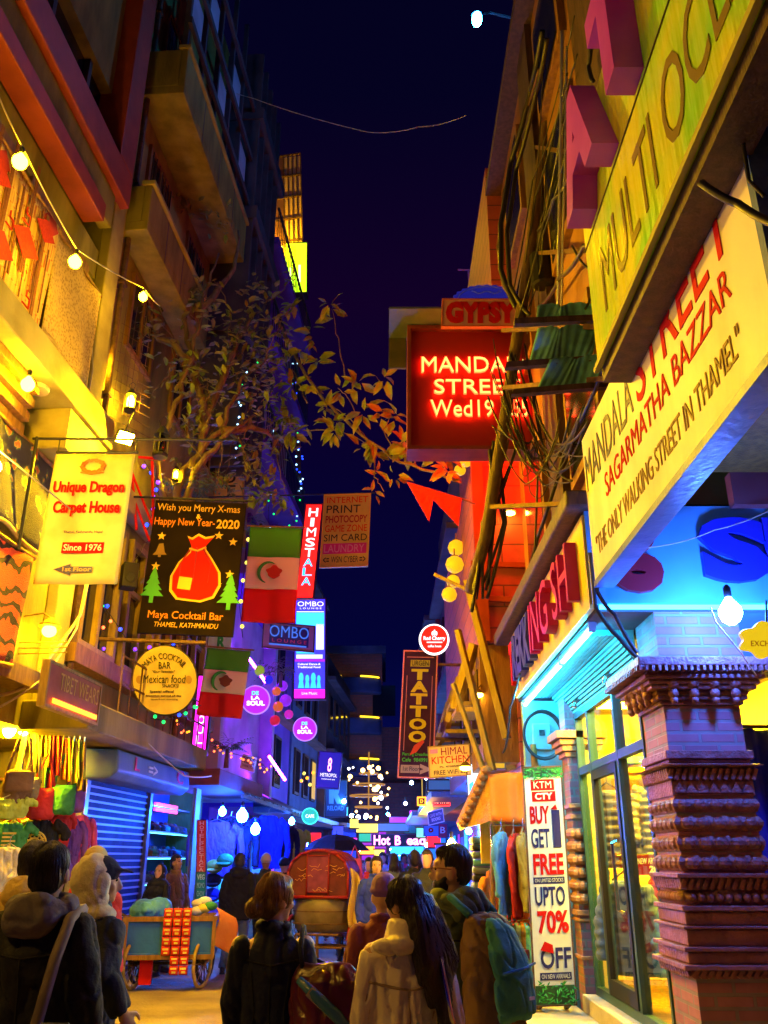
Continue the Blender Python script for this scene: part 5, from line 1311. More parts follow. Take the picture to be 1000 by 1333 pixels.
m = MB(); m.box((2.0, 10.36, 2.3), (3.6, 10.395, 2.9)); m.box((2.0, 10.2, 1.9), (3.6, 10.39, 1.94)); m.build('wall_shelf', col('cloth_yellow'), cs)
# column
cx, cy, q = 2.19, 6.27, .262
def zc(v): return zat(v, 6.0)
m = MB(); m.box((cx - q, cy - q, .0), (cx + q, cy + q, zc(919)))
colm = m.build('brick_column', col('brick_red'), cs)
m = MB(); m.box((cx - q * .95, cy - q * .95, zc(864)), (cx + .35, cy + q * .9, 3.28)); m.build('brick_pier', col('brick_red'), cs)
m = MB(); m.box((cx + .352, cy - q * .93, zc(864)), (cx + 1.6, cy + q * .9, 3.28)); m.build('lintel', col('plaster_blue'), cs)
def ringbox(mb, z0, z1, e): mb.box((cx - q - e, cy - q - e, z0), (cx + q + e, cy + q + e, z1))
m = MB()      # cornice and capital
ringbox(m, zc(873), zc(862), .20); ringbox(m, zc(882), zc(873) - .001, .13)
for k in range(6):
    z1 = zc(882 + k * 6); ringbox(m, zc(882 + (k + 1) * 6) + .001, z1 - .001, (.15, .12, .10, .055, .05, .025)[k])
m.build('capital', col('terracotta'), cs, bevel=.008)
m = MB()
for k in range(22):
    t = -q - .19 + k * (2 * q + .38) / 21
    m.box((cx + t - .009, cy - q - .215, zc(880)), (cx + t + .009, cy - q - .131, zc(873.5))); m.box((cx - q - .215, cy + t - .009, zc(880)), (cx - q - .131, cy + t + .009, zc(873.5)))
m.build('dentil_row', col('terracotta'), cs)
for k in range(4):
    for f in (0, 1):
        m = MB(); t = -q + .05 + k * (2 * q - .1) / 3
        c = (cx + t, cy - q - .09, 0) if f == 0 else (cx - q - .09, cy + t, 0)
        m.ball((c[0], c[1], zc(893)), .045, 10, (1, 1, .8)); m.ball((c[0], c[1], zc(905)), .037, 8); m.ball((c[0], c[1], zc(914)), .028, 8)
        m.build('capital_bracket', col('terracotta'), cs, True)
bands = [(977, 988, .035, 'flat'), (988.5, 993, .012, 'flat'), (993.5, 1000, .045, 'round'), (1001, 1015, .04, 'rope'), (1015.5, 1036, .012, 'flat'),
         (1037, 1059, .016, 'bulge'), (1060, 1084, .020, 'bulge'), (1085, 1110, .016, 'bulge'), (1111, 1136, .020, 'bulge'), (1137, 1143, .06, 'flat'), (1144, 1158, .035, 'rope'), (1159, 1178, .02, 'balls'),
         (1179, 1186, .05, 'flat'), (1187, 1204, .03, 'flat'), (1205, 1209, .06, 'flat'), (1210, 1231, .035, 'flat'), (1232, 1238, .075, 'flat'), (1239, 1254, .05, 'flat'), (1255, 1262, .09, 'flat'), (1263, 1272, .07, 'rope')]
for v0, v1, e, kind in bands:
    z1, z0 = zc(v0), zc(v1); m = MB()
    if kind == 'flat': ringbox(m, z0, z1, e)
    elif kind in ('bulge', 'round'):
        h = z1 - z0
        m.lathe([(q - .01, z0), (q + e * .6, z0 + h * .12), (q + e * 1.5, z0 + h * .42), (q + e * 1.6, z0 + h * .58), (q + e * .7, z0 + h * .85), (q - .01, z1)], sq=True, c=(cx, cy, 0))
        for k in range(5):
            t = -q + (k + .5) * 2 * q / 5
            for f in (0, 1):
                c = (cx + t, cy - q - e * 1.15, (z0 + z1) / 2) if f == 0 else (cx - q - e * 1.15, cy + t, (z0 + z1) / 2)
                m.ball(c, h * .40, 8, (1.1, .7, .85) if f == 0 else (.7, 1.1, .85))
    elif kind == 'rope':
        ringbox(m, z0, z1, e * .5); n = 13
        for k in range(n):
            t = -q - .02 + k * (2 * q + .04) / (n - 1)
            m.beam((cx + t - .015, cy - q - e * .62, z0), (cx + t + .015, cy - q - e * .62, z1), .024, .03, (0, 1, 0)); m.beam((cx - q - e * .62, cy + t - .015, z0), (cx - q - e * .62, cy + t + .015, z1), .024, .03, (1, 0, 0))
    else:
        ringbox(m, z0, z1, e * .3)
        for k in range(9):
            t = -q + .03 + k * (2 * q - .06) / 8; r_ = (z1 - z0) * .36
            m.ball((cx + t, cy - q - .012, (z0 + z1) / 2), r_, 8); m.ball((cx - q - .012, cy + t, (z0 + z1) / 2), r_, 8)
    m.build('moulding', col('terracotta'), colm, kind == 'balls', bevel=.006 if kind == 'flat' else 0)
m = MB()
for k in range(7):
    t = -q + k * 2 * q / 7
    m.add([(cx + t, cy - q - .013, zc(1032)), (cx + t + 2 * q / 7, cy - q - .013, zc(1032)), (cx + t + q / 7, cy - q - .013, zc(1018)), (cx + t, cy - q - .026, zc(1032)), (cx + t + 2 * q / 7, cy - q - .026, zc(1032)), (cx + t + q / 7, cy - q - .026, zc(1018))], [(0, 2, 1), (3, 4, 5), (0, 1, 4, 3), (1, 2, 5, 4), (2, 0, 3, 5)])
m.build('moulding', col('terracotta'), colm)
# far pilaster
px_, py_ = 1.98, 9.06; pq = .14
pl = MB(); pl.box((px_ - pq, py_ - pq, 0), (px_ + pq, py_ + pq, 3.28)); pil = pl.build('pilaster', col('brick_red'), cs)
zz = lambda v: zat(v, 8.9)
for v0, v1, e in ((952, 962, .12), (963, 970, .085), (971, 978, .06), (979, 985, .03), (1046, 1052, .03), (1060, 1066, .02), (1185, 1192, .03), (1196, 1200, .02), (1245, 1250, .02)):
    m = MB(); m.box((px_ - pq - e, py_ - pq - e, zz(v1)), (px_ + pq + e, py_ + pq + e, zz(v0))); m.build('moulding', col('terracotta_warm'), pil, bevel=.005)
for v in (1085, 1102, 1119, 1136, 1153, 1170):
    z1, z0 = zz(v - 8), zz(v + 8); h = z1 - z0; m = MB()
    m.lathe([(pq - .005, z0), (pq + .03, z0 + h * .3), (pq + .035, z0 + h * .6), (pq - .005, z1)], sq=True, c=(px_, py_, 0))
    for k in range(3): m.ball((px_ + (k - 1) * .09, py_ - pq - .03, (z0 + z1) / 2), h * .42, 8)
    m.build('moulding', col('terracotta_warm'), pil)
# shop window: frame, transom, panes, door
Z0, Z1, Zt = .46, 2.9, 2.36
sw = MB()
sw.box((XR, 6.54, Z1), (XR + .07, 8.86, Z1 + .06)); sw.box((XR, 6.54, Zt), (XR + .07, 8.86, Zt + .07)); sw.box((XR, 6.54, Z0), (XR + .07, 8.86, Z0 + .07))
for y in (8.80, 8.27, 7.30): sw.box((XR - .003, y, Z0 + .07), (XR + .073, y + .06, Z1))
sw.box((XR - .004, 6.54, Z0 + .07), (XR + .06, 6.58, Z1))
swo = sw.build('shop_window', col('frame_teal'), cs)
m = MB()
for y0, y1 in ((6.6, 7.3), (7.36, 8.27), (8.33, 8.8)):
    m.box((XR + .03, y0, Zt + .07), (XR + .036, y1, Z1)); 
m.box((XR + .03, 8.33, Z0 + .07), (XR + .036, 8.8, Zt)); m.box((XR + .03, 6.6, Z0 + .07), (XR + .036, 7.3, Zt))
m.build('pane', col('pane_clear'), swo)
door = MB(); door.box((XR - .012, 7.38, Z0 + .08), (XR + .04, 7.44, Zt - .01)); door.box((XR - .012, 8.19, Z0 + .08), (XR + .04, 8.25, Zt - .01)); door.box((XR - .012, 7.44, Zt - .09), (XR + .04, 8.19, Zt - .01)); door.box((XR - .012, 7.44, Z0 + .08), (XR + .04, 8.19, Z0 + .2))
do = door.build('door', col('metal_dark'), cs)
m = MB(); m.box((XR + .01, 7.44, Z0 + .2), (XR + .016, 8.19, Zt - .09)); m.build('pane', col('pane_clear'), do)
m = MB(); m.tube([(XR - .02, 7.52, 1.2), (XR - .06, 7.52, 1.22), (XR - .06, 7.52, 1.72), (XR - .02, 7.52, 1.74)], .014, 8); m.build('handle', col('chrome'), do)
# steps
m = MB(); m.box((1.80, 6.1, 0), (2.05, 8.9, Z0)); m.build('plinth', mat('stone_cream', (.44, .38, .26), (.56, .50, .36), 4, .6, .3), cs, bevel=.012)
m = MB(); m.box((1.15, 7.3, .0), (1.797, 9.6, .33)); m.build('step', col('stone_cream'), cs, bevel=.012)
# shutter box and ribbed soffit
m = MB()
pf = [(1.94, 2.965)]
for k in range(8): x = 1.94 - k * .018; z = 2.97 + k * .03; pf += [(x - .012, z + .004), (x - .012, z + .022), (x, z + .026)]
for k in range(7): x = 1.79 - k * .034; z = 3.215; pf += [(x, z), (x - .004, z - .014), (x - .026, z - .014), (x - .030, z)]
pf += [(1.54, 3.24), (1.94, 3.30)]
n = len(pf)
m.add([(x, 6.55, z) for x, z in pf] + [(x, 9.3, z) for x, z in pf], [tuple(range(n)), tuple(range(2 * n - 1, n - 1, -1))] + [(i, (i + 1) % n, n + (i + 1) % n, n + i) for i in range(n)])
m.build('shutter_box', col('shutter_teal'), cs)
for y in (7.0, 8.2):
    m = MB(); m.tube([(1.84, y, 3.0), (1.80, y, 2.97), (1.79, y, 2.92)], .022, 8); m.build('window_latch', col('chrome'), cs)
# end wall, cyan lit
m = MB(); m.box((1.53, 9.62, 0), (1.969, 9.75, 3.22)); m.build('end_wall', col('plaster_teal'), cs)
# canopy
m = MB(); m.box((1.53, 6.02, 3.25), (6, 9.9, 3.32)); m.box((1.56, 6.05, 3.32), (6, 9.9, 4.02)); m.build('canopy', col('plaster_dark'), cs)
m = MB(); m.box((1.35, 5.9, 4.02), (2.0, 10.4, 4.16)); m.build('eave_beam', col('wood_dark'), cs, bevel=.02)
# upper storey
m = MB(); m.box((1.95, 6.2, 4.16), (6, 11.3, 11.9)); m.build('upper_wall', col('plaster_orange'), cs)
m = MB(); m.box((1.7, 6.2, 11.9), (6, 11.4, 12.05)); m.box((1.86, 8.2, 4.2), (1.948, 8.9, 11.9)); m.build('roof', col('wood_dark'), cs)
for z in (5.0, 7.6, 9.8):
    for y in (6.6, 9.3):
        f_ = MB(); f_.box((1.87, y, z), (1.948, y + 1.3, z + 1.5)); f_ = f_.build('window', col('wood_brown'), cs)
        m = MB(); m.box((1.862, y + .1, z + .1), (1.869, y + 1.2, z + 1.4)); m.build('pane', col('glass_dark'), f_)
nb = thing('near_upper_building', 'dark timber upper storey behind the two long signboards', 'building', (3, 3, 0))
m = MB(); m.box((1.85, -2, 4.45), (6, 6.15, 11.5)); m.build('wall', col('wood_dark'), nb)
m = MB(); m.box((1.6, -2, 4.3), (6, 5.9, 4.448)); m.build('soffit', col('wood_brown'), nb)
m = MB(); m.box((3.6, -2, 0), (3.9, 5.8, 4.3)); m.box((2.6, 5.9, 3.34 + .7), (6, 6.0, 4.3)); m.build('terrace_wall', col('plaster_maroon'), nb)
for y in (1, 2.4, 3.8, 5.2):
    m = MB(); m.beam((1.62, y, 4.9), (1.84, y, 4.6), .09, .09); m.beam((1.6, y, 5.2), (1.84, y, 6.2), .08, .10); m.build('strut', col('wood_brown'), nb)

# canopy sign boards
fr = (frame((2.9 - 1.42, 9.75, 3.27), (0, -1, 0), (0, 0, 1)), 3.75, .72)
sd = sign('canopy_sign', 'yellowish canopy sign with chunky blue and crimson letters above the tube lamp', 'sign', fr, col('board_yellow'), [], .04, None)
T, w_, h_ = fr
mb = MB(T); put(mb, 'T', .03 * w_, .14 * h_, .10 * w_, .80 * h_, z=.001, depth=.07, bold=.045); mb.build('lettering', col('paint_red'), sd)
mb = MB(T); put(mb, 'REKK', .11 * w_, .16 * h_, .42 * w_, .82 * h_, z=.001, depth=.08, bold=.045); mb.build('lettering', col('paint_blue'), sd)
mb = MB(T); put(mb, 'ING SH', .44 * w_, .18 * h_, .93 * w_, .84 * h_, z=.001, depth=.09, bold=.045); mb.build('lettering', col('paint_magenta'), sd)
fr = (frame((1.50, 5.99, 3.30), (1, 0, 0), (0, 0, 1)), 3.2, .76)
sd = sign('canopy_sign', 'blue fascia sign with big cut out letters over the brick column', 'sign', fr, mat('board_azure', (.08, .36, .58), (.12, .44, .66), 2, .45, .1), [], .04, None)
T, w_, h_ = fr
mb = MB(T); put(mb, 'g', .05 * w_, .10 * h_, .165 * w_, .92 * h_, z=.001, depth=.05, bold=.045); mb.build('lettering', col('paint_darkred'), sd)
mb = MB(T); put(mb, 'Sh', .255 * w_, .20 * h_, .56 * w_, .86 * h_, z=.001, depth=.05, bold=.055); put(mb, 'op', .62 * w_, .05 * h_, .95 * w_, .66 * h_, z=.001, depth=.05, bold=.055); mb.build('lettering', col('paint_blue'), sd)
mb = MB(T); mb.box((.05, -.035, -.02), (w_, -.008, .012)); mb.build('light_strip', col('led_strip'), sd)
# tube lamps under the canopy
for i, (y0, y1, lab) in enumerate(((6.32, 7.45, 'near short glowing tube lamp under the canopy edge'), (7.5, 9.8, 'long glowing tube lamp under the far canopy edge'))):
    r = thing('tube_lamp', lab, 'tube lamp', (1.60, (y0 + y1) / 2, 3.18), 0, 'tube lamps under the canopy')
    zf = lambda y: 3.20 - (y - 6.3) * .006
    m = MB(); m.tube([(1.56, y0 + .02, zf(y0)), (1.56, y1 - .02, zf(y1))], .020, 10); m.build('tube', col('tube_cool'), r, True)
    m = MB(); m.box((1.545, y0, zf(y0) + .024), (1.60, y1, zf(y0) + .05)); m.box((1.535, y0 - .02, zf(y0) - .022), (1.585, y0 + .02, zf(y0) + .05)); m.box((1.535, y1 - .02, zf(y1) - .022), (1.585, y1 + .02, zf(y1) + .05)); m.build('holder', col('metal_grey'), r)
bulb('bright bluish bulb under the fascia in front of the brick column', P(948, 778, 5.55), .075, 'bulb_cool')
# yellow cloud-shaped sign
T, w_, h_ = pxframe((962, 856), (1040, 856), (962, 808), 5.4)
r = thing('shaped_sign', 'yellow cloud shaped sign hanging right of the brick column', 'sign', T @ V((w_ / 2, h_, 0)))
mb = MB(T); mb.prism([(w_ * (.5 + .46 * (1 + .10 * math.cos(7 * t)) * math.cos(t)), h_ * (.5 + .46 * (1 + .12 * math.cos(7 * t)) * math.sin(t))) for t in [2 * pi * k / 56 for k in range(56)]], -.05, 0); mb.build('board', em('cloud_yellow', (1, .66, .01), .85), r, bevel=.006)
mb = MB(T); put(mb, 'EXCHANGE', .2 * w_, .3 * h_, .85 * w_, .45 * h_); mb.build('lettering', col('paint_orange'), r)
mb = MB(T); mb.tube([(w_ * .5, h_ * .9, -.03), (w_ * .5, h_ * 1.6, -.03)], .008, 5); mb.build('hanger', col('metal_dark'), r)
# green rope light and prayer flags behind
r = thing('rope_light', 'green glowing rope light above the blue fascia', 'rope light', P(960, 600, 6.05))
m = MB(); a = P(915, 601, 6.02); b = P(1060, 601, 6.02)
for k in range(30):
    t = k / 29; m.beam(a.lerp(b, t) + V((-.02, 0, -.03)), a.lerp(b, t) + V((.035, 0, .03)), .012, .012)
m.build('glowing_strand', em('rope_green', (.06, .9, .5), 1.1), r)
m = MB(); m.tube([a, b], .016, 6); m.build('core', col('paint_green'), r)
for i, (u, v, m_, lab) in enumerate(((945, 540, 'cloth_red', 'red cloth pennant hanging behind the long signboard'), (990, 500, 'cloth_purple', 'violet cloth pennant hanging beside the red one'))):
    T, w_, h_ = pxframe((u - 25, v + 25), (u + 25, v + 25), (u - 25, v - 35), 5.5)
    r = thing('pennant', lab, 'pennant', T @ V((w_ / 2, h_, 0)), 0, 'pennants behind the signboard')
    mb = MB(T); mb.sheet(lambda a, b: (w_ * (.5 + (a - .5) * (.35 + .65 * b)), h_ * b, .03 * math.sin(a * 8)), 12, 8, .005); mb.build('cloth', col(m_), r, True)
    mb = MB(T); mb.tube([(-.1, h_ + .01, 0), (w_ + .1, h_ + .01, 0)], .008, 5); mb.build('cord', col('cable_black'), r)

# long MANDALA STREET board
fr = (frame((1.49, 5.82, 3.42), (0, -1, 0), (0, 0, 1)), 3.06, 1.10)
T, w_, h_ = fr
ms = sign('long_signboard', 'long cream signboard lettered MANDALA STREET in navy and red', 'sign', fr, col('board_cream'), [], .06, None)
mb = MB(T); put(mb, 'MANDALA', .015 * w_, .60 * h_, .42 * w_, .86 * h_, z=.001, depth=.004, bold=.05); mb.build('lettering', col('paint_navy'), ms)
mb = MB(T); put(mb, 'STREET', .45 * w_, .58 * h_, .93 * w_, .90 * h_, z=.001, depth=.004, bold=.005); put(mb, 'SAGARMATHA BAZZAR', .17 * w_, .38 * h_, .90 * w_, .53 * h_, z=.001, depth=.004, bold=.02); mb.build('lettering', col('paint_red'), ms)
mb = MB(T); put(mb, '"THE ONLY WALKING STREET IN THAMEL"', .045 * w_, .12 * h_, .90 * w_, .25 * h_, z=.001, depth=.004, bold=.0); mb.build('lettering', col('paint_brown'), ms)
mb = MB(T); mb.box((0, -.05, -.13), (w_, -.004, .008)); mb.build('underside', mat('trim_bluelit', (.06, .12, .42), (.10, .18, .55), 6, .4, .2), ms)  # blue light from below is put into the underside colour
mb = MB(T); mb.box((w_ + .002, -.05, -.3), (w_ + .05, h_, .008)); mb.build('end_panel', col('trim_bluelit'), ms)
mb = MB(T)
for x in (.2, 1.4, 2.7): mb.tube([(x, h_ - .1, -.06), (x, h_ + .1, -.4)], .015, 6)
mb.build('bracket', col('metal_rust'), ms)
# green board with purple letters
fr = (frame((1.30, 4.52, 4.36), (0, -1, 0), (0, 0, 1)), 2.9, 1.62)
T, w_, h_ = fr
gmat = nodemat('board_green', lambda n, l, b: None)
nn, ll = gmat.node_tree.nodes, gmat.node_tree.links; b_ = nn['Principled BSDF']
t_ = nn.new('ShaderNodeTexCoord'); nz = nn.new('ShaderNodeTexNoise'); nz.inputs['Scale'].default_value = 1.6; nz.inputs['Detail'].default_value = 3; r_ = nn.new('ShaderNodeValToRGB')
r_.color_ramp.elements[0].color = (.62, .62, .02, 1); r_.color_ramp.elements[0].position = .42; r_.color_ramp.elements[1].color = (.18, .62, .03, 1); r_.color_ramp.elements[1].position = .66
ll.new(t_.outputs['Object'], nz.inputs['Vector']); ll.new(nz.outputs[0], r_.inputs[0]); ll.new(r_.outputs[0], b_.inputs['Base Color']); b_.inputs['Roughness'].default_value = .28
n2 = nn.new('ShaderNodeTexNoise'); n2.inputs['Scale'].default_value = 3; mp2 = nn.new('ShaderNodeMapping'); mp2.inputs['Scale'].default_value = (1, 5, .6); bp2 = nn.new('ShaderNodeBump'); bp2.inputs['Strength'].default_value = .5; bp2.inputs['Distance'].default_value = .05
ll.new(t_.outputs['Object'], mp2.inputs[0]); ll.new(mp2.outputs[0], n2.inputs['Vector']); ll.new(n2.outputs[0], bp2.inputs['Height']); ll.new(bp2.outputs[0], b_.inputs['Normal'])
gb = sign('long_signboard', 'glossy yellow green signboard with thick purple letters standing off it', 'sign', fr, gmat, [], .08, None)
mb = MB(T); mb.box((0, -.10, -.20), (w_, -.003, -.02)); mb.build('bottom_channel', col('wood_dark'), gb)
mb = MB(T); mb.box((0, -.035, .002), (w_, .0, .03)); mb.build('bottom_trim', mat('trim_olive', (.35, .34, .05), None), gb)
mb = MB(T); mb.box((0, .53 * h_, .0015), (w_, .538 * h_, .006)); mb.build('panel_joint', col('paint_black'), gb)
def purple_letter(ch, x0, x1, y0, y1):
    f_ = MB(T); put(f_, ch, x0 * w_, y0 * h_, x1 * w_, y1 * h_, z=.002, depth=.15, bold=.05); f_ = f_.build('raised_letter', col('paint_purple'), gb)
for ch, x0, x1 in (('A', .06, .30), ('T', .34, .54), ('O', .58, .80)): purple_letter(ch, x0, x1, .56, 1.03)
mb = MB(T); put(mb, 'MULTI OCEAN', .10 * w_, .12 * h_, .96 * w_, .40 * h_, z=.001, depth=.004, bold=.012); mb.build('lettering', mat('paint_umber', (.22, .17, .015), None, rough=.25), gb)
cable('thick black cable looping over the long signboard', [P(912, 238, 2.55), P(960, 265, 2.5), P(1010, 292, 2.4)], .016, 'cable_black', sag=.01)
cable('black cable loop hanging in front of the sign end', [P(985, 130, 2.7), P(968, 190, 2.65), P(975, 235, 2.6), P(995, 255, 2.6)], .008, 'cable_black')

# ---------------------------------------------------------------- RIGHT: LED board, crest sign, pole and cables
fr = pxframe((535, 584), (702, 584), (535, 432), 10)
T, w_, h_ = fr
lb = thing('led_signboard', 'dark boxed sign with glowing red and yellow MANDALA STREET letters and date', 'sign', T @ V((w_ / 2, 0, 0)))
mb = MB(T); mb.box((0, 0, -.25), (w_, h_, 0)); mb.build('board', mat('board_redface', (.26, .012, .012), None, rough=.5), lb)
mb = MB(T); e = .05; mb.box((-e, -e, -.28), (w_ + e, 0, .09)); mb.box((-e, h_, -.28), (w_ + e, h_ + e, .09)); mb.box((-e, 0, -.28), (-.001, h_, .09)); mb.box((w_ + .001, 0, -.28), (w_ + e, h_, .09)); mb.build('frame', mat('frame_maroon', (.14, .02, .02), (.2, .04, .03), 5, .5), lb)
mb = MB(T); mb.hexa([(-.30, h_ + .06, -.3), (w_ + .1, h_ + .06, -.3), (w_ + .1, h_ + .06, .45), (-.30, h_ + .06, .45), (-.30, h_ + .11, -.3), (w_ + .1, h_ + .11, -.3), (w_ + .1, h_ + .09, .45), (-.30, h_ + .09, .45)]); mb.build('roof_panel', col('roof_tin'), lb)
mb = MB(T); mb.box((-.30, h_ - .42, -.28), (-.06, h_ + .058, -.24)); mb.build('side_panel', mat('panel_moss', (.05, .06, .02), (.08, .08, .03), 4, .7), lb)
for s_, x0, y0, x1, y1 in (('MANDALA', .09, .63, .98, .755), ('STREET', .19, .445, .87, .56), ('Wed19', .16, .255, .65, .385), (':55', .79, .255, .92, .385)):
    mb = MB(T); put(mb, s_, x0 * w_ - .012, y0 * h_ - .012, x1 * w_ + .012, y1 * h_ + .012, z=.03, depth=.02, bold=.005); mb.build('neon_backing', col('neon_red'), lb)
    mb = MB(T); put(mb, s_, x0 * w_, y0 * h_, x1 * w_, y1 * h_, z=.052, depth=.015, bold=-.012); mb.build('neon_lettering', col('neon_core'), lb)
mb = MB(T); mb.box((.2, -.045, -.262), (w_ - .1, -.03, -.25)); 
mb = MB(T); put(mb, 'MANDALA', .05 * w_, .45 * h_, .95 * w_, .75 * h_, z=-.30, depth=.02, bold=.09); put(mb, 'STREET', .1 * w_, .1 * h_, .9 * w_, .4 * h_, z=-.30, depth=.02, bold=.09); mb.build('rear_lettering', em('neon_rear', (1, .010, .003), 45), lb)  # unseen back letters, added to throw red light on the wall behind
mb = MB(T); mb.tube([(w_, h_ * .8, -.12), (w_ + .6, h_ * .8, -.12)], .03, 6); mb.tube([(w_, h_ * .2, -.12), (w_ + .6, h_ * .2, -.12)], .03, 6); mb.build('bracket', col('metal_rust'), lb)
fr = pxframe((576, 424), (672, 424), (577, 390), 9.42)
gy = sign('shop_sign', 'pink and red GYPSY sign standing above the boxed sign', 'sign', fr, mat('board_rose', (.62, .30, .26), None), [('GYPSY', .04, .08, 1.02, .92, col('paint_red'), dict(bold=.07))], .05, mat('edge_rose', (.5, .12, .1), None), ew=.015)
T, w_, h_ = fr
mb = MB(T); cxx = .60 * w_; rr = .46 * w_
mb.prism([(cxx + rr * (1 + .035 * math.cos(24 * t)) * math.cos(t), h_ + .012 + rr * .52 * (1 + .035 * math.cos(24 * t)) * math.sin(t)) for t in [pi * k / 72 for k in range(73)]], -.05, -.01); mb.build('crest', em('crest_blue', (.006, .012, .30), .7), gy)
mb = MB(T); mb.tube([(cxx + rr * .86 * math.cos(t), h_ + .012 + rr * .44 * math.sin(t), -.004) for t in [pi * k / 24 for k in range(25)]], .007, 5); mb.tube([(cxx - .2 + .4 * k / 12, h_ + .12 + .02 * math.cos(k / 12 * 4 * pi), -.004) for k in range(13)], .008, 5); mb.build('crest_line', mat('crest_pale', (.12, .18, .6), None), gy)
r = thing('rooftop_railing', 'faint violet rooftop railing in the dark behind the red sign', 'railing', P(640, 360, 16)); mb = MB()
for (a, b) in (((596, 351), (662, 353)), ((610, 352), (611, 372)), ((645, 352), (646, 372)), ((610, 362), (646, 362))): mb.tube([P(a[0], a[1], 16), P(b[0], b[1], 16)], .02, 5)
mb.build('rail', mat('rail_violet', (.3, .1, .4), None), r)
# red pennant
T, w_, h_ = pxframe((530, 685), (602, 685), (530, 628), 11)
r = thing('pennant', 'red swallowtail pennant lit by the glowing sign', 'pennant', P(600, 655, 11)); mb = MB(T)
mb.prism([(0, h_), (w_ * .40, .10 * h_), (w_ * .48, .60 * h_), (.93 * w_, 0), (w_, .62 * h_)], -.012, .012); mb.build('cloth', col('cloth_red'), r)
mb = MB(T); mb.tube([(0, h_, 0), (w_, .62 * h_, 0), (w_ * 1.25, .5 * h_, 0)], .014, 5); mb.build('rod', col('metal_rust'), r)

# electric pole
po = thing('electric_pole', 'leaning timber electric pole crowded with cables in front of the glowing sign', 'pole', P(612, 772, 9.5))
mb = MB(); mb.tube([P(612, 772, 9.5), P(632, 700, 9.2), P(655, 560, 8.9), P(690, 330, 8.3), P(725, 60, 7.6), P(745, -120, 7.2)], [.07, .07, .068, .066, .064, .06], 10); mb.build('shaft', mat('pole_wood', (.07, .04, .02), (.14, .085, .04), 6, .7, .5, stretch=(3, 3, .4)), po, True)
def cross(p, q, wd=.045, m='metal_rust'): 
    b = MB(); b.beam(p, q, wd, wd); b.build('crossarm', col(m), po)
for a, b in (((690, 190), (790, 205)), ((655, 430), (800, 424)), ((655, 505), (800, 492)), ((690, 330), (770, 325)), ((640, 660), (760, 655))): cross(P(a[0], a[1], 8.6), PX(b[0], b[1], 1.84))
mb = MB(Matrix.Translation(P(705, 352, 8.2))); mb.lathe([(.10, -.22), (.13, -.2), (.13, .2), (.10, .22)], 12); mb.build('transformer', col('metal_dark'), po)
# racks with torn teal sheets
for i, (q, lab) in enumerate(((((700, 412), (790, 408), (700, 398)), 'uppermost torn teal tin sheet between the pole and the green board'), (((690, 468), (772, 462), (700, 428)), 'middle torn teal tin sheet with holes'), (((700, 503), (800, 495), (716, 468)), 'lowest torn teal tin sheet above the cables'))):
    T, w_, h_ = pxframe(q[0], q[1], q[2], 6.35)
    r = thing('tin_sheet', lab, 'tin sheet', T @ V((w_ / 2, 0, 0)), 0, 'torn teal sheets')
    mb = MB(T); mb.sheet(lambda a, b: (a * w_ + .05 * b * math.sin(a * 9), b * h_ + .02 * math.sin(a * 13), .008 * math.sin(a * 60) - .5 * (1 - b) * .2), 40, 6, .006); mb.build('sheet', col('tin_teal'), r, True)
    mb = MB(T); mb.beam((-.2, -.02, -.05), (w_ + .1, -.02, -.05), .06, .06); mb.build('batten', col('wood_dark'), r)
# cables
random.seed(9)
def PR(u, v, Y, x=1.78):
    p = P(u, v, Y); return p if p.x < x else PX(u, v, x)
def loop(label, pts, r, Y0, jit=.0, m='cable_black', sag=.05): return cable(label, [PR(u, v, Y0, 1.78 - .2 * r) for u, v in pts], r, m, 'cable', 'cables on the pole', sag)
loop('thick cable bundle sweeping down left of the pole', [(706, 40), (690, 120), (665, 210), (652, 290), (652, 350), (672, 400)], .035, 8.5)
loop('second thick cable beside the sweeping bundle', [(712, 50), (698, 120), (672, 220), (660, 300), (664, 370), (690, 410)], .028, 8.4)
loop('thin brown cable outside the sweeping bundle', [(702, 90), (676, 170), (656, 250), (648, 320), (655, 370), (668, 385)], .02, 8.55, 0, 'metal_rust')
loop('grey conduit dropping straight behind the pole', [(732, 40), (731, 150), (729, 260), (727, 400)], .022, 8.6, 0, 'metal_grey', 0)
loop('second thin grey conduit dropping behind the pole', [(738, 60), (736, 200), (733, 300), (731, 410)], .012, 8.6, 0, 'metal_grey', 0)
loop('cable loop hanging right of the transformer', [(745, 320), (768, 350), (770, 385), (750, 410), (720, 418)], .012, 8.4)
loop('slanting cable from the pole to the teal sheets', [(700, 400), (730, 360), (760, 320), (790, 300)], .022, 8.4)
loop('cable running up from the pole to the near board', [(700, 300), (720, 260), (745, 220), (770, 190)], .016, 8.4)
loop('thick dark hose curving at the top of the green board', [(782, -20), (770, 40), (766, 85), (772, 105)], .022, 6.2)
for i in range(24):
    u0 = 645 + random.uniform(-15, 45); v0 = 500 + random.uniform(-60, 60); u2 = 720 + random.uniform(-30, 60); v2 = 560 + random.uniform(-40, 70)
    c = cable('tangled black cable hanging in the knot below the teal sheets', [P(u0, v0, 8.6), PR((u0 + u2) / 2, 600 + random.uniform(-30, 40), 8.5), PR(u2, v2, 8.4)], random.uniform(.006, .013), 'cable_black', 'cable', 'tangled cables under the teal sheets', .12)
for i in range(8):
    u0 = 735 + random.uniform(-30, 30)
    cable('thin cable strung across the upper wall behind the pole', [PR(u0, 20 + i * 25, 8.6), PR(700 + random.uniform(-12, 12), 190 + i * 22, 8.5), PR(675 + random.uniform(-10, 30), 400 + random.uniform(-20, 40), 8.7)], random.uniform(.006, .012), 'cable_black', 'cable', 'thin cables on the upper wall', .08)
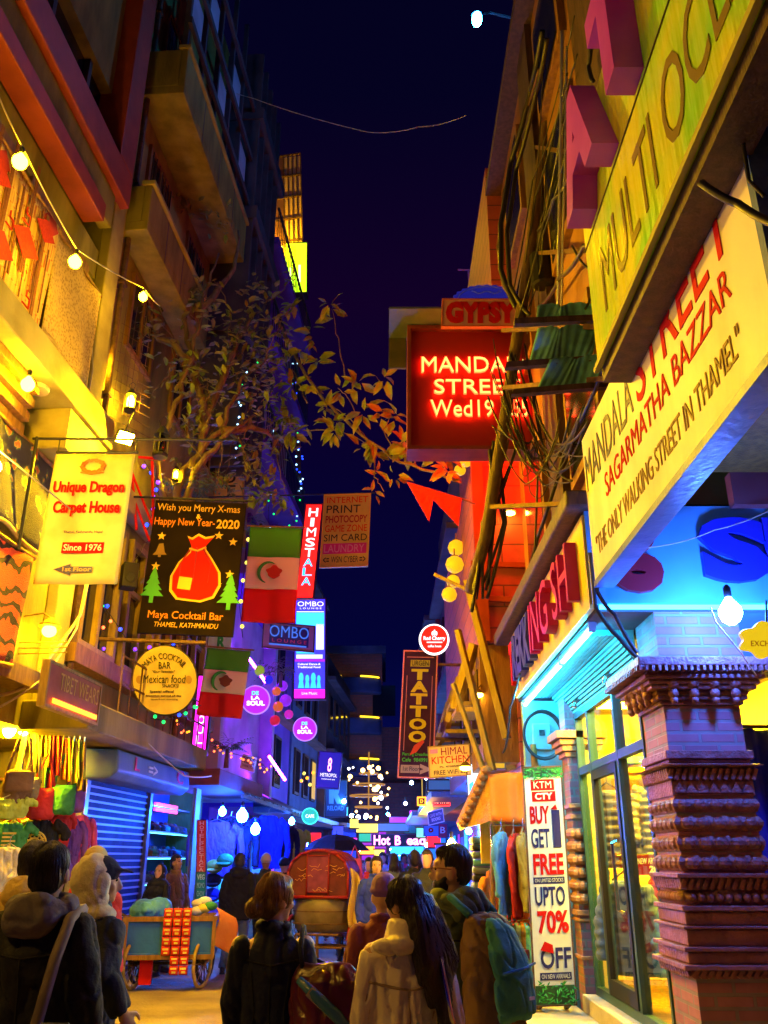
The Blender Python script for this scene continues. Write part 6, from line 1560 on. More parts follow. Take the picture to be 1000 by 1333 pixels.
for i in range(9):
    u0 = 655 + random.uniform(-20, 20); u1 = 612 + random.uniform(-6, 30)
    cable('dark cable running down beside the pole over the red wall', [P(u0, 590 + random.uniform(-20, 20), 9.1), P(640 + random.uniform(-14, 20), 680, 9.2), P(u1, 770 + random.uniform(-20, 30), 9.4)], random.uniform(.010, .022), 'cable_black', 'cable', 'cables down the pole foot', .04)
cable('long slanting cable from the teal sheets down to the red wall', [PX(790, 470, 1.8), PX(735, 590, 1.8), PR(700, 700, 9.0), P(680, 770, 9.2)], .022, 'cable_black', sag=.03)
cable('long cable along the dark eave to the meter box', [P(700, 620, 8), P(690, 800, 8.6), P(664, 920, 9.2), P(655, 980, 9.4)], .012, 'cable_black', sag=.1)
for i, q in enumerate((((775, 690), (778, 770), (800, 800), (830, 850)), ((768, 720), (775, 790), (805, 830), (848, 870)))):
    cable(('dark cable falling from the sign corner to the column', 'second dark cable along the falling one by the column')[i], [P(u, v, 5.9) for u, v in q], .016, 'cable_black', sag=.02)
cable('thin white wire looping under the bluish bulb', [P(925, 790, 5.5), P(932, 810, 5.5), P(965, 850, 5.5), P(985, 880, 5.5)], .005, 'wire_white')
cable('pale wire strung across the blue fascia', [P(770, 715, 5.85), P(850, 712, 5.85), P(930, 690, 5.85), P(1010, 660, 5.85)], .005, 'wire_white', sag=.02)
# meter box and coil
r = thing('meter_box', 'pale meter box on the cyan end wall', 'meter box', (1.75, 9.6, 2.5)); c = P(706, 960, 9.58)
mb = MB(Matrix.Translation(c)); mb.box((-.10, 0, -.13), (.10, .07, .15)); mb.build('box', col('plaster_teal'), r, bevel=.012)
mb = MB(Matrix.Translation(c)); mb.box((-.03, -.012, .02), (.03, -.001, .08)); mb.build('meter_window', col('glass_dark'), r)
mb = MB()
for k in range(3): mb.tube([c + V(((.20 + .008 * k) * math.cos(t), -.05 - .012 * k, .02 + (.24 + .01 * k) * math.sin(t))) for t in [2 * pi * q / 28 for q in range(29)]], .012, 6)
tag(mb.build('cable_coil', col('cable_black'), None, True), 'coil of black cable hung around the meter box', 'cable')

# ---------------------------------------------------------------- RIGHT: buildings beyond
rb = thing('red_wall_building', 'building with a big red lit block wall behind the pole cables', 'building', (2.5, 12.5, 0))
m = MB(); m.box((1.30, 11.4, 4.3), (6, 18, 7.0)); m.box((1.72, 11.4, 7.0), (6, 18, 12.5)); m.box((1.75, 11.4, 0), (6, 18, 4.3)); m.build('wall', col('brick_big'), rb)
m = MB()
for z in (4.9, 5.4): m.beam((1.2, 11.36, z), (2.6, 11.36, z - .05), .07, .07)
m.box((1.26, 11.3, 4.3), (1.42, 11.398, 7.0)); m.build('batten', col('trim_red'), rb)
for k in range(5):
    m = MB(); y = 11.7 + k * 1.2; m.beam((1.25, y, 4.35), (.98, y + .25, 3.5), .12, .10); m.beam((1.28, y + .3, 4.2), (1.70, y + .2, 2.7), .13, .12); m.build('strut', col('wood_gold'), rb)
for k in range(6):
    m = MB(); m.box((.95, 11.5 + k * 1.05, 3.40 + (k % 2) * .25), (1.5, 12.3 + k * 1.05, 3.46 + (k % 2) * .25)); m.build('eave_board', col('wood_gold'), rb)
m = MB(); m.box((1.28, 11.45, 2.75), (1.74, 17.5, 4.28)); m.build('timber_front', col('wood_brown'), rb)
for k in range(4):
    m = MB(); m.box((1.262, 11.7 + k * 1.4, 3.0), (1.279, 12.6 + k * 1.4, 4.0)); m.build('window', col('glass_dark'), rb)
T_ = [((608, 756), (660, 962), .11), ((596, 820), (642, 1004), .09), ((590, 890), (630, 1004), .07), ((566, 748), (612, 770), .06)]
for i, (a, b, wd) in enumerate(T_):
    r = thing('timber_prop', ('thick yellow lit timber prop under the red wall', 'thinner timber prop left of the thick one', 'farthest slim timber prop above the yellow kitchen sign', 'short pole jutting out over the street')[i], 'prop', P(b[0], b[1], 10.6), 0, 'timber props under the red wall')
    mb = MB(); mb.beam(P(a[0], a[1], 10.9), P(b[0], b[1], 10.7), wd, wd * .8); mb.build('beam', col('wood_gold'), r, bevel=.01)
for i, (u, v, q, Y, lab) in enumerate(((594, 713, 11, 13.5, 'upper yellow paper lantern of the hanging row'), (592, 735, 12, 13.3, 'brightest yellow paper lantern of the row'), (590, 757, 9, 13.6, 'dim yellow paper lantern third of the row'), (585, 774, 10, 13.2, 'lowest yellow paper lantern at the pole end'), (607, 600, 9, 13.5, 'yellow paper lantern tucked under the boxed sign'), (599, 612, 8, 13.8, 'small yellow paper lantern beside the tucked one'))):
    p = P(u, v, Y); rr = q / F * Y * 1.07; o = thing('paper_lantern', lab, 'lantern', p, 0, 'yellow paper lanterns')
    mb = MB(Matrix.Translation(p)); mb.lathe([(rr * .35, -rr * .9), (rr * .8, -rr * .6), (rr, 0), (rr * .8, rr * .6), (rr * .35, rr * .9)], 16); mb.build('shade', col('lantern_yellow'), o, True)
    mb = MB(Matrix.Translation(p)); mb.tube([(0, 0, rr * .9), (0, 0, rr * 1.8)], .012, 5); mb.lathe([(rr * .4, rr * .86), (rr * .4, rr * .98)], 12); mb.build('cap', col('wood_brown'), o)
for i, (u, v, Y, lab) in enumerate(((664, 668, 11.2, 'pale lamp under the red wall battens'), (640, 745, 11.6, 'small lit lamp on the timber eave'), (622, 905, 11.4, 'small lit lamp low on the timber prop'), (606, 1000, 12, 'small bright lamp above the yellow kitchen sign'))):
    p = P(u, v, Y); o = thing('eave_lamp', lab, 'lamp', p, 0, 'eave lamps on the right'); mb = MB(Matrix.Translation(p)); mb.ball((0, 0, 0), .05, 10, (1.5, 1, .7)); mb.build('glass_bulb', em('eave_glow', (1, .55, .05), 60), o, True)
    mb = MB(Matrix.Translation(p)); mb.lathe([(.09, .02), (.03, .08)], 12); mb.tube([(0, 0, .08), (.1, .1, .2)], .01, 5); mb.build('shade', col('metal_rust'), o)

px_sign('round_lit_sign', 'white rimmed red round lit sign above the tattoo sign', (548, 850), (583, 850), (548, 814), 13.4, col('face_redcherry'), [('o8o', .40, .62, .62, .84, col('lit_white'), dict(bold=.06)), ('Red Cherry', .10, .42, .92, .60, col('lit_white'), dict(bold=.03)), ('#', .22, .36, .80, .40, col('lit_white')), ('coffee house', .26, .20, .76, .29, col('lit_white'), {})], th=.12, edge=em('rim_white', (1, .9, .9), 2.5), ew=.03, shape='round')
px_sign('tattoo_sign', 'tall purple tattoo sign with stacked olive letters', (519, 1011), (563, 1012), (527, 848), 14, mat('board_plum', (.022, .006, .075), (.04, .01, .11), 2, .6, spec=.1),
        [('TATTOO', .24, .26, .76, .86, mat('paint_olivegold', (.42, .36, .03), None), dict(stack=1, bold=.05, gap=.1)), ('#', .2, .875, .8, .93, mat('paint_plate', (.30, .28, .05), None)), ('URGEN', .24, .882, .76, .925, col('paint_black'), dict(z=.009, bold=.03)), ('Piercing Dreadlock', .08, .155, .92, .185, col('paint_green'), {}), ('Cafe  9849912', .08, .115, .92, .145, col('paint_green'), {}), ('#', .05, .03, .60, .09, mat('paint_lavender', (.25, .2, .5), None)), ('1st Floor', .12, .045, .6, .078, col('paint_navy'), dict(z=.009)), ('>', .62, .02, .9, .10, col('paint_lavender'), dict(bold=.08)), ('#', .10, .2, .12, .8, mat('paint_lilacline', (.35, .12, .4), None)), ('#', .88, .2, .90, .8, col('paint_lilacline')), ('#', .08, .95, .92, .957, col('paint_lilacline'))], th=.08, edge=mat('edge_pink', (.5, .15, .42), None), ew=.02)
T, w_, h_ = pxframe((519, 1011), (563, 1012), (527, 848), 14)
r = [o for o in bpy.data.objects if o.get('label', '').startswith('tall purple tattoo')][0]
mb = MB(T); mb.prism([(.3 * w_, .165 * h_), (.50 * w_, .19 * h_), (.72 * w_, .27 * h_), (.66 * w_, .285 * h_), (.42 * w_, .24 * h_)], .01, .02); mb.build('red_hand_mark', em('mark_red', (1, .02, .01), .55), r)
mb = MB(T); mb.tube([(w_, h_ * .9, -.04), (w_ + .8, h_ * .9, -.04)], .025, 6); mb.tube([(w_, h_ * .3, -.04), (w_ + .8, h_ * .3, -.04)], .025, 6); mb.build('bracket', col('metal_rust'), r)
px_sign('kitchen_sign', 'small yellow kitchen sign with free wifi overlapping the tattoo sign', (560, 1012), (613, 1008), (558, 973), 13, col('board_yellow'),
        [('HIMAL', .30, .70, .95, .95, col('paint_darkred'), dict(bold=.04)), ('KITCHEN', .06, .42, .97, .66, col('paint_red'), dict(bold=.04)), ('Ph. 4700580', .25, .28, .75, .34, col('paint_black'), {}), ('FREE WiFi', .10, .05, .70, .20, col('paint_black'), {}), ('->', .75, .06, .95, .18, col('paint_black'), {}), ('#', .03, .78, .22, .92, col('paint_lilac'))], th=.04, edge=col('wood_gold'), ew=.012)
px_sign('lit_sign_board', 'tilted bright bluish white lit panel beside the orange awning', (610, 1045), (628, 1030), (608, 1000), 13, col('screen_white'), [('#', .1, .1, .4, .5, col('ombo_cyan')), ('#', .5, .3, .8, .8, col('lit_white'))], th=.08, edge=col('metal_dark'), ew=.015)
px_sign('lit_sign_board', 'yellow lit upright panel leaning above the orange awning', (640, 1000), (657, 1000), (642, 962), 11.6, em('face_amber', (1, .55, .02), .9), [('*', .2, .4, .8, .8, col('paint_green'), {})], th=.06, edge=col('metal_grey'), ew=.015)
px_sign('shop_sign', 'long blue lit sign under the yellow kitchen sign', (558, 1028), (596, 1028), (558, 1016), 18, em('face_steel', (.03, .16, .6), .6), [], th=.1, edge=col('metal_dark'))
px_sign('neon_sign', 'red glowing KATHI neon sign', (565, 1048), (585, 1048), (565, 1036), 20, mat('board_redneon', (.3, .02, .02), None), [('KATHI', .05, .15, .95, .85, em('lit_rose', (1, .35, .2), 2.5), dict(bold=.02))], th=.1, edge=col('lit_red'), ew=.02)
px_sign('neon_sign', 'small square orange neon sign left of the red one', (545, 1047), (553, 1047), (545, 1039), 20, col('paint_black'), [('D', .25, .2, .75, .8, col('lit_orange'), dict(bold=.04))], th=.1, edge=col('lit_orange'), ew=.03)
px_sign('cafe_sign', 'tilted grey cafe board below the red neon', (559, 1074), (578, 1069), (557, 1058), 18.5, mat('board_slate', (.10, .11, .2), None), [('CAFE WITH', .1, .55, .9, .8, col('paint_white'), {}), ('BOOKS', .2, .2, .8, .45, col('paint_white'), {})], th=.06, edge=col('paint_white'), ew=.012)
px_sign('painted_board', 'pale blue painted board with a red disc beneath the cafe board', (552, 1088), (571, 1088), (552, 1075), 19, mat('board_skyblue', (.1, .3, .6), None), [('O', .3, .3, .65, .8, col('paint_red'), dict(bold=.1))], th=.06, edge=col('paint_navy'), ew=.012)
px_sign('painted_board', 'crimson painted board right of the pale blue one', (571, 1090), (582, 1090), (571, 1073), 19.2, mat('board_crimson', (.5, .03, .1), None), [('B', .2, .3, .8, .8, col('paint_white'), {})], th=.06, edge=col('paint_navy'), ew=.012)
hb = px_sign('neon_sign', 'pink and white glowing bakery neon sign across the far street', (485, 1101), (562, 1101), (485, 1087), 34, mat('board_inky', (.02, .01, .06), None), [('Hot', .02, .05, .30, .98, col('lit_pink'), dict(bold=.03)), ('B', .38, .05, .48, .95, col('lit_pink'), dict(bold=.03)), ('eads', .58, .05, .99, .95, col('lit_pink'), dict(bold=.03))], th=.2, edge=col('paint_navy'))
def right_block(label, y0, y1, x, z1, wallm, lit=None):
    r = thing('street_building', label, 'building', (x, (y0 + y1) / 2, 0)); m = MB(); m.box((x, y0, 2.9), (x + 6, y1, z1)); m.box((x + 1.2, y0, 0), (x + 6, y1, 2.9)); m.build('wall', wallm, r)
    m = MB(); m.box((x - .8, y0 + .1, 2.75), (x - .002, y1 - .1, 2.88)); m.build('canopy', col('roof_tin'), r)
    for k in range(int((y1 - y0) / 1.4)):
        a = y0 + .2 + k * 1.4; m = MB(); m.box((x + 1.15, a, .5), (x + 1.198, a + 1.1, 2.3 + .2 * (k % 2))); m.build('lit_shopfront', col(SHOPLIT[k * 4 % 5]), r)
    z = 3.7
    while z + 1.7 < z1:
        y = y0 + .5
        while y + 1 < y1:
            f_ = MB(); f_.box((x - .07, y, z), (x - .002, y + 1, z + 1.5)); f_ = f_.build('window', col('wood_dark'), r)
            m = MB(); m.box((x - .08, y + .1, z + .1), (x - .071, y + .9, z + 1.4)); m.build('pane', col('window_yellow') if lit and random.random() < lit else col('glass_dark'), f_)
            y += 1.9
        m = MB(); m.box((x - .35, y0, z + 1.9), (x - .002, y1, z + 2.05)); m.build('floor_band', col('plaster_dark'), r)
        z += 2.9
    return r
right_block('dark plastered building behind the paper lanterns', 18.1, 26, 1.75, 11.0, col('plaster_dark'), .1)
right_block('maroon building under the red neon sign', 26.1, 34, 1.6, 9.0, col('plaster_maroon'), .15)
right_block('blue dark building at the far right end', 34.1, 45, 1.8, 8.0, col('plaster_blue'), .2)

# KTM banner
fr = pxframe((698, 1309), (750, 1307), (682, 1000), 8.75)
T, w_, h_ = fr
kb = thing('sale_banner', 'tall white sale banner with red and navy words by the shop step', 'banner', T @ V((w_ / 2, 0, 0)))
mb = MB(T); mb.box((0, 0, -.03), (w_, h_, 0)); mb.build('board', col('paper_white'), kb)
R_ = MB(T); N_ = MB(T); Wt = MB(T)
def bx_(mb, a, b, c, d, z=.003): mb.box((a * w_, b * h_, .001), (c * w_, d * h_, z))
bx_(R_, .16, .895, .80, .945); bx_(R_, .18, .845, .82, .890)
for s_, a, b, c, d in (('BUY', .10, .745, .62, .825), ('FREE', .12, .525, .92, .615), ('70%', .15, .28, .95, .375)): put(R_, s_, a * w_, b * h_, c * w_, d * h_, z=.0015, depth=.004, bold=.035)
for s_, a, b, c, d in (('1', .68, .64, .90, .805), ('GET', .10, .64, .60, .725), ('UPTO', .12, .395, .90, .475), ('OFF', .18, .14, .96, .225)): put(N_, s_, a * w_, b * h_, c * w_, d * h_, z=.0015, depth=.004, bold=.02)
bx_(N_, .10, .487, .92, .515); bx_(N_, .14, .095, .94, .125)
for s_, a, b, c, d in (('KTM', .24, .905, .72, .936), ('CTY', .26, .853, .74, .884)): put(Wt, s_, a * w_, b * h_, c * w_, d * h_, z=.0035, depth=.003, bold=.04)
put(Wt, 'ON LIMITED STOCKS', .14 * w_, .493 * h_, .88 * w_, .509 * h_, z=.0035, depth=.003); put(Wt, 'ON NEW ARRIVALS', .18 * w_, .101 * h_, .90 * w_, .119 * h_, z=.0035, depth=.003)
R_.prism([(.18 * w_, .215 * h_), (.52 * w_, .20 * h_), (.50 * w_, .235 * h_), (.30 * w_, .25 * h_)], .006, .012); R_.prism([(.66 * w_, .808 * h_), (.84 * w_, .808 * h_), (.80 * w_, .83 * h_)], .001, .008)
R_.build('lettering', col('paint_red'), kb); N_.build('lettering', col('paint_navy'), kb); Wt.build('lettering', col('paint_white'), kb)
mb = MB(T); mb.box((.002, .957 * h_, .001), (w_ - .002, h_ - .002, .003)); mb.build('garland_panel', mat('garland_dark', (.012, .06, .02), (.03, .10, .04), 12, .5), kb)
mb = MB(T); mb.box((.002, .002, .001), (w_ - .002, .075 * h_, .003)); mb.build('garland_panel', col('garland_dark'), kb)
mb = MB(T); random.seed(4)
for k in range(150):
    yy = random.uniform(.95, .995) if k % 2 else random.uniform(.005, .08); leaf(mb, (random.uniform(.0, 1) * w_, yy * h_, .006), (random.uniform(-1, 1), random.uniform(-.6, .6), .3), random.uniform(.03, .06), .014, (0, 0, 1))
mb.build('printed_garland', col('paint_green'), kb)
mb = MB(T); mb.box((-.012, -.012, -.034), (0, h_ + .012, .006)); mb.box((w_, -.012, -.034), (w_ + .012, h_ + .012, .006)); mb.box((0, h_, -.034), (w_, h_ + .012, .006)); mb.box((0, -.012, -.034), (w_, 0, .006)); mb.beam((.05, 0, -.03), (.05, -.07, -.25), .03, .03); mb.beam((w_ - .05, 0, -.03), (w_ - .05, -.07, -.25), .03, .03); mb.beam((.05, h_ * .6, -.03), (.1, -.1, -.5), .03, .03); mb.build('stand', col('metal_rust'), kb)
# red notice inside the shop
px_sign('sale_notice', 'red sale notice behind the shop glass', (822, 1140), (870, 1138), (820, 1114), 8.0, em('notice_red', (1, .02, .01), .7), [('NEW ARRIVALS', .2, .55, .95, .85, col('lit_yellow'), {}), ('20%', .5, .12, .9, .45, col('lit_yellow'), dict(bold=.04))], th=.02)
# ---------------------------------------------------------------- hanging goods
def gx(u, v, Y): p = P(u, v, Y); return p
def cloth_strip(label, u, v0, v1, Y, wpx, m, group, lean=0, name='scarf', rz=.5):
    a = P(u, v0, Y); b = P(u + lean, v1, Y); w = wpx / F * Y
    r = thing(name, label, name, a, 0, group); ph = random.uniform(0, 6)
    c_, s_ = math.cos(rz), math.sin(rz)
    def fn(x, y):
        q = a.lerp(b, y); ww = w * (.55 + .45 * y + .08 * math.sin(y * 7 + ph)); o = (x - .5) * ww; d = .05 * math.sin(x * 7 + ph + y * 1.5) * (.4 + y)
        return q + V((o * c_ - d * s_, o * s_ + d * c_, 0))
    mb = MB(); mb.sheet(fn, 12, 14, .008); mb.build('cloth', col(m), r, True)
    mb = MB(); mb.tube([a + V((0, 0, .06)), a + V((0, 0, -.03))], .012, 5); mb.build('hook', col('metal_grey'), r)
    return r
def shirt(label, u, v, Y, w, h, m, rz=.4, group=None, pr=None, name='shirt', sleeve=.5, prk='round'):
    p = P(u, v, Y); r = thing(name, label, 'garment', p, 0, group)
    M = Matrix.Translation(p) @ Matrix.Rotation(rz, 4, 'Z'); mb = MB(M); ph = random.uniform(0, 6)
    def prof(t):      # half width down the body
        return w * (.30 + .20 * min(1, t * 5)) if t < .2 else w * (.5 + .03 * math.sin(t * 5))
    mb.loft([((0, 0, -h * t), prof(t) * (1 + .03 * math.sin(t * 9 + ph)), .032 + .018 * math.sin(pi * min(1, t * 1.2)) + .010 * math.sin(t * 14 + ph), (1, 0, 0), (0, 1, 0)) for t in [0.0, .03, .08, .16, .22, .35, .5, .65, .8, .92, 1.0]], 18)
    for s in (-1, 1): mb.tube([(s * w * .40, 0, -h * .07), (s * w * .60, .0, -h * .18), (s * w * .68, -.01, -h * (.18 + sleeve * .5)), (s * w * .66, -.02, -h * (.2 + sleeve))], [w * .12, w * .11, w * .10, w * .085], 10)
    b = blob(mb, .013, 'fabric', col(m), r, 1, .018, (12, 12, 4), ph)
    mb = MB(M); mb.tube([(-w * .32, 0, -.02), (0, 0, .05), (w * .32, 0, -.02)], .008, 5); mb.tube([(0, 0, .05), (0, 0, .12), (.03, 0, .14)], .005, 5); mb.build('hanger', col('metal_grey'), r)
    if pr:
        mb = MB(M @ Matrix.Translation((0, -.105, -h * .48)) @ Matrix.Rotation(pi / 2, 4, 'X'))
        if prk == 'round':
            for q in (.26, .2, .12, .05): mb.tube([(w * q * math.cos(t), w * q * math.sin(t), 0) for t in [2 * pi * k / 30 for k in range(31)]], .012, 5)
            for k in range(12): mb.tube([(w * .12 * math.cos(k * pi / 6), w * .12 * math.sin(k * pi / 6), 0), (w * .25 * math.cos(k * pi / 6), w * .25 * math.sin(k * pi / 6), 0)], .008, 4)
        else:
            for k in range(4): mb.box((-w * .2, -w * .2 + k * w * .1, 0), (w * (.05 + .1 * (k % 2)), -w * .15 + k * w * .1, .01))
        mb.build('print', col(pr), r)
    return r
def bag(label, u, v, Y, w, h, m, group=None, rz=.4, strap=.7, flap=None):
    p = P(u, v, Y); r = thing('shoulder_bag', label, 'bag', p, 0, group); M = Matrix.Translation(p) @ Matrix.Rotation(rz, 4, 'Z')
    mb = MB(M); mb.loft([((0, 0, -h * t), w * .5 * k, .09 * k2, (1, 0, 0), (0, 1, 0)) for t, k, k2 in ((0, .85, .5), (.1, .95, .8), (.5, 1, 1.1), (.85, 1, 1.2), (.97, .9, .9), (1, .7, .5))], 16); blob(mb, .014, 'pouch', col(m), r, 2, .008, (8, 8, 8))
    mb = MB(M); mb.tube([(-w * .42, 0, -.03), (-w * .2, .0, strap * .6), (0, .02, strap), (w * .2, 0, strap * .6), (w * .42, 0, -.03)], .016, 6); mb.build('strap', col(m), r, True)
    if flap:
        mb = MB(M); mb.sheet(lambda a, b: ((a - .5) * w * .92, -.10 - .02 * math.sin(a * pi), -h * .55 * (1 - b) - .02), 8, 5, .012); mb.build('flap', col(flap), r, True)
    return r
random.seed(31)
G = 'scarves hanging under the left shop sign'
for u, v0, v1, w, m, ln, lab in ((36, 946, 1010, 10, 'cloth_khaki', -12, 'long khaki scarf slanting beside the bright bulbs'), (46, 946, 1030, 9, 'cloth_brown', 2, 'brown scarf beside the slanting khaki one'), (52, 950, 1020, 9, 'cloth_black', -4, 'black scarf left of the yellow ones'),
                                  (57, 950, 985, 9, 'cloth_yellow', 0, 'short yellow scarf beside the black scarf'), (66, 952, 1000, 8, 'cloth_brown', -2, 'short brown scarf before the red ones'), (70, 955, 1045, 10, 'cloth_red', -4, 'long bright red scarf, first of the red ones'), (77, 957, 1010, 9, 'cloth_red', 0, 'short red scarf beside the long red one'),
                                  (84, 960, 1015, 8, 'cloth_orange', -2, 'orange scarf right of the red ones'), (90, 961, 1018, 8, 'cloth_orange', 2, 'second orange scarf with a darker edge beside the yellow one'), (97, 962, 1020, 9, 'cloth_yellow', 0, 'bright yellow scarf hanging on the right of the orange ones'), (104, 964, 1015, 8, 'cloth_lime', 2, 'lime scarf next to the bright yellow one'), (110, 966, 1030, 9, 'cloth_brown', -3, 'brown scarf at the right end of the row'), (62, 985, 1040, 10, 'cloth_green', 0, 'green scarf hanging lower between brown and red')):
    cloth_strip(lab, u, v0, v1, 11.0, w, m, G, ln)
G = 'bags hanging in the left shop'
bag('large brown shoulder bag hanging at the far left', 26, 1003, 10.6, .34, .42, 'cloth_brown', G, .5, .55, 'cloth_brown')
bag('green patterned square bag under the yellow scarf', 84, 1022, 11.0, .30, .34, 'cloth_green', G, .3, .5)
bag('red bag hanging below the long red scarf', 57, 1026, 10.9, .32, .36, 'cloth_red', G, .4, .4)
bag('dark bag with wide strap right of the green one', 99, 1024, 11.2, .26, .3, 'cloth_purple', G, .4, .45)
bag('small khaki bag beside the large brown one', 42, 1012, 10.8, .2, .26, 'cloth_khaki', G, .4, .5)
G = 'clothes hanging in the left shop'
shirt('green t-shirt with pale print at the far left', 14, 1072, 10.7, .42, .34, 'cloth_green', .5, G, 'cloth_yellow', 'shirt', .15, 'bars')
shirt('black t-shirt with a large yellow mandala print', 48, 1068, 11.0, .52, .55, 'cloth_black', .35, G, 'cloth_yellow', 'shirt', .2)
shirt('purple hanging shirt next to the roller shutter', 103, 1062, 11.6, .34, .75, 'cloth_pink', .5, G, None)
shirt('dark purple jumper left of the pink shirt', 91, 1066, 11.4, .32, .7, 'cloth_purple', .5, G, None)
shirt('bright red cloth top above the mandala shirt', 46, 1056, 11.2, .62, .22, 'cloth_red', .35, G, None, 'shirt', .1)
shirt('royal blue top between red and lime clothes', 70, 1052, 11.3, .26, .34, 'cloth_blue', .4, G)
shirt('red and lime striped top right of the blue one', 80, 1056, 11.3, .26, .5, 'cloth_red', .4, G, 'cloth_lime', 'shirt', .2)
shirt('cream trousers hanging at the far left edge', 12, 1104, 10.3, .36, .6, 'cloth_cream', .5, G, None, 'trousers', .05)
shirt('lime round edged cap hanging like a shirt beside the brown bag', 14, 1040, 10.5, .4, .22, 'cloth_lime', .5, G, None, 'shirt', .1)
r = thing('shop_backdrop', 'dark cloth backdrop stacked with folded goods inside the left shop', 'shop interior', FL @ V((9.6, 0, -1.5)))
for k in range(5):
    mb = MB(FL); mb.box((7.8, .6 + k * .5, -1.58), (12.4, .64 + k * .5, -1.1)); mb.build('shelf', col('wood_brown'), r)
random.seed(8)
for k in range(4):
    for q in range(9):
        mb = MB(FL); s_ = 7.9 + q * .5; mb.box((s_, .65 + k * .5, -1.5), (s_ + random.uniform(.3, .45), .65 + k * .5 + random.uniform(.15, .40), -1.15)); mb.build('folded_stack', col(random.choice(['cloth_red', 'cloth_purple', 'cloth_orange', 'cloth_blue', 'cloth_brown', 'cloth_khaki', 'cloth_maroon', 'cloth_pink'])), r, bevel=.03)

# ---------------------------------------------------------------- the lit stall under the maroon slab
st = thing('shelf_unit', 'metal stall shelves packed with shoes and hats under blue light', 'shelves', FL @ V((17, 0, -.4)))
for k in range(6):
    mb = MB(FL); mb.box((15.55, .35 + k * .42, -.59), (18.25, .38 + k * .42, -.15)); mb.build('shelf', col('metal_grey'), st)
mb = MB(FL); mb.box((15.52, 0, -.615), (18.28, 2.9, -.595)); mb.build('back_panel', col('plaster_blue'), st)
mb = MB(FL)
for k in (1, 2, 3, 4): mb.box((15.6, .335 + k * .42, -.17), (18.2, .349 + k * .42, -.15))
mb.build('shelf_lamp', em('shelf_cyan', (.1, .7, 1), 6), st)
mb = MB(FL); mb.box((16.3, 2.40, -.24), (17.6, 2.54, -.2)); mb.build('lit_header', em('shelf_pink', (1, .05, .6), 4), st)
random.seed(12); sm = MB(); sm.ball((0, .03, .04), 1, 8, (.05, .13, .045)); sm.ball((0, -.06, .06), 1, 8, (.048, .06, .06)); sm.box((-.045, -.11, 0), (.045, .15, .018))
protos = {}
for k in range(5):
    for q in range(9):
        m_ = random.choice(['cloth_black', 'cloth_navy', 'cloth_grey', 'cloth_brown', 'cloth_maroon', 'cloth_teal'])
        p = FL @ V((15.85 + q * .28 + random.uniform(-.03, .03), .385 + k * .42, -.32))
        if m_ not in protos:
            o = sm.build('shoe', col(m_), None, True); protos[m_] = o
        else:
            o = protos[m_].copy(); COL.objects.link(o)
        o.location = p; o.rotation_euler = (0, 0, -1.4 + random.uniform(-.3, .3)); o.scale = (1.25, 1.25, 1.5)
        tag(o, 'dark shoe among many on the blue lit stall shelves', 'shoe', 'shoes on the stall shelves')
r = thing('notice_pillar', 'plastered pillar papered with notices beside the red vertical hotel sign', 'pillar', P(246, 1200, 16.2)); a = P(240, 1180, 16.2); b = P(254, 1060, 16.2)
mb = MB(); mb.box((a.x, 16.2, 0), (b.x, 16.6, 2.85)); mb.build('shaft', col('plaster_pale'), r)
for k in range(6):
    mb = MB(); z = .7 + k * .3; mb.box((a.x + .02, 16.185, z), (b.x - .02, 16.199, z + .27)); mb.build('notice', mat('note%d' % (k % 3), ((.45, .42, .4), (.2, .35, .5), (.5, .2, .2))[k % 3], ((.6, .57, .55), (.3, .45, .6), (.6, .3, .3))[k % 3], 9, .6), r)
px_sign('hotel_sign', 'vertical red and green hotel and veg food sign on the pillar', (255, 1185), (267, 1185), (257, 1068), 16.0, col('paint_black'), [('#', .02, .42, .98, 1.0, em('hs_red', (1, .03, .04), .35)), ('HOTELPECTACA', .28, .42, .75, .99, col('paint_white'), dict(stack=1, z=.008)), ('#', .02, .01, .98, .41, em('hs_green', (.0, .3, .2), .3)), ('VEG', .1, .33, .9, .39, col('paint_white'), dict(z=.008)), ('MOMO', .1, .24, .9, .30, col('paint_white'), dict(z=.008)), ('CHOW', .1, .15, .9, .21, col('paint_white'), dict(z=.008)), ('TEA', .1, .06, .9, .12, col('paint_white'), dict(z=.008))], th=.08, edge=col('metal_dark'), ew=.01)
G = 'dark jackets hanging beside the blue lamps'
for i, (u, v, Y, w, h, m, lab) in enumerate(((283, 1070, 17.2, .7, .95, 'cloth_purple', 'dark violet jacket hanging nearest the hotel sign'), (301, 1066, 17.4, .75, 1.05, 'cloth_navy', 'big navy jacket in the middle of the hanging row'), (350, 1062, 18.6, .6, 1.0, 'cloth_blue', 'blue puffy jacket hanging right of the lamps'), (366, 1075, 19.5, .55, .8, 'cloth_navy', 'small dark jacket hanging deeper in the row'), (385, 1080, 20.5, .5, .6, 'cloth_lime', 'lime jacket hanging near the round green sign'), (377, 1082, 20.8, .4, .6, 'cloth_green', 'green jacket hanging left of the lime one'))):
    shirt(lab, u, v, Y, w, h, m, .3, G, None, 'jacket', .6)
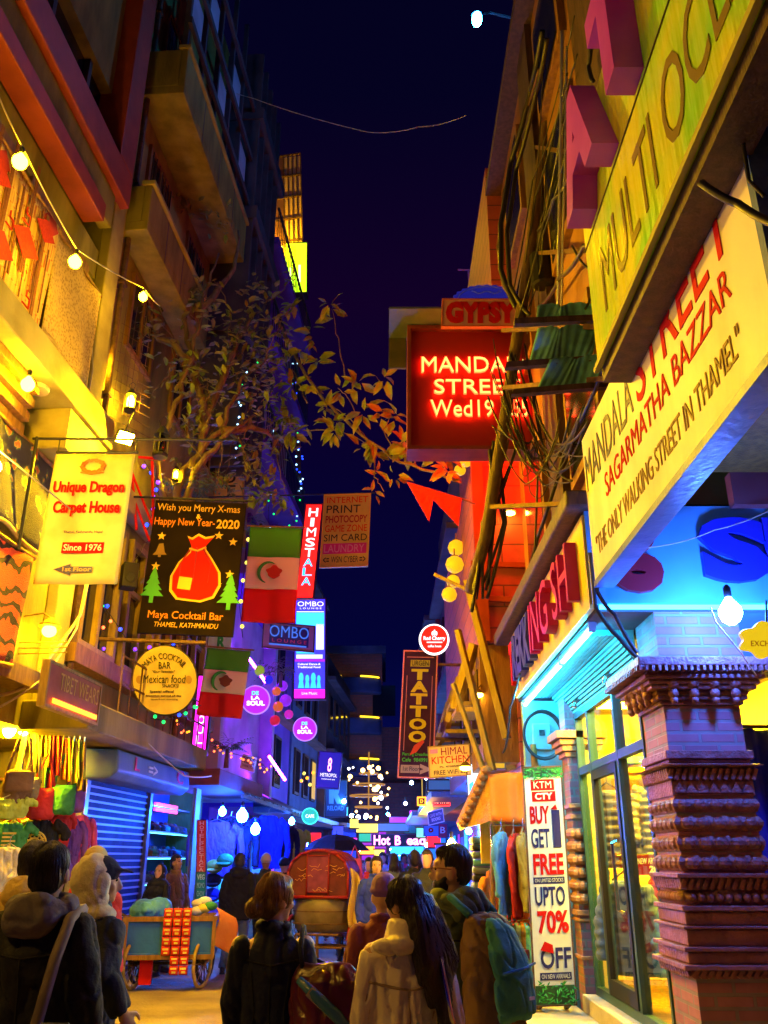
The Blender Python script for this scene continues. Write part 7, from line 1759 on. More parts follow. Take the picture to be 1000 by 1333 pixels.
for i, (u, v, m, lab) in enumerate(((279, 1128, 'cloth_lime', 'lime cap on the stall front'), (293, 1120, 'cloth_green', 'green cap behind the lime cap'), (277, 1146, 'cloth_navy', 'navy cap below the lime cap'), (276, 1165, 'cloth_blue', 'blue cap lowest on the stall front'))):
    p = P(u, v, 16.8); r = thing('cap', lab, 'cap', p, 0, 'caps on the stall'); mb = MB(Matrix.Translation(p)); mb.ball((0, 0, 0), .16, 12, (1, 1, .75)); mb.build('crown', col(m), r, True)
    mb = MB(Matrix.Translation(p)); mb.loft([((0, -.13, -.04), .13, .02, (1, 0, 0), (0, 0, 1)), ((0, -.24, -.06), .11, .012, (1, 0, 0), (0, 0, 1)), ((0, -.30, -.07), .05, .008, (1, 0, 0), (0, 0, 1))], 10); mb.build('brim', col(m), r, True)
bulb('strong bluish white bulb over the hanging jackets', P(316, 1052, 16.4), .10, 'lamp_blue', group='blue stall lamps')
bulb('lower bluish white bulb beside the blue jacket', P(333, 1071, 16.8), .085, 'lamp_blue', group='blue stall lamps')
bulb('bluish bulb deeper under the tin roofs', P(380, 1064, 22), .07, 'lamp_blue', group='blue stall lamps')
bulb('tiny white bulb far down the left row of stalls', P(438, 1016, 27), .10, 'lamp_white', group='blue stall lamps')
bulb('bluish bulb above the caps at stall height', P(290, 1050, 17.6), .07, 'lamp_blue', group='blue stall lamps')
def tin_roof(label, pts, m='roof_tin'):
    a, b, c, d = [V(p) for p in pts]; r = thing('tin_roof', label, 'roof', (a + b) / 2, 0, 'tin roofs over the stalls')
    mb = MB(); mb.sheet(lambda x, y: a.lerp(b, x).lerp(d.lerp(c, x), y) + V((0, 0, .03 * math.sin(x * 60))), 60, 2, .012); mb.build('sheet', col(m), r, True)
    mb = MB(); mb.beam(a - V((0, 0, .05)), b - V((0, 0, .05)), .06, .07); mb.build('rafter', col('wood_dark'), r)
L3 = lambda s, z, o: FL @ V((s, z, o))
tin_roof('long blue grey tin roof sloping over the blue lit stalls', [L3(17.2, 2.75, 1.15), L3(21.5, 2.7, 1.2), L3(21.5, 3.3, .0), L3(17.2, 3.35, .0)])
tin_roof('farther tin roof edge beyond the paper notice', [L3(21.7, 2.7, 1.1), L3(27, 2.7, 1.0), L3(27, 3.2, -.1), L3(21.7, 3.25, .0)])

# ---------------------------------------------------------------- the vendor's cart
def wheel(mb_rim, mb_sp, c, r, ax, n=24, sp=12, tr=.02):
    ax = V(ax).normalized(); u = ax.cross(V((0, 0, 1))).normalized(); w = V((0, 0, 1)); c = V(c)
    mb_rim.tube([c + (u * math.cos(t) + w * math.sin(t)) * r for t in [2 * pi * k / n for k in range(n + 1)]], tr, 7)
    for k in range(sp):
        t = 2 * pi * k / sp; mb_sp.tube([c, c + (u * math.cos(t) + w * math.sin(t)) * (r - tr)], .006, 4)
    mb_sp.tube([c - ax * .05, c + ax * .05], .035, 8)
ct_o = (-2.92, 13.2, 0); ct = thing('vendor_cart', 'blue wooden vendor cart on bicycle wheels with snack strips', 'cart', ct_o, .12)
M = Matrix.Translation(ct_o) @ Matrix.Rotation(.12, 4, 'Z')
mb = MB(M); mb.box((-.60, -.42, .38), (.60, .42, .44)); mb.box((-.57, -.40, .44), (.57, -.37, .82)); mb.box((-.57, .37, .44), (.57, .40, .82)); mb.box((-.57, -.369, .44), (-.54, .369, .82)); mb.box((.54, -.369, .44), (.57, .369, .82)); mb.build('box', mat('cart_blue', (.012, .085, .46), (.02, .12, .55), 4, .5, .2), ct, bevel=.006)
mb = MB(M)
for x in (-.60, -.02, .56): mb.box((x, -.425, .38), (x + .05, -.401, .86))
mb.box((-.62, -.43, .82), (.62, -.398, .88)); mb.box((-.62, .398, .82), (.62, .43, .88)); mb.box((-.62, -.398, .82), (-.57, .398, .88)); mb.box((.57, -.398, .82), (.62, .398, .88)); mb.box((-.6, -.426, .36), (.6, -.40, .42)); mb.build('frame', col('wood_brown'), ct)
for x in (-.42, .42):
    for y in (-.22, .3):
        rim = MB(M); sp = MB(M); wheel(rim, sp, (x + (.03 if x > 0 else -.03), y, .30), .29, (1, -.35, 0), tr=.024); w_ = rim.build('wheel', col('rubber_black') if y > 0 else col('wood_gold'), ct, True); sp.build('spoke', col('metal_rust'), w_)
mb = MB(M); mb.tube([(-.42, -.22, .30), (.42, -.22, .30)], .02, 6); mb.tube([(-.42, .3, .30), (.42, .3, .30)], .02, 6); mb.build('axle', col('metal_dark'), ct)
mb = MB(M); mb.box((-.36, -.34, .06), (-.2, -.2, .375)); mb.build('red_bucket', col('paint_red'), ct)
mb = MB(M); mb.tube([(-.58, .38, .8), (-1.0, .40, .95), (-1.05, -.3, .95), (-.6, -.38, .82)], .02, 6); mb.build('push_handle', col('metal_rust'), ct)
for i, lab in enumerate(('left strip of red snack packets hanging on the cart', 'middle longest strip of red snack packets on the cart', 'right strip of red snack packets on the cart front')):
    x = -.03 + i * .125; r = thing('packet_strip', lab, 'snack packets', M @ V((x, -.46, .95)), 0, 'snack strips on the cart')
    for k in range((5, 7, 7)[i]):
        z = .98 - k * .115; mb = MB(M); mb.sheet(lambda a, b: (x - .056 + .112 * a, -.452 - .022 * math.sin(pi * a) * math.sin(pi * b) + .002 * k, z - .108 * b), 6, 6, .006); pk = mb.build('packet', mat('packet_red', (.78, .05, .02), None, rough=.25), r, True)
        mb = MB(M); mb.box((x - .038, -.488, z - .042), (x + .038, -.482, z - .02)); mb.box((x - .02, -.488, z - .085), (x + .03, -.482, z - .062)); mb.build('print', col('cloth_yellow'), pk)
    mb = MB(M); mb.tube([(x, -.44, 1.0), (x, -.44, .85)], .004, 4); mb.build('string', col('wire_white'), r)
r = thing('cloth_bundle', 'rumpled blue cloth bundle heaped on the cart', 'cloth', M @ V((-.35, 0, .88))); mb = MB(M); mb.ball((-.35, 0, .93), 1, 12, (.26, .3, .15)); mb.ball((-.2, .05, .97), 1, 10, (.16, .2, .12)); blob(mb, .02, 'fabric', col('cloth_sky'), r, 2, .03, (7, 7, 7))
r = thing('snack_pile', 'pile of pale snack bags on the cart right of the strips', 'snack bags', M @ V((.4, 0, .88))); 
for k in range(5):
    mb = MB(M); mb.ball((.32 + .09 * (k % 3), -.1 + .12 * (k // 3), .93 + .03 * k), 1, 10, (.10, .08, .06)); mb.build('snack_bag', col(('cloth_cream', 'cloth_yellow', 'cloth_green', 'cloth_cream', 'paper_white')[k]), r, True)
r = thing('hanging_cloth', 'red orange cloth hanging from the right end of the cart', 'cloth', M @ V((.66, 0, .9))); mb = MB(M); mb.sheet(lambda a, b: (.60 + .25 * a + .04 * math.sin(b * 5), -.3 + .3 * a, .98 - .45 * b - .15 * a), 10, 10, .012); mb.build('fabric', col('cloth_orange'), r, True)

# ---------------------------------------------------------------- cycle rickshaw seen from behind
ro = (-.92, 14.6, 0); ck = thing('cycle_rickshaw', 'cycle rickshaw seen from behind with arched maroon hood and tan back', 'rickshaw', ro, -.22)
M = Matrix.Translation(ro) @ Matrix.Rotation(-.22, 4, 'Z') @ Matrix.Scale(.95, 4)
ho = mat('hood_maroon', (.075, .008, .014), (.13, .016, .022), 5, .6, .25)
mb = MB(M); arch = [(-.50, 1.12), (-.50, 1.50), (-.44, 1.64), (-.30, 1.75), (-.10, 1.81), (.10, 1.81), (.30, 1.75), (.44, 1.64), (.50, 1.50), (.50, 1.12)]
n = len(arch)
vs = [(x, -.40, z) for x, z in arch] + [(x * 1.04, .35, z + .02) for x, z in arch] + [(x * .97, -.40, z - .025) for x, z in arch] + [(x * 1.0, .35, z - .005) for x, z in arch]
fs = []
for i in range(n - 1): fs += [(i, i + 1, n + i + 1, n + i), (2 * n + i, 3 * n + i, 3 * n + i + 1, 2 * n + i + 1), (n + i, n + i + 1, 3 * n + i + 1, 3 * n + i)]
mb.add(vs, fs)
hood = mb.build('hood', ho, ck)
mb = MB(M @ Matrix.Rotation(pi / 2, 4, 'X')); mb.prism([(x * .985, z - .01) for x, z in arch], .385, .41); mb.build('hood_back', ho, hood)
mb = MB(M); mb.box((-.17, -.425, 1.20), (.17, -.412, 1.72)); mb.build('rear_window', mat('window_plum', (.16, .03, .08), (.24, .05, .12), 9, .3), hood)
tr_ = mat('trim_brightred', (.26, .010, .012), None, rough=.4); mb = MB(M)
for k in range(n - 1): mb.tube([(arch[k][0], -.42, arch[k][1]), (arch[k + 1][0], -.42, arch[k + 1][1])], .022, 6)
mb.tube([(-.50, -.42, 1.12), (.50, -.42, 1.12)], .026, 6)
for x in (-.18, .18): mb.tube([(x, -.43, 1.14), (x, -.43, 1.76)], .014, 6)
mb.tube([(-.18, -.43, 1.19), (.18, -.43, 1.19)], .012, 6); mb.tube([(-.18, -.43, 1.73), (.18, -.43, 1.73)], .012, 6)
for k in range(5): mb.tube([(-.5, -.41 + k * .18, 1.5), (-.44, -.41 + k * .18, 1.655), (-.30, -.41 + k * .18, 1.77), (0, -.41 + k * .18, 1.83), (.30, -.41 + k * .18, 1.77), (.44, -.41 + k * .18, 1.655), (.5, -.41 + k * .18, 1.5)], .012, 5)
mb.build('hood_trim', tr_, hood, True)
random.seed(6); mb = MB(M)
for k in range(14):
    x0 = random.uniform(-.42, .42); z0 = random.uniform(1.18, 1.62); pts = []
    for q in range(6): pts.append((max(-.44, min(.44, x0 + q * .035)), -.428, z0 + random.uniform(-.03, .03)))
    mb.tube(pts, .003, 4)
mb.build('painted_line', col('paint_gold'), hood)
mb = MB(M)
for z in (.72, .9, 1.08): mb.loft([((0, -.03, z), .505, .405, (1, 0, 0), (0, 1, 0)), ((0, -.03, z + .018), .505, .405, (1, 0, 0), (0, 1, 0))], 24)
mb.build('tub_rib', col('metal_rust'), ck)
mb = MB(M); mb.loft([((0, 0, .60), .40, .30, (1, 0, 0), (0, 1, 0)), ((0, -.02, .66), .47, .38, (1, 0, 0), (0, 1, 0)), ((0, -.03, .9), .50, .40, (1, 0, 0), (0, 1, 0)), ((0, -.03, 1.10), .50, .40, (1, 0, 0), (0, 1, 0))], 24); mb.build('body_tub', mat('tub_tan', (.11, .085, .05), (.20, .15, .085), 4, .5, .25), ck, True)
mb = MB(M); mb.box((-.4, -.1, 1.101), (.4, .3, 1.16)); mb.build('seat', col('leather_maroon'), ck, bevel=.02)
for x, y in ((-.52, -.05), (.52, -.05), (.05, 1.35)):
    rim = MB(M); sp = MB(M); wheel(rim, sp, (x, y, .40), .385, (1, 0, 0), 28, 18, .02); w_ = rim.build('wheel', col('rubber_black'), ck, True); sp.build('spoke', col('chrome'), w_)
    mb = MB(M); mb.tube([(x, y + .43 * math.cos(t), .40 + .43 * math.sin(t)) for t in [pi * k / 12 for k in range(1, 12)]], .025, 5); mb.build('mudguard', tr_, ck)
mb = MB(M); mb.tube([(-.52, -.05, .40), (.52, -.05, .40)], .025, 8); mb.tube([(-.3, -.3, .58), (-.3, .6, .5), (.05, .9, .55), (.05, 1.15, .85), (.05, 1.35, .40)], .022, 6); mb.tube([(.3, -.3, .58), (.3, .6, .5), (.05, .9, .55)], .022, 6); mb.tube([(-.35, -.38, .58), (.35, -.38, .58)], .02, 6); mb.tube([(0, -.38, .58), (.02, -.36, .03)], .022, 6); mb.tube([(-.35, -.38, .40), (.4, -.38, .40)], .018, 6); mb.tube([(-.35, -.38, .58), (-.35, -.38, .38)], .015, 6); mb.build('chassis', col('metal_rust'), ck)
mb = MB(M); mb.tube([(-.22, 1.1, 1.05), (-.2, 1.25, 1.08), (.05, 1.22, 1.0), (.3, 1.25, 1.08), (.32, 1.1, 1.05)], .016, 6); mb.box((-.05, .62, .85), (.15, .88, .92)); mb.build('handlebar', col('chrome'), ck)
r = thing('hanging_jacket', 'yellow jacket hanging on the right side of the rickshaw', 'jacket', M @ V((.58, -.3, 1.5))); mb = MB(M); mb.sheet(lambda a, b: (.54 + .16 * a + .03 * math.sin(b * 6), -.42 + .1 * math.sin(a * 4), 1.55 - .85 * b - .15 * a), 8, 14, .03); mb.build('fabric', col('cloth_gold'), r, True)
r = thing('hanging_bag', 'bright red bag hanging beyond the yellow jacket', 'bag', P(461, 1115, 14.8)); p = P(462, 1118, 14.8); mb = MB(Matrix.Translation(p)); mb.loft([((0, 0, 0), .10, .06, (1, 0, 0), (0, 1, 0)), ((0, 0, -.25), .14, .08, (1, 0, 0), (0, 1, 0)), ((0, 0, -.5), .17, .09, (1, 0, 0), (0, 1, 0))], 12); blob(mb, .02, 'fabric', col('cloth_pink'), r, 1, .01)
mb = MB(Matrix.Translation(p)); mb.tube([(-.08, 0, 0), (0, 0, .2), (.08, 0, 0)], .012, 5); mb.build('strap', col('cloth_pink'), r)
p = P(438, 1098, 17); r = thing('umbrella', 'open black umbrella above the people behind the rickshaw', 'umbrella', (p.x, p.y, 1.0)); mb = MB(Matrix.Translation(p)); R8 = .62
mb.lathe([(.02, .16), (R8 * .35, .13), (R8 * .7, .04), (R8, -.12), (R8 * .98, -.125), (R8 * .68, .025), (R8 * .33, .115), (.015, .14)], 8); mb.build('canopy', col('cloth_black'), r, False)
mb = MB(Matrix.Translation(p)); mb.tube([(0, 0, .22), (0, 0, -.75)], .012, 6); mb.build('shaft', col('metal_dark'), r)

# ---------------------------------------------------------------- RIGHT: clothes stall under the awning
r = thing('orange_awning', 'orange tarpaulin awning with thatched sloping edge over hanging clothes', 'awning', P(650, 1075, 10.2))
a, b, c, d, e = P(636, 1008, 10.4), P(682, 1005, 9.9), P(684, 1072, 9.8), P(640, 1068, 10.2), P(606, 1078, 10.9)
mb = MB(); mb.sheet(lambda x, y: a.lerp(b, x).lerp(d.lerp(c, x), y) + V((0, .03 * math.sin(x * 9), 0)), 14, 8, .02); mb.build('tarpaulin', col('tarp_orange'), r, True)
mb = MB(); mb.hexa([a + V((0, 0, .0)), a + V((0, .9, .05)), e + V((0, .9, .02)), e, a + V((.0, 0, .09)), a + V((.0, .9, .13)), e + V((-.04, .9, .09)), e + V((-.04, 0, .07))])
for k in range(9):
    q = a.lerp(e, k / 8); mb.ball(q + V((-.02, 0, .05)), .065, 8, (1, 1.2, .8))
mb.hexa([e, d, d + V((0, .9, 0)), e + V((0, .9, 0)), e + V((0, 0, .03)), a + V((0, 0, -.02)), a + V((0, .9, -.02)), e + V((0, .9, .03))]); mb.build('thatched_edge', col('awning_thatch'), r)
mb = MB(); mb.tube([(1.62, 9.6, 0), (1.62, 9.6, 2.75)], .035, 8); mb.tube([P(641, 1290, 10.2), P(642, 1070, 10.2)], .03, 8); mb.build('post', col('wood_brown'), r)
sp = thing('stall_partition', 'amber lit stall partition panels behind the hanging clothes', 'partition', P(640, 1200, 11)); mb = MB(); mb.box((1.45, 10.9, .0), (2.0, 11.0, 2.5)); mb.build('side_panel', col('tarp_orange'), sp); mb = MB(); mb.box((1.15, 10.95, 1.55), (1.449, 11.02, 2.15)); mb.build('yellow_panel', col('cloth_yellow'), sp)
fs_ = thing('folded_pile', 'tall pile of folded teal jeans on the stall table', 'folded clothes', P(615, 1250, 11.2)); 
for k in range(13):
    mb = MB(); mb.box((1.06, 11.1, .75 + k * .085), (1.42 - .01 * (k % 3), 11.5, .83 + k * .085)); mb.build('folded_garment', col(('cloth_denim', 'cloth_sky', 'cloth_denim', 'cloth_navy')[k % 4]), fs_, bevel=.03)
tb = thing('stall_table', 'cloth covered stall table beneath the folded jeans', 'table', (1.3, 11.2, 0)); mb = MB(); mb.box((1.0, 10.95, .70), (1.9, 11.6, .75)); mb.build('tabletop', col('wood_brown'), tb)
for x in (1.04, 1.84):
    for y in (11.0, 11.55): mb = MB(); mb.box((x - .025, y - .025, 0), (x + .025, y + .025, .70)); mb.build('leg', col('wood_dark'), tb)
G = 'clothes hanging under the orange awning'
shirt('blue denim shirt hanging first under the orange awning', 653, 1084, 9.6, .34, .80, 'cloth_sky', 1.1, G, None, 'shirt', .55)
shirt('red shirt hanging between the blue shirt and the banner', 669, 1086, 9.5, .3, .78, 'cloth_red', 1.2, G, None, 'shirt', .5)
shirt('olive shirt half hidden by the banner edge', 681, 1084, 9.4, .3, .74, 'cloth_khaki', 1.2, G, None, 'shirt', .5)
shirt('long maroon garment hanging behind the red shirt', 662, 1120, 9.9, .36, .95, 'cloth_maroon', 1.0, G, None, 'shirt', .3)
shirt('orange garment hanging at the stall partition', 641, 1135, 10.7, .34, .9, 'cloth_orange', .8, G, None, 'shirt', .3)
for i, (u, m, lab) in enumerate(((661, 'cloth_navy', 'dark navy trousers first of the lower row'), (667, 'cloth_black', 'black trousers second of the lower row'), (673, 'cloth_denim', 'jeans third of the lower row'), (679, 'cloth_brown', 'brown trousers fourth of the lower row'), (684, 'cloth_sky', 'light blue trousers nearest the banner'))):
    p = P(u, 1206, 9.4); r = thing('trousers', lab, 'trousers', p, 0, 'trousers on the lower rail'); mb = MB(Matrix.Translation(p))
    for s in (-1, 1): mb.tube([(0, s * .06, 0), (0, s * .08, -.3), (0, s * .085, -.62)], [.05, .045, .04], 8)
    mb.ball((0, 0, -.04), 1, 10, (.05, .14, .08)); blob(mb, .014, 'fabric', col(m), r, 1, .008); mb = MB(Matrix.Translation(p)); mb.tube([(0, -.1, .02), (0, .1, .02)], .006, 5); mb.tube([(0, 0, .02), (0, 0, .1)], .005, 5); mb.build('hanger', col('cloth_red'), r)
rk = thing('clothes_rack', 'thin metal clothes rack under the orange awning', 'clothes rack', (1.5, 9.6, 0)); mb = MB(); a, b = P(640, 1074, 10.0), P(690, 1074, 9.3); mb.tube([a, b], .014, 6); mb.tube([P(655, 1200, 9.6), P(690, 1196, 9.3)], .012, 6); mb.build('rail', col('chrome'), rk)
for q in (a, b): mb = MB(); mb.tube([q, (q.x, q.y, 0)], .014, 6); mb.build('post', col('chrome'), rk)
mn = thing('mannequin_legs', 'mannequin legs in maroon trousers with a shoe beside the banner', 'mannequin', P(672, 1300, 9.1)); q0 = P(673, 1255, 9.0)
mb = MB(); 
for s in (-.05, .06): mb.tube([(q0.x + s, q0.y, q0.z + .12), (q0.x + s, q0.y, q0.z - .1), (q0.x + s * 1.2, q0.y, .42)], [.07, .06, .05], 8)
blob(mb, .014, 'trousers', col('cloth_maroon'), mn, 1, .008)
for s in (-.06, .07): mb = MB(); mb.ball((q0.x + s - .03, q0.y - .06, .385), 1, 10, (.05, .12, .05)); mb.build('shoe', col('paint_black'), mn, True)
mb = MB(); mb.box((q0.x - .2, q0.y - .2, .0), (q0.x + .2, q0.y + .2, .335)); mb.build('plinth', col('stone_cream'), mn)
bulb('very bright warm bulb behind the bearded man', P(588, 1092, 11.5), .075, 'lamp_far_warm', name='light_bulb')
bulb('cyan white bulb below the orange awning', P(632, 1076, 11.2), .07, 'lamp_white')
# jackets inside the shop window
def puffer(label, p, w, h, m, rz, rib=9):
    p = V(p); r = thing('puffer_jacket', label, 'jacket', p, 0, 'jackets inside the shop window'); M = Matrix.Translation(p) @ Matrix.Rotation(rz, 4, 'Z'); mb = MB(M)
    secs = []
    for k in range(rib * 4 + 1):
        t = k / (rib * 4); q = abs(math.sin(pi * t * rib)); secs.append(((0, 0, -h * t), w * (.30 + .2 * min(1, t * 4)) * (.93 + .07 * q), .12 * (.75 + .3 * q), (1, 0, 0), (0, 1, 0)))
    mb.loft(secs, 18); mb.build('quilted_body', col(m), r, True)
    for s in (-1, 1):
        mb = MB(M); pts = []; rs = []
        for k in range(29):
            t = k / 28; pts.append((s * w * (.40 + .22 * min(1, t * 2)), .0, -h * .06 - h * .8 * t)); rs.append(.075 * (.85 + .2 * abs(math.sin(pi * t * 7))))
        mb.tube(pts, rs, 10); mb.build('sleeve', col(m), r, True)
    mb = MB(M); mb.tube([(-w * .3, 0, 0), (0, 0, .08), (w * .3, 0, 0)], .01, 5); mb.tube([(0, 0, .08), (0, 0, .2)], .006, 5); mb.build('hanger', col('metal_dark'), r)
puffer('tan quilted jacket hanging upper right inside the shop window', (2.62, 8.6, 2.28), .42, .62, 'cloth_khaki', -.5)
puffer('grey and maroon quilted jacket hanging behind the door glass', (2.20, 8.9, 2.22), .42, .70, 'cloth_grey', -.6)
puffer('teal dark quilted jacket hanging low behind the door glass', (2.15, 8.35, 1.42), .40, .75, 'cloth_denim', -.6)
puffer('blue quilted jacket on the lower rail near the column', (2.55, 8.0, 1.2), .4, .6, 'cloth_sky', -.5)
puffer('red quilted jacket deeper inside the shop', (2.9, 9.3, 1.5), .4, .6, 'cloth_red', -.5)
for i in range(7):
    o = MB(); x = 2.45 + (i % 4) * .22; o.box((x, 9.8, 2.47 + (i // 4) * .10), (x + .2, 10.15, 2.55 + (i // 4) * .10)); o = o.build('folded_jumper', col(('cloth_white', 'cloth_orange', 'cloth_cream', 'cloth_red', 'cloth_white', 'cloth_sky', 'cloth_orange')[i]), None, bevel=.02)
    tag(o, 'folded jumper in the small stack high inside the shop window', 'folded clothes', 'folded jumpers in the shop')
rr = thing('garment_rail', 'chrome garment rail inside the shop window', 'clothes rack', (2.3, 8.6, .4)); mb = MB()
mb.tube([(2.05, 9.4, 2.45), (2.9, 8.3, 2.45)], .014, 6); mb.tube([(2.05, 8.6, 1.63), (2.85, 7.7, 1.63)], .014, 6); mb.tube([(2.05, 9.4, .4), (2.05, 9.4, 2.45)], .014, 6); mb.tube([(2.9, 8.3, .4), (2.9, 8.3, 2.45)], .014, 6); mb.build('rail', col('chrome'), rr)
# right of the column: blue drape in the second opening
dr = thing('hanging_drape', 'blue cloth drape in the opening right of the brick column', 'drape', (2.75, 6.4, .4)); mb = MB(); mb.sheet(lambda a, b: (2.55 + .7 * a, 6.6 + .06 * math.sin(a * 20), .3 + 2.2 * b), 24, 6, .01); mb.build('fabric', col('cloth_blue'), dr, True)
mb = MB(); mb.tube([(2.45, 6.6, 2.52), (3.4, 6.6, 2.52)], .015, 6); mb.build('rod', col('metal_dark'), dr)

# ---------------------------------------------------------------- far lights
random.seed(17)
LB = MB(); LB.ball((0, 0, 0), .06, 8); CP = MB(); CP.tube([(0, 0, .05), (0, 0, .22)], .018, 5)
pr = {}
for i, (u, v, Y, m) in enumerate(((448, 1043, 28, 'lamp_white'), (458, 1062, 30, 'lamp_white'), (528, 1046, 32, 'lamp_white'), (533, 1070, 33, 'lamp_blue'), (547, 1069, 33, 'lamp_white'), (536, 1019, 30, 'lamp_white'), (555, 1012, 25, 'lamp_white'), (476, 1064, 36, 'lamp_white'), (505, 1060, 38, 'lamp_blue'), (520, 1112, 36, 'lamp_blue'), (510, 1106, 37, 'lamp_white'), (470, 1108, 34, 'lamp_far_warm'), (540, 1112, 34, 'lamp_blue'), (498, 1118, 40, 'lamp_blue'), (556, 1100, 27, 'lamp_far_warm'), (427, 1095, 26, 'lamp_blue'), (402, 1100, 24, 'lamp_blue'), (610, 1082, 17, 'lamp_blue'))):
    p = P(u, v, Y); o = thing('street_bulb', 'small distant glowing bulb over the far end of the street', 'light bulb', p, 0, 'distant bulbs down the street')
    if m not in pr:
        g_ = LB.build('glass_bulb', em(m + '_far', MATS[m].node_tree.nodes['Principled BSDF'].inputs['Emission Color'].default_value[:3], 1300), None, True); pr[m] = g_.data; bpy.data.objects.remove(g_)
    if 'cap' not in pr: c_ = CP.build('socket', col('metal_dark'), None); pr['cap'] = c_.data; bpy.data.objects.remove(c_)
    for nm, d in (('glass_bulb', pr[m]), ('socket', pr['cap'])):
        b = bpy.data.objects.new(nm, d); COL.objects.link(b); b.location = p; b.parent = o; b.matrix_parent_inverse = wm(o).inverted()
c = P(480, 1036, 34); ch = thing('light_cluster', 'golden tiered cluster of hanging lights over the far street', 'chandelier', c); mb = MB(Matrix.Translation(c)); [mb.tube([(rq * math.cos(t), rq * math.sin(t), zq) for t in [2 * pi * k / 20 for k in range(21)]], .03, 5) for rq, zq in ((.35, .8), (.6, .4), (.7, 0), (.5, -.4))]; mb.tube([(0, 0, 1.6), (0, 0, -.5)], .03, 5); mb.build('frame', em('gold_glow', (1, .42, .04), .5), ch)
for k in range(34):
    t = random.uniform(0, 2 * pi); rr_ = random.uniform(.3, .85); p = c + V((math.cos(t) * rr_, -abs(math.sin(t)) * .6 - .5, random.uniform(-.9, 1.0))); mb = MB(); mb.ball(p, random.choice((.035, .05, .085)), 6); mb.build('bulb', em(('cl_gold', 'cl_white')[k % 4 == 0], ((1, .55, .12), (.8, .8, 1))[k % 4 == 0], 12), ch, True)
for i, (u, v, Y, w, m, lab) in enumerate(((478, 1078, 30, 26, 'lit_yellow', 'yellow glowing arrow shaped sign above the far crowd'), (461, 1072, 29, 10, 'lit_yellow', 'small yellow lit sign left of the arrow'), (475, 1090, 31, 14, 'face_green', 'green lit sign left of the bakery neon'), (478, 1107, 33, 18, 'lit_orange', 'orange lit shop board under the bakery neon'), (530, 1107, 34, 40, 'ombo_cyan', 'long pale cyan lit shop front under the bakery neon'), (505, 1077, 35, 50, 'ombo_dim', 'long blue glowing shop fascia above the bakery neon'), (565, 1095, 22, 16, 'face_red_lit', 'red lit shop sign near the warm bulb'), (449, 1056, 31, 7, 'ombo_cyan', 'narrow cyan lit strip beside the dark square sign'), (456, 1096, 33, 16, 'face_magenta', 'magenta lit board low on the left far street'), (440, 1082, 27, 12, 'face_ombo', 'deep blue lit board above the umbrella'), (519, 1068, 39, 22, 'face_violet', 'violet lit board high over the bakery neon'), (548, 1084, 29, 10, 'lit_cyan', 'small turquoise lit board right of the bakery neon'), (540, 1060, 36, 12, 'face_magenta', 'small magenta lit board under the orange neon square'), (494, 1112, 30, 12, 'lit_yellow', 'small yellow lit board low at the bakery front'), (575, 1110, 17, 14, 'face_ombo', 'blue lit board beside the bearded man head'), (410, 1092, 22, 14, 'face_red_lit', 'red lit board over the rickshaw hood'))):
    p = P(u, v, Y); ww = w / F * Y; r = thing('lit_sign', lab, 'sign', p); mb = MB(); mb.box((p.x - ww / 2, p.y, p.z - .13), (p.x + ww / 2, p.y + .1, p.z + .13)); mb.build('panel', col(m), r); mb = MB(); mb.box((p.x - ww / 2 - .04, p.y + .02, p.z + .13), (p.x + ww / 2 + .04, p.y + .12, p.z + .17)); mb.box((p.x - ww / 2 - .04, p.y + .02, p.z - .17), (p.x + ww / 2 + .04, p.y + .12, p.z - .13)); mb.build('frame', col('metal_dark'), r)
p = P(621, 25, 12.5); sl = thing('street_lamp', 'bright cyan street lamp high above the street', 'street lamp', p); mb = MB(); mb.ball(p, 1, 12, (.10, .14, .15)); mb.build('glass_globe', col('lamp_street'), sl, True)
mb = MB(); mb.tube([p + V((0, 0, .13)), p + V((.3, .2, .45)), p + V((1.6, .5, .4))], .03, 6); mb.lathe([(.11, .1), (.05, .2)], 12, c=p); mb.build('arm', col('metal_dark'), sl)

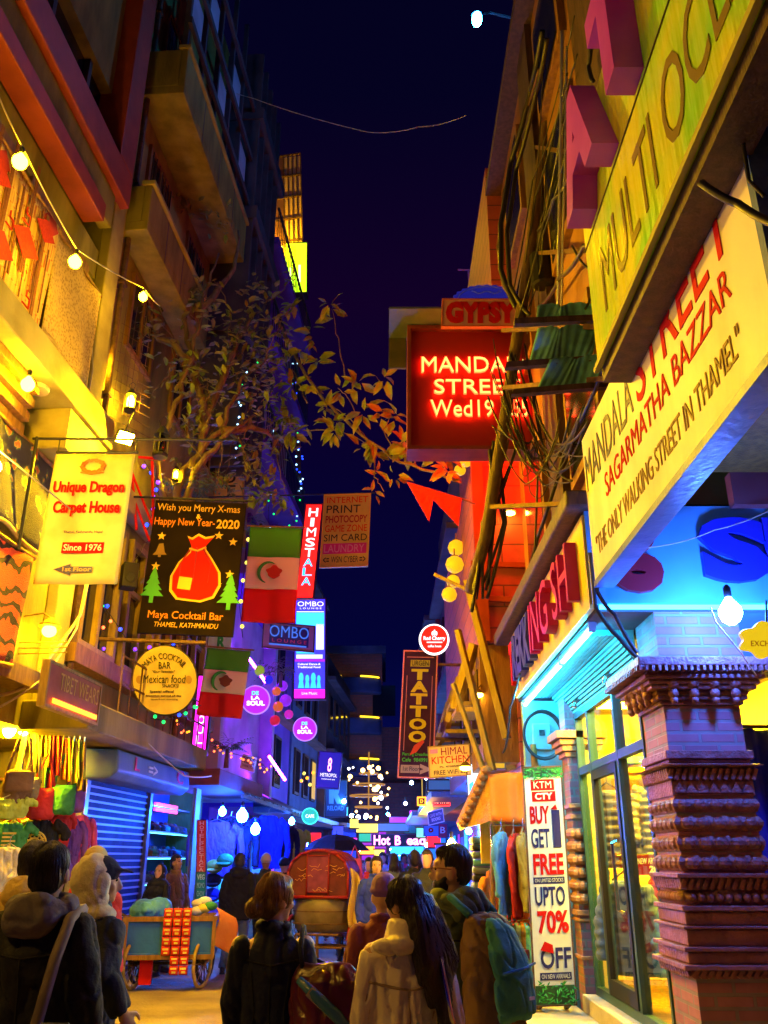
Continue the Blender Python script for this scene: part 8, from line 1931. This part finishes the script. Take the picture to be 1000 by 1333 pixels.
# ---------------------------------------------------------------- people
from mathutils.bvhtree import BVHTree
def bvh(o): return BVHTree.FromPolygons([v.co.copy() for v in o.data.vertices], [tuple(p.vertices) for p in o.data.polygons])
def part_of(root, *names): return [c for c in children(root) if c.name.split('.')[0] in names][0]
def seams(root, M, lines, m, r=.0045):
    o = part_of(root, 'jacket', 'coat'); t = bvh(o); d = (M.to_3x3() @ V((0, 1, 0))).normalized()
    for ln in lines:
        pts = []
        for (x0, z0), (x1, z1) in zip(ln, ln[1:]):
            for k in range(10):
                q = M @ V((x0 + (x1 - x0) * k / 10, -1.2, z0 + (z1 - z0) * k / 10)); h = t.ray_cast(q, d)
                if h[0] is not None: pts.append(h[0] - d * .001)
        if len(pts) > 3: mb = MB(); mb.tube(pts, r, 5); mb.build('seam', m, root, True)
def strands(root, M, n, m, long=0, sd=1, cz=1.60):
    rn = random.Random(sd); o = part_of(root, 'hair'); t = bvh(o); mb = MB(); c = V((0, -.02, cz)); R3 = M.to_3x3()
    for k in range(n):
        ph = rn.uniform(0, 2 * pi); th0 = rn.uniform(2, 55); pts = []; w = rn.uniform(-.25, .25)
        for q in range(11):
            th = R(th0 + q * 8.5); p2 = ph + w * q / 10
            d = V((math.sin(th) * math.cos(p2), math.sin(th) * math.sin(p2), math.cos(th)))
            h = t.ray_cast(M @ (c + d * .6), (R3 @ -d).normalized(), .75)
            if h[0] is None or (h[0] - M @ c).length < .06: break
            pts.append(h[0] + (R3 @ d).normalized() * .0015)
        if len(pts) > 3: mb.tube(pts, [.0012 + .0016 * math.sin(pi * (i + .5) / len(pts)) for i in range(len(pts))], 3)
    for k in range(long):
        a = rn.uniform(-1, 1); z0 = rn.uniform(1.42, 1.62); z1 = rn.uniform(1.0, 1.28); pts = []
        for q in range(14):
            f = q / 13; x = a * (.06 + .03 * f) + .085 * f * f + .04 * a * f; y = -1
            h = t.ray_cast(M @ V((x, y, z0 + (z1 - z0) * f)), (R3 @ V((0, 1, 0))).normalized(), 1.1)
            if h[0] is None: break
            pts.append(h[0] - (R3 @ V((0, 1, 0))).normalized() * .003)
        if len(pts) > 4: mb.tube(pts, [.0012 + .002 * math.sin(pi * (i + .5) / len(pts)) for i in range(len(pts))], 3)
    if mb.v:
        x = mb.build('hair_strands', m, root, True); x['kind'] = 'stuff'
def at(u, Y, v=1130):
    r_ = ray(u, v); return r_.x / r_.y * Y
X = at(66, 4.1)
pr1, MT1, MH1 = person('person in a black jacket with a purple grey hood down, walking away at far left', X, 4.1, -.1, 1.66, None, .011, col('skin_brown'), col('cloth_black'), col('cloth_black'), col('paint_black'), col('hair_black'), 'short', arms=[((-.27, -.05, 1.10), (-.27, .06, .86)), ((.27, -.04, 1.10), (.26, .08, .86))], head=(.15, 0), hem=.78, bulk=1.16, hood=col('cloth_grey'), seed=1)
mb = MB(MT1); mb.tube([(.10, .14, 1.30), (.15, .05, 1.43), (.165, -.10, 1.40), (.15, -.165, 1.25), (.11, -.18, 1.0), (.13, -.17, .8)], .026, 6); st_ = mb.build('bag_strap', mat('strap_brown', (.16, .13, .10), (.24, .2, .16), 9, .7), pr1, True)
bg_ = thing('shiny_bag', 'shiny dark blue bag hanging behind the hooded person', 'bag', MT1 @ V((.22, -.22, .55))); mb = MB(MT1); mb.loft([((.20, -.20, .92), .11, .06, (1, 0, 0), (0, 1, 0)), ((.22, -.22, .80), .16, .09, (1, 0, 0), (0, 1, 0)), ((.22, -.22, .60), .18, .11, (1, 0, 0), (0, 1, 0)), ((.22, -.22, .50), .15, .09, (1, 0, 0), (0, 1, 0))], 16); blob(mb, .012, 'pouch', col('plastic_shine'), bg_, 1, .018, (10, 10, 10))
mb = MB(MT1); mb.tube([(.12, -.2, .9), (.15, -.2, 1.02), (.25, -.2, 1.02), (.28, -.2, .9)], .012, 6); mb.build('strap', col('plastic_shine'), bg_)
X = at(133, 4.9)
pr2, MT2, MH2 = person('person in dark jacket with pale hood raised over a dark peaked cap', X, 4.9, -.75, 1.60, None, .0085, col('skin_warm'), col('cloth_navy'), col('cloth_black'), col('paint_black'), None, 'none', arms=[((-.25, .0, 1.10), (-.24, .10, .88)), ((.29, -.07, 1.15), (.30, .05, .97))], head=(-.35, 0), hem=.76, bulk=1.08, hood=col('cloth_cream'), hoodup=True, cap=col('cloth_navy'), capstyle='peak', seed=2)
person('person in a gold jacket almost hidden behind the black hooded one', at(48, 5.8), 5.8, -.3, 1.70, None, .015, col('skin_warm'), col('cloth_gold'), col('cloth_denim'), col('paint_black'), col('hair_black'), 'short', head=(-.5, .1), bulk=1.2, hood=col('cloth_gold'), seed=3)
person('person with a mustard beanie and red jacket behind the pale hood', at(124, 6.9), 6.9, -.2, 1.66, None, .016, col('skin_warm'), col('cloth_red'), col('cloth_denim'), col('paint_black'), None, 'none', cap=col('cloth_gold'), bulk=1.1, hood=col('cloth_red'), seed=4)
# woman with the bun
X = at(360, 4.5)
pr5, MT5, MH5 = person('woman in a dark navy coat with auburn hair in a low bun', X, 4.5, .05, 1.53, None, .0085, col('skin_warm'), col('cloth_navy'), col('cloth_black'), col('paint_black'), col('hair_brown'), 'bun', arms=[((-.225, .02, 1.10), (-.20, .14, .90)), ((.22, .0, 1.10), (.19, .18, .98))], head=(-.85, -.05), hem=.46, flare=.05, bulk=.86, folds=.014, ff=(10, 10, 3), seed=5)
hb_ = thing('handbag', 'maroon leather handbag on the right shoulder of the navy coat woman', 'bag', MT5 @ V((.30, -.12, .8))); mb = MB(MT5)
MT5b = MT5 @ Matrix.Translation((-.02, -.07, .24)); mb = MB(MT5b); mb.loft([((.30, -.10, 1.05), .14, .03, (.9, -.4, 0), (.4, .9, 0)), ((.31, -.12, .98), .20, .07, (.9, -.4, 0), (.4, .9, 0)), ((.32, -.13, .78), .23, .10, (.9, -.4, 0), (.4, .9, 0)), ((.32, -.13, .66), .20, .09, (.9, -.4, 0), (.4, .9, 0))], 18); blob(mb, .010, 'pouch', col('leather_maroon'), hb_, 1, .012, (8, 8, 6))
mb = MB(MT5); mb.tube([(.16, -.14, 1.27), (.15, -.16, 1.36), (.155, -.05, 1.452), (.16, .08, 1.40), (.22, .10, 1.28), (.36, -.10, 1.24)], .014, 6); mb.build('strap', col('cloth_navy'), hb_, True)
mb = MB(MT5b); mb.beam((.22, -.235, .95), (.40, -.225, .80), .03, .05); mb.ball((.44, -.18, 1.0), .02, 8); mb.ball((.47, -.18, .96), .02, 8); mb.build('buckle', col('chrome'), hb_)
mb = MB(MT5b); mb.tube([(.17, -.19, .99), (.25, -.235, .93), (.36, -.245, .84), (.46, -.22, .74)], [.02, .028, .03, .015], 8); mb.build('blue_highlight', mat('highlight_blue', (.03, .12, .26), (.05, .16, .32), 5, .2), hb_, True)  # diagonal highlight on the bag, put in as a blue strip
# woman in the beige coat
X = at(528, 4.25)
pr6, MT6, MH6 = person('woman in a loose beige coat with long dark hair blown to the right', X, 4.25, .1, 1.52, None, .0085, col('skin_warm'), col('cloth_beige'), col('cloth_black'), col('paint_black'), col('hair_black'), 'long', arms=[((-.235, .0, 1.08), (-.22, .10, .86)), ((.24, -.03, 1.08), (.23, .08, .86))], head=(.65, -.08), hem=.50, flare=.035, bulk=.90, folds=.016, ff=(13, 13, 2.6), seed=6)
mb = MB(MT6); mb.loft([((0, -.02, 1.40), .12, .10, (1, 0, 0), (0, 1, 0)), ((0, -.02, 1.46), .10, .095, (1, 0, 0), (0, 1, 0)), ((0, -.015, 1.51), .088, .088, (1, 0, 0), (0, 1, 0))], 16); mb.ball((-.06, -.11, 1.40), 1, 10, (.12, .05, .035)); blob(mb, .011, 'collar', col('cloth_beige'), pr6, 2, .01)
mb = MB(MT6); mb.tube([(.12, .12, 1.3), (.165, .0, 1.43), (.15, -.13, 1.34), (.19, -.175, 1.1), (.24, -.15, .95)], .012, 6); mb.build('bag_strap', col('chrome'), pr6, True)
# man with the backpack
X = at(588, 4.8)
pr7, MT7, MH7 = person('bearded man with glasses in profile, olive hooded jacket and backpack', X, 4.8, .75, 1.66, None, .0085, col('skin_warm'), col('cloth_olive'), col('cloth_navy'), col('paint_black'), col('hair_black'), 'crop', arms=[((-.25, .02, 1.10), (-.22, .14, .92)), ((.25, -.02, 1.10), (.25, .08, .87))], head=(.62, 0), hem=.80, bulk=1.0, folds=.018, hood=col('cloth_olive'), seed=7)
mb = MB(MH7)
for s in (-1, 1): mb.tube([(s * .034 + .026 * math.cos(t), .104, 1.590 + .019 * math.sin(t)) for t in [2 * pi * k / 16 for k in range(17)]], .0028, 5); mb.tube([(s * .060, .103, 1.594), (s * .082, .06, 1.594), (s * .085, -.01, 1.588)], .003, 5)
mb.tube([(-.01, .106, 1.592), (.01, .106, 1.592)], .003, 5); mb.build('glasses', mat('frame_red', (.16, .03, .02), None, rough=.3), pr7)
mb = MB(MH7); mb.ball((0, .044, 1.512), 1, 14, (.060, .062, .042)); mb.ball((0, .066, 1.494), 1, 10, (.036, .032, .03)); mb.tube([(-.068, .02, 1.55), (-.05, .06, 1.515), (0, .090, 1.50), (.05, .06, 1.515), (.068, .02, 1.55)], .014, 6); blob(mb, .008, 'beard', col('hair_black'), pr7, 1, .003, (40, 40, 40))
bp_ = thing('backpack', 'teal and brown backpack on the back of the bearded man', 'backpack', MT7 @ V((.02, -.25, .9))); Mb = MT7 @ Matrix.Translation((.0, -.16, 0))
mb = MB(Mb); mb.loft([((0, -.08, .80), .13, .10, (1, 0, 0), (0, 1, 0)), ((0, -.10, .86), .165, .135, (1, 0, 0), (0, 1, 0)), ((0, -.10, 1.05), .17, .14, (1, 0, 0), (0, 1, 0)), ((0, -.08, 1.25), .155, .12, (1, 0, 0), (0, 1, 0)), ((0, -.06, 1.36), .12, .085, (1, 0, 0), (0, 1, 0)), ((0, -.05, 1.39), .07, .05, (1, 0, 0), (0, 1, 0))], 22); blob(mb, .010, 'pack_body', col('cloth_brown'), bp_, 2, .014, (9, 9, 6))
mb = MB(Mb); mb.loft([((0, -.215, .93), .10, .045, (1, 0, 0), (0, 1, 0)), ((0, -.23, .97), .125, .06, (1, 0, 0), (0, 1, 0)), ((0, -.225, 1.12), .13, .055, (1, 0, 0), (0, 1, 0)), ((0, -.19, 1.22), .120, .05, (1, 0, 0), (0, 1, 0)), ((0, -.15, 1.32), .095, .04, (1, 0, 0), (0, 1, 0)), ((0, -.12, 1.36), .06, .03, (1, 0, 0), (0, 1, 0))], 20); blob(mb, .009, 'front_pocket', col('cloth_teal'), bp_, 2, .012, (10, 10, 7))
mb = MB(Mb); mb.tube([(-.12, -.262, 1.14), (0, -.287, 1.155), (.12, -.262, 1.17)], .006, 6); mb.build('zip', mat('zip_blue', (.02, .2, .5), None, rough=.3), bp_)
mb = MB(Mb); mb.beam((.02, -.295, 1.03), (.06, -.293, 1.03), .004, .014); mb.build('logo_tab', col('paint_white'), bp_)
for s in (-1, 1): mb = MB(MT7); mb.tube([(s * .09, -.20, 1.38), (s * .115, -.10, 1.455), (s * .13, .03, 1.43), (s * .14, .16, 1.28), (s * .17, .12, 1.05), (s * .16, -.12, .92)], .022, 7); mb.build('shoulder_strap', col('cloth_teal'), bp_, True)
mb = MB(Mb); mb.tube([(.15, -.16, .84), (.16, -.18, .55)], .012, 6); mb.build('hanging_strap', col('cable_black'), bp_)
person('person in a purple hat and maroon coat behind the beige coat woman', at(500, 5.6), 5.6, .1, 1.50, None, .015, col('skin_warm'), col('cloth_maroon'), col('cloth_black'), col('paint_black'), None, 'none', cap=col('cloth_purple'), bulk=1.1, seed=8)
# mid distance
person('woman in a bright blue coat walking toward the camera', at(490, 12.4), 12.4, pi + .1, 1.63, None, .015, col('skin_warm'), col('cloth_blue'), col('cloth_black'), col('paint_black'), col('hair_black'), 'bob', hem=.55, bulk=1.1, seed=9, feet=[((-.1, .08, .48), (-.1, .16, .08)), ((.1, .0, .48), (.1, -.14, .1))])
person('tall person in a dark jacket and jeans standing at the blue stall', at(312, 14.6), 14.6, .15, 1.68, None, .016, col('skin_brown'), col('cloth_black'), col('cloth_denim'), col('paint_black'), col('hair_black'), 'short', hem=.74, bulk=1.22, hood=col('cloth_black'), seed=10, feet=[((-.12, .03, .48), (-.17, .0, .08)), ((.12, .03, .48), (.17, .05, .08))])
person('person with a cream beanie in dark clothes behind the dark jacket', at(346, 15.6), 15.6, .0, 1.66, None, .017, col('skin_brown'), col('cloth_navy'), col('cloth_black'), col('paint_black'), None, 'none', cap=col('cloth_cream'), bulk=1.1, seed=11)
person('person in a dark cap left of the rickshaw hood', at(370, 16.2), 16.2, -.6, 1.6, None, .017, col('skin_warm'), col('cloth_black'), col('cloth_black'), col('paint_black'), None, 'none', cap=col('cloth_navy'), bulk=1.05, seed=12)
person('vendor woman in a black headscarf standing behind the blue cart', at(208, 14.3), 14.3, pi - .35, 1.52, None, .0125, col('skin_warm'), col('cloth_black'), col('cloth_black'), col('paint_black'), None, 'none', arms=[((-.25, .05, 1.08), (-.12, .28, .98)), ((.25, .05, 1.08), (.12, .28, .98))], head=(.1, .1), hem=.7, shawl=col('cloth_black'), seed=13)
person('man in a brown jacket beside the vendor, looking to the right', at(230, 14.9), 14.9, -2.3, 1.66, None, .0125, col('skin_brown'), col('cloth_brown'), col('cloth_denim'), col('paint_black'), col('hair_black'), 'short', head=(.2, .1), hem=.74, bulk=1.05, seed=14)
person('rickshaw puller in a dark red jacket in front of the rickshaw', at(452, 16.3), 16.3, -.1, 1.64, None, .017, col('skin_brown'), col('cloth_maroon'), col('cloth_black'), col('paint_black'), col('hair_black'), 'short', bulk=1.05, seed=15)
# crowd at the far end: four figures, copied
random.seed(2)
crowd = ((540, 13.8, 'cloth_black', 0, 'short', 'person in black with dark hair left of the bearded man'), (556, 12.6, 'cloth_navy', 3.0, 'short', 'person in a navy jacket close behind the bearded man'), (520, 17, 'cloth_navy', .2, 'bob', 'person in navy beyond the blue coat woman'), (472, 18.5, 'cloth_purple', 3.1, 'short', 'person in violet beyond the umbrella'), (535, 20, 'cloth_olive', 3.2, 'short', 'person in olive walking nearer down the far street'),
         (505, 22, 'cloth_black', .1, 'short', 'person in black at the middle of the far street'), (548, 24, 'cloth_maroon', 3.0, 'bob', 'person in maroon at the right of the far street'), (516, 26, 'cloth_grey', 0, 'short', 'person in grey deep in the far street'), (489, 27, 'cloth_denim', .2, 'bob', 'person in denim blue left in the far street'), (560, 18, 'cloth_brown', 2.8, 'short', 'person in brown beneath the red lit shop sign'), (433, 20, 'cloth_navy', .3, 'short', 'person in navy under the black umbrella'), (528, 30, 'cloth_black', .1, 'short', 'farthest person in black below the bakery neon'), (400, 19.5, 'cloth_black', -.4, 'bob', 'person in black near the lime jacket'), (480, 15.5, 'cloth_red', 3.1, 'short', 'person in red just behind the blue coat woman'), (512, 14.6, 'cloth_denim', .1, 'bob', 'person in faded denim right of the blue coat woman'), (498, 19, 'cloth_white', 3.0, 'short', 'person in white in the middle of the crowd'), (526, 22.5, 'cloth_pink', 3.2, 'bob', 'person in pink in the far crowd'), (544, 16.5, 'cloth_blue', .2, 'short', 'person in royal blue behind the black clad one'), (460, 23, 'cloth_khaki', 3.1, 'short', 'person in khaki left of the far crowd'), (553, 20.5, 'cloth_navy', .2, 'bob', 'person in navy with bobbed hair at the right stalls'), (482, 24.5, 'cloth_yellow', 3.0, 'short', 'person in yellow under the arrow sign'))
for i, (u, Y, m, rz, hs, lab) in enumerate(crowd):
    person(lab, at(u, Y), Y, rz, random.uniform(1.55, 1.72), 'people down the far street', .020, col('skin_warm' if i % 2 else 'skin_brown'), col(m), col('cloth_black' if i % 3 else 'cloth_denim'), None, col('hair_black'), hs, bulk=1.12, seed=20 + i, face=False)
SEAM = mat('seam_dark', (.004, .004, .006), None, rough=.8)
SB = mat('seam_beige', (.30, .21, .14), None, rough=.8)
yoke = [(-.19, 1.27), (0, 1.25), (.19, 1.27)]
seams(pr1, MT1, [yoke, [(0, 1.25), (0, .80)], [(-.17, .86), (.17, .86)], [(-.15, 1.25), (-.12, .85)]], SEAM)
seams(pr2, MT2, [yoke, [(0, 1.25), (0, .78)], [(-.16, .84), (.16, .84)]], SEAM)
seams(pr5, MT5, [[(-.15, 1.30), (0, 1.275), (.15, 1.30)], [(0, 1.275), (0, .5)], [(-.10, 1.26), (-.075, 1.08), (-.10, .6)], [(.10, 1.26), (.075, 1.08), (.10, .6)]], SEAM)
seams(pr6, MT6, [[(-.19, 1.24), (0, 1.21), (.19, 1.24)], [(0, 1.21), (0, .55)], [(-.20, .80), (-.12, .79)], [(.12, .79), (.20, .80)], [(-.2, .62), (.2, .62)]], SB, .0055)
seams(pr7, MT7, [yoke, [(-.17, .90), (.17, .90)]], SEAM)
strands(pr1, MH1, 200, col('hair_black'), 0, 1); strands(pr5, MH5, 260, mat('hair_auburn', (.17, .075, .03), (.26, .12, .05), 20, .35), 0, 2); strands(pr6, MH6, 200, mat('hair_sheen', (.03, .022, .022), None, rough=.3), 240, 3); strands(pr7, MH7, 220, col('hair_sheen'), 0, 4)
bpy.context.view_layer.update()
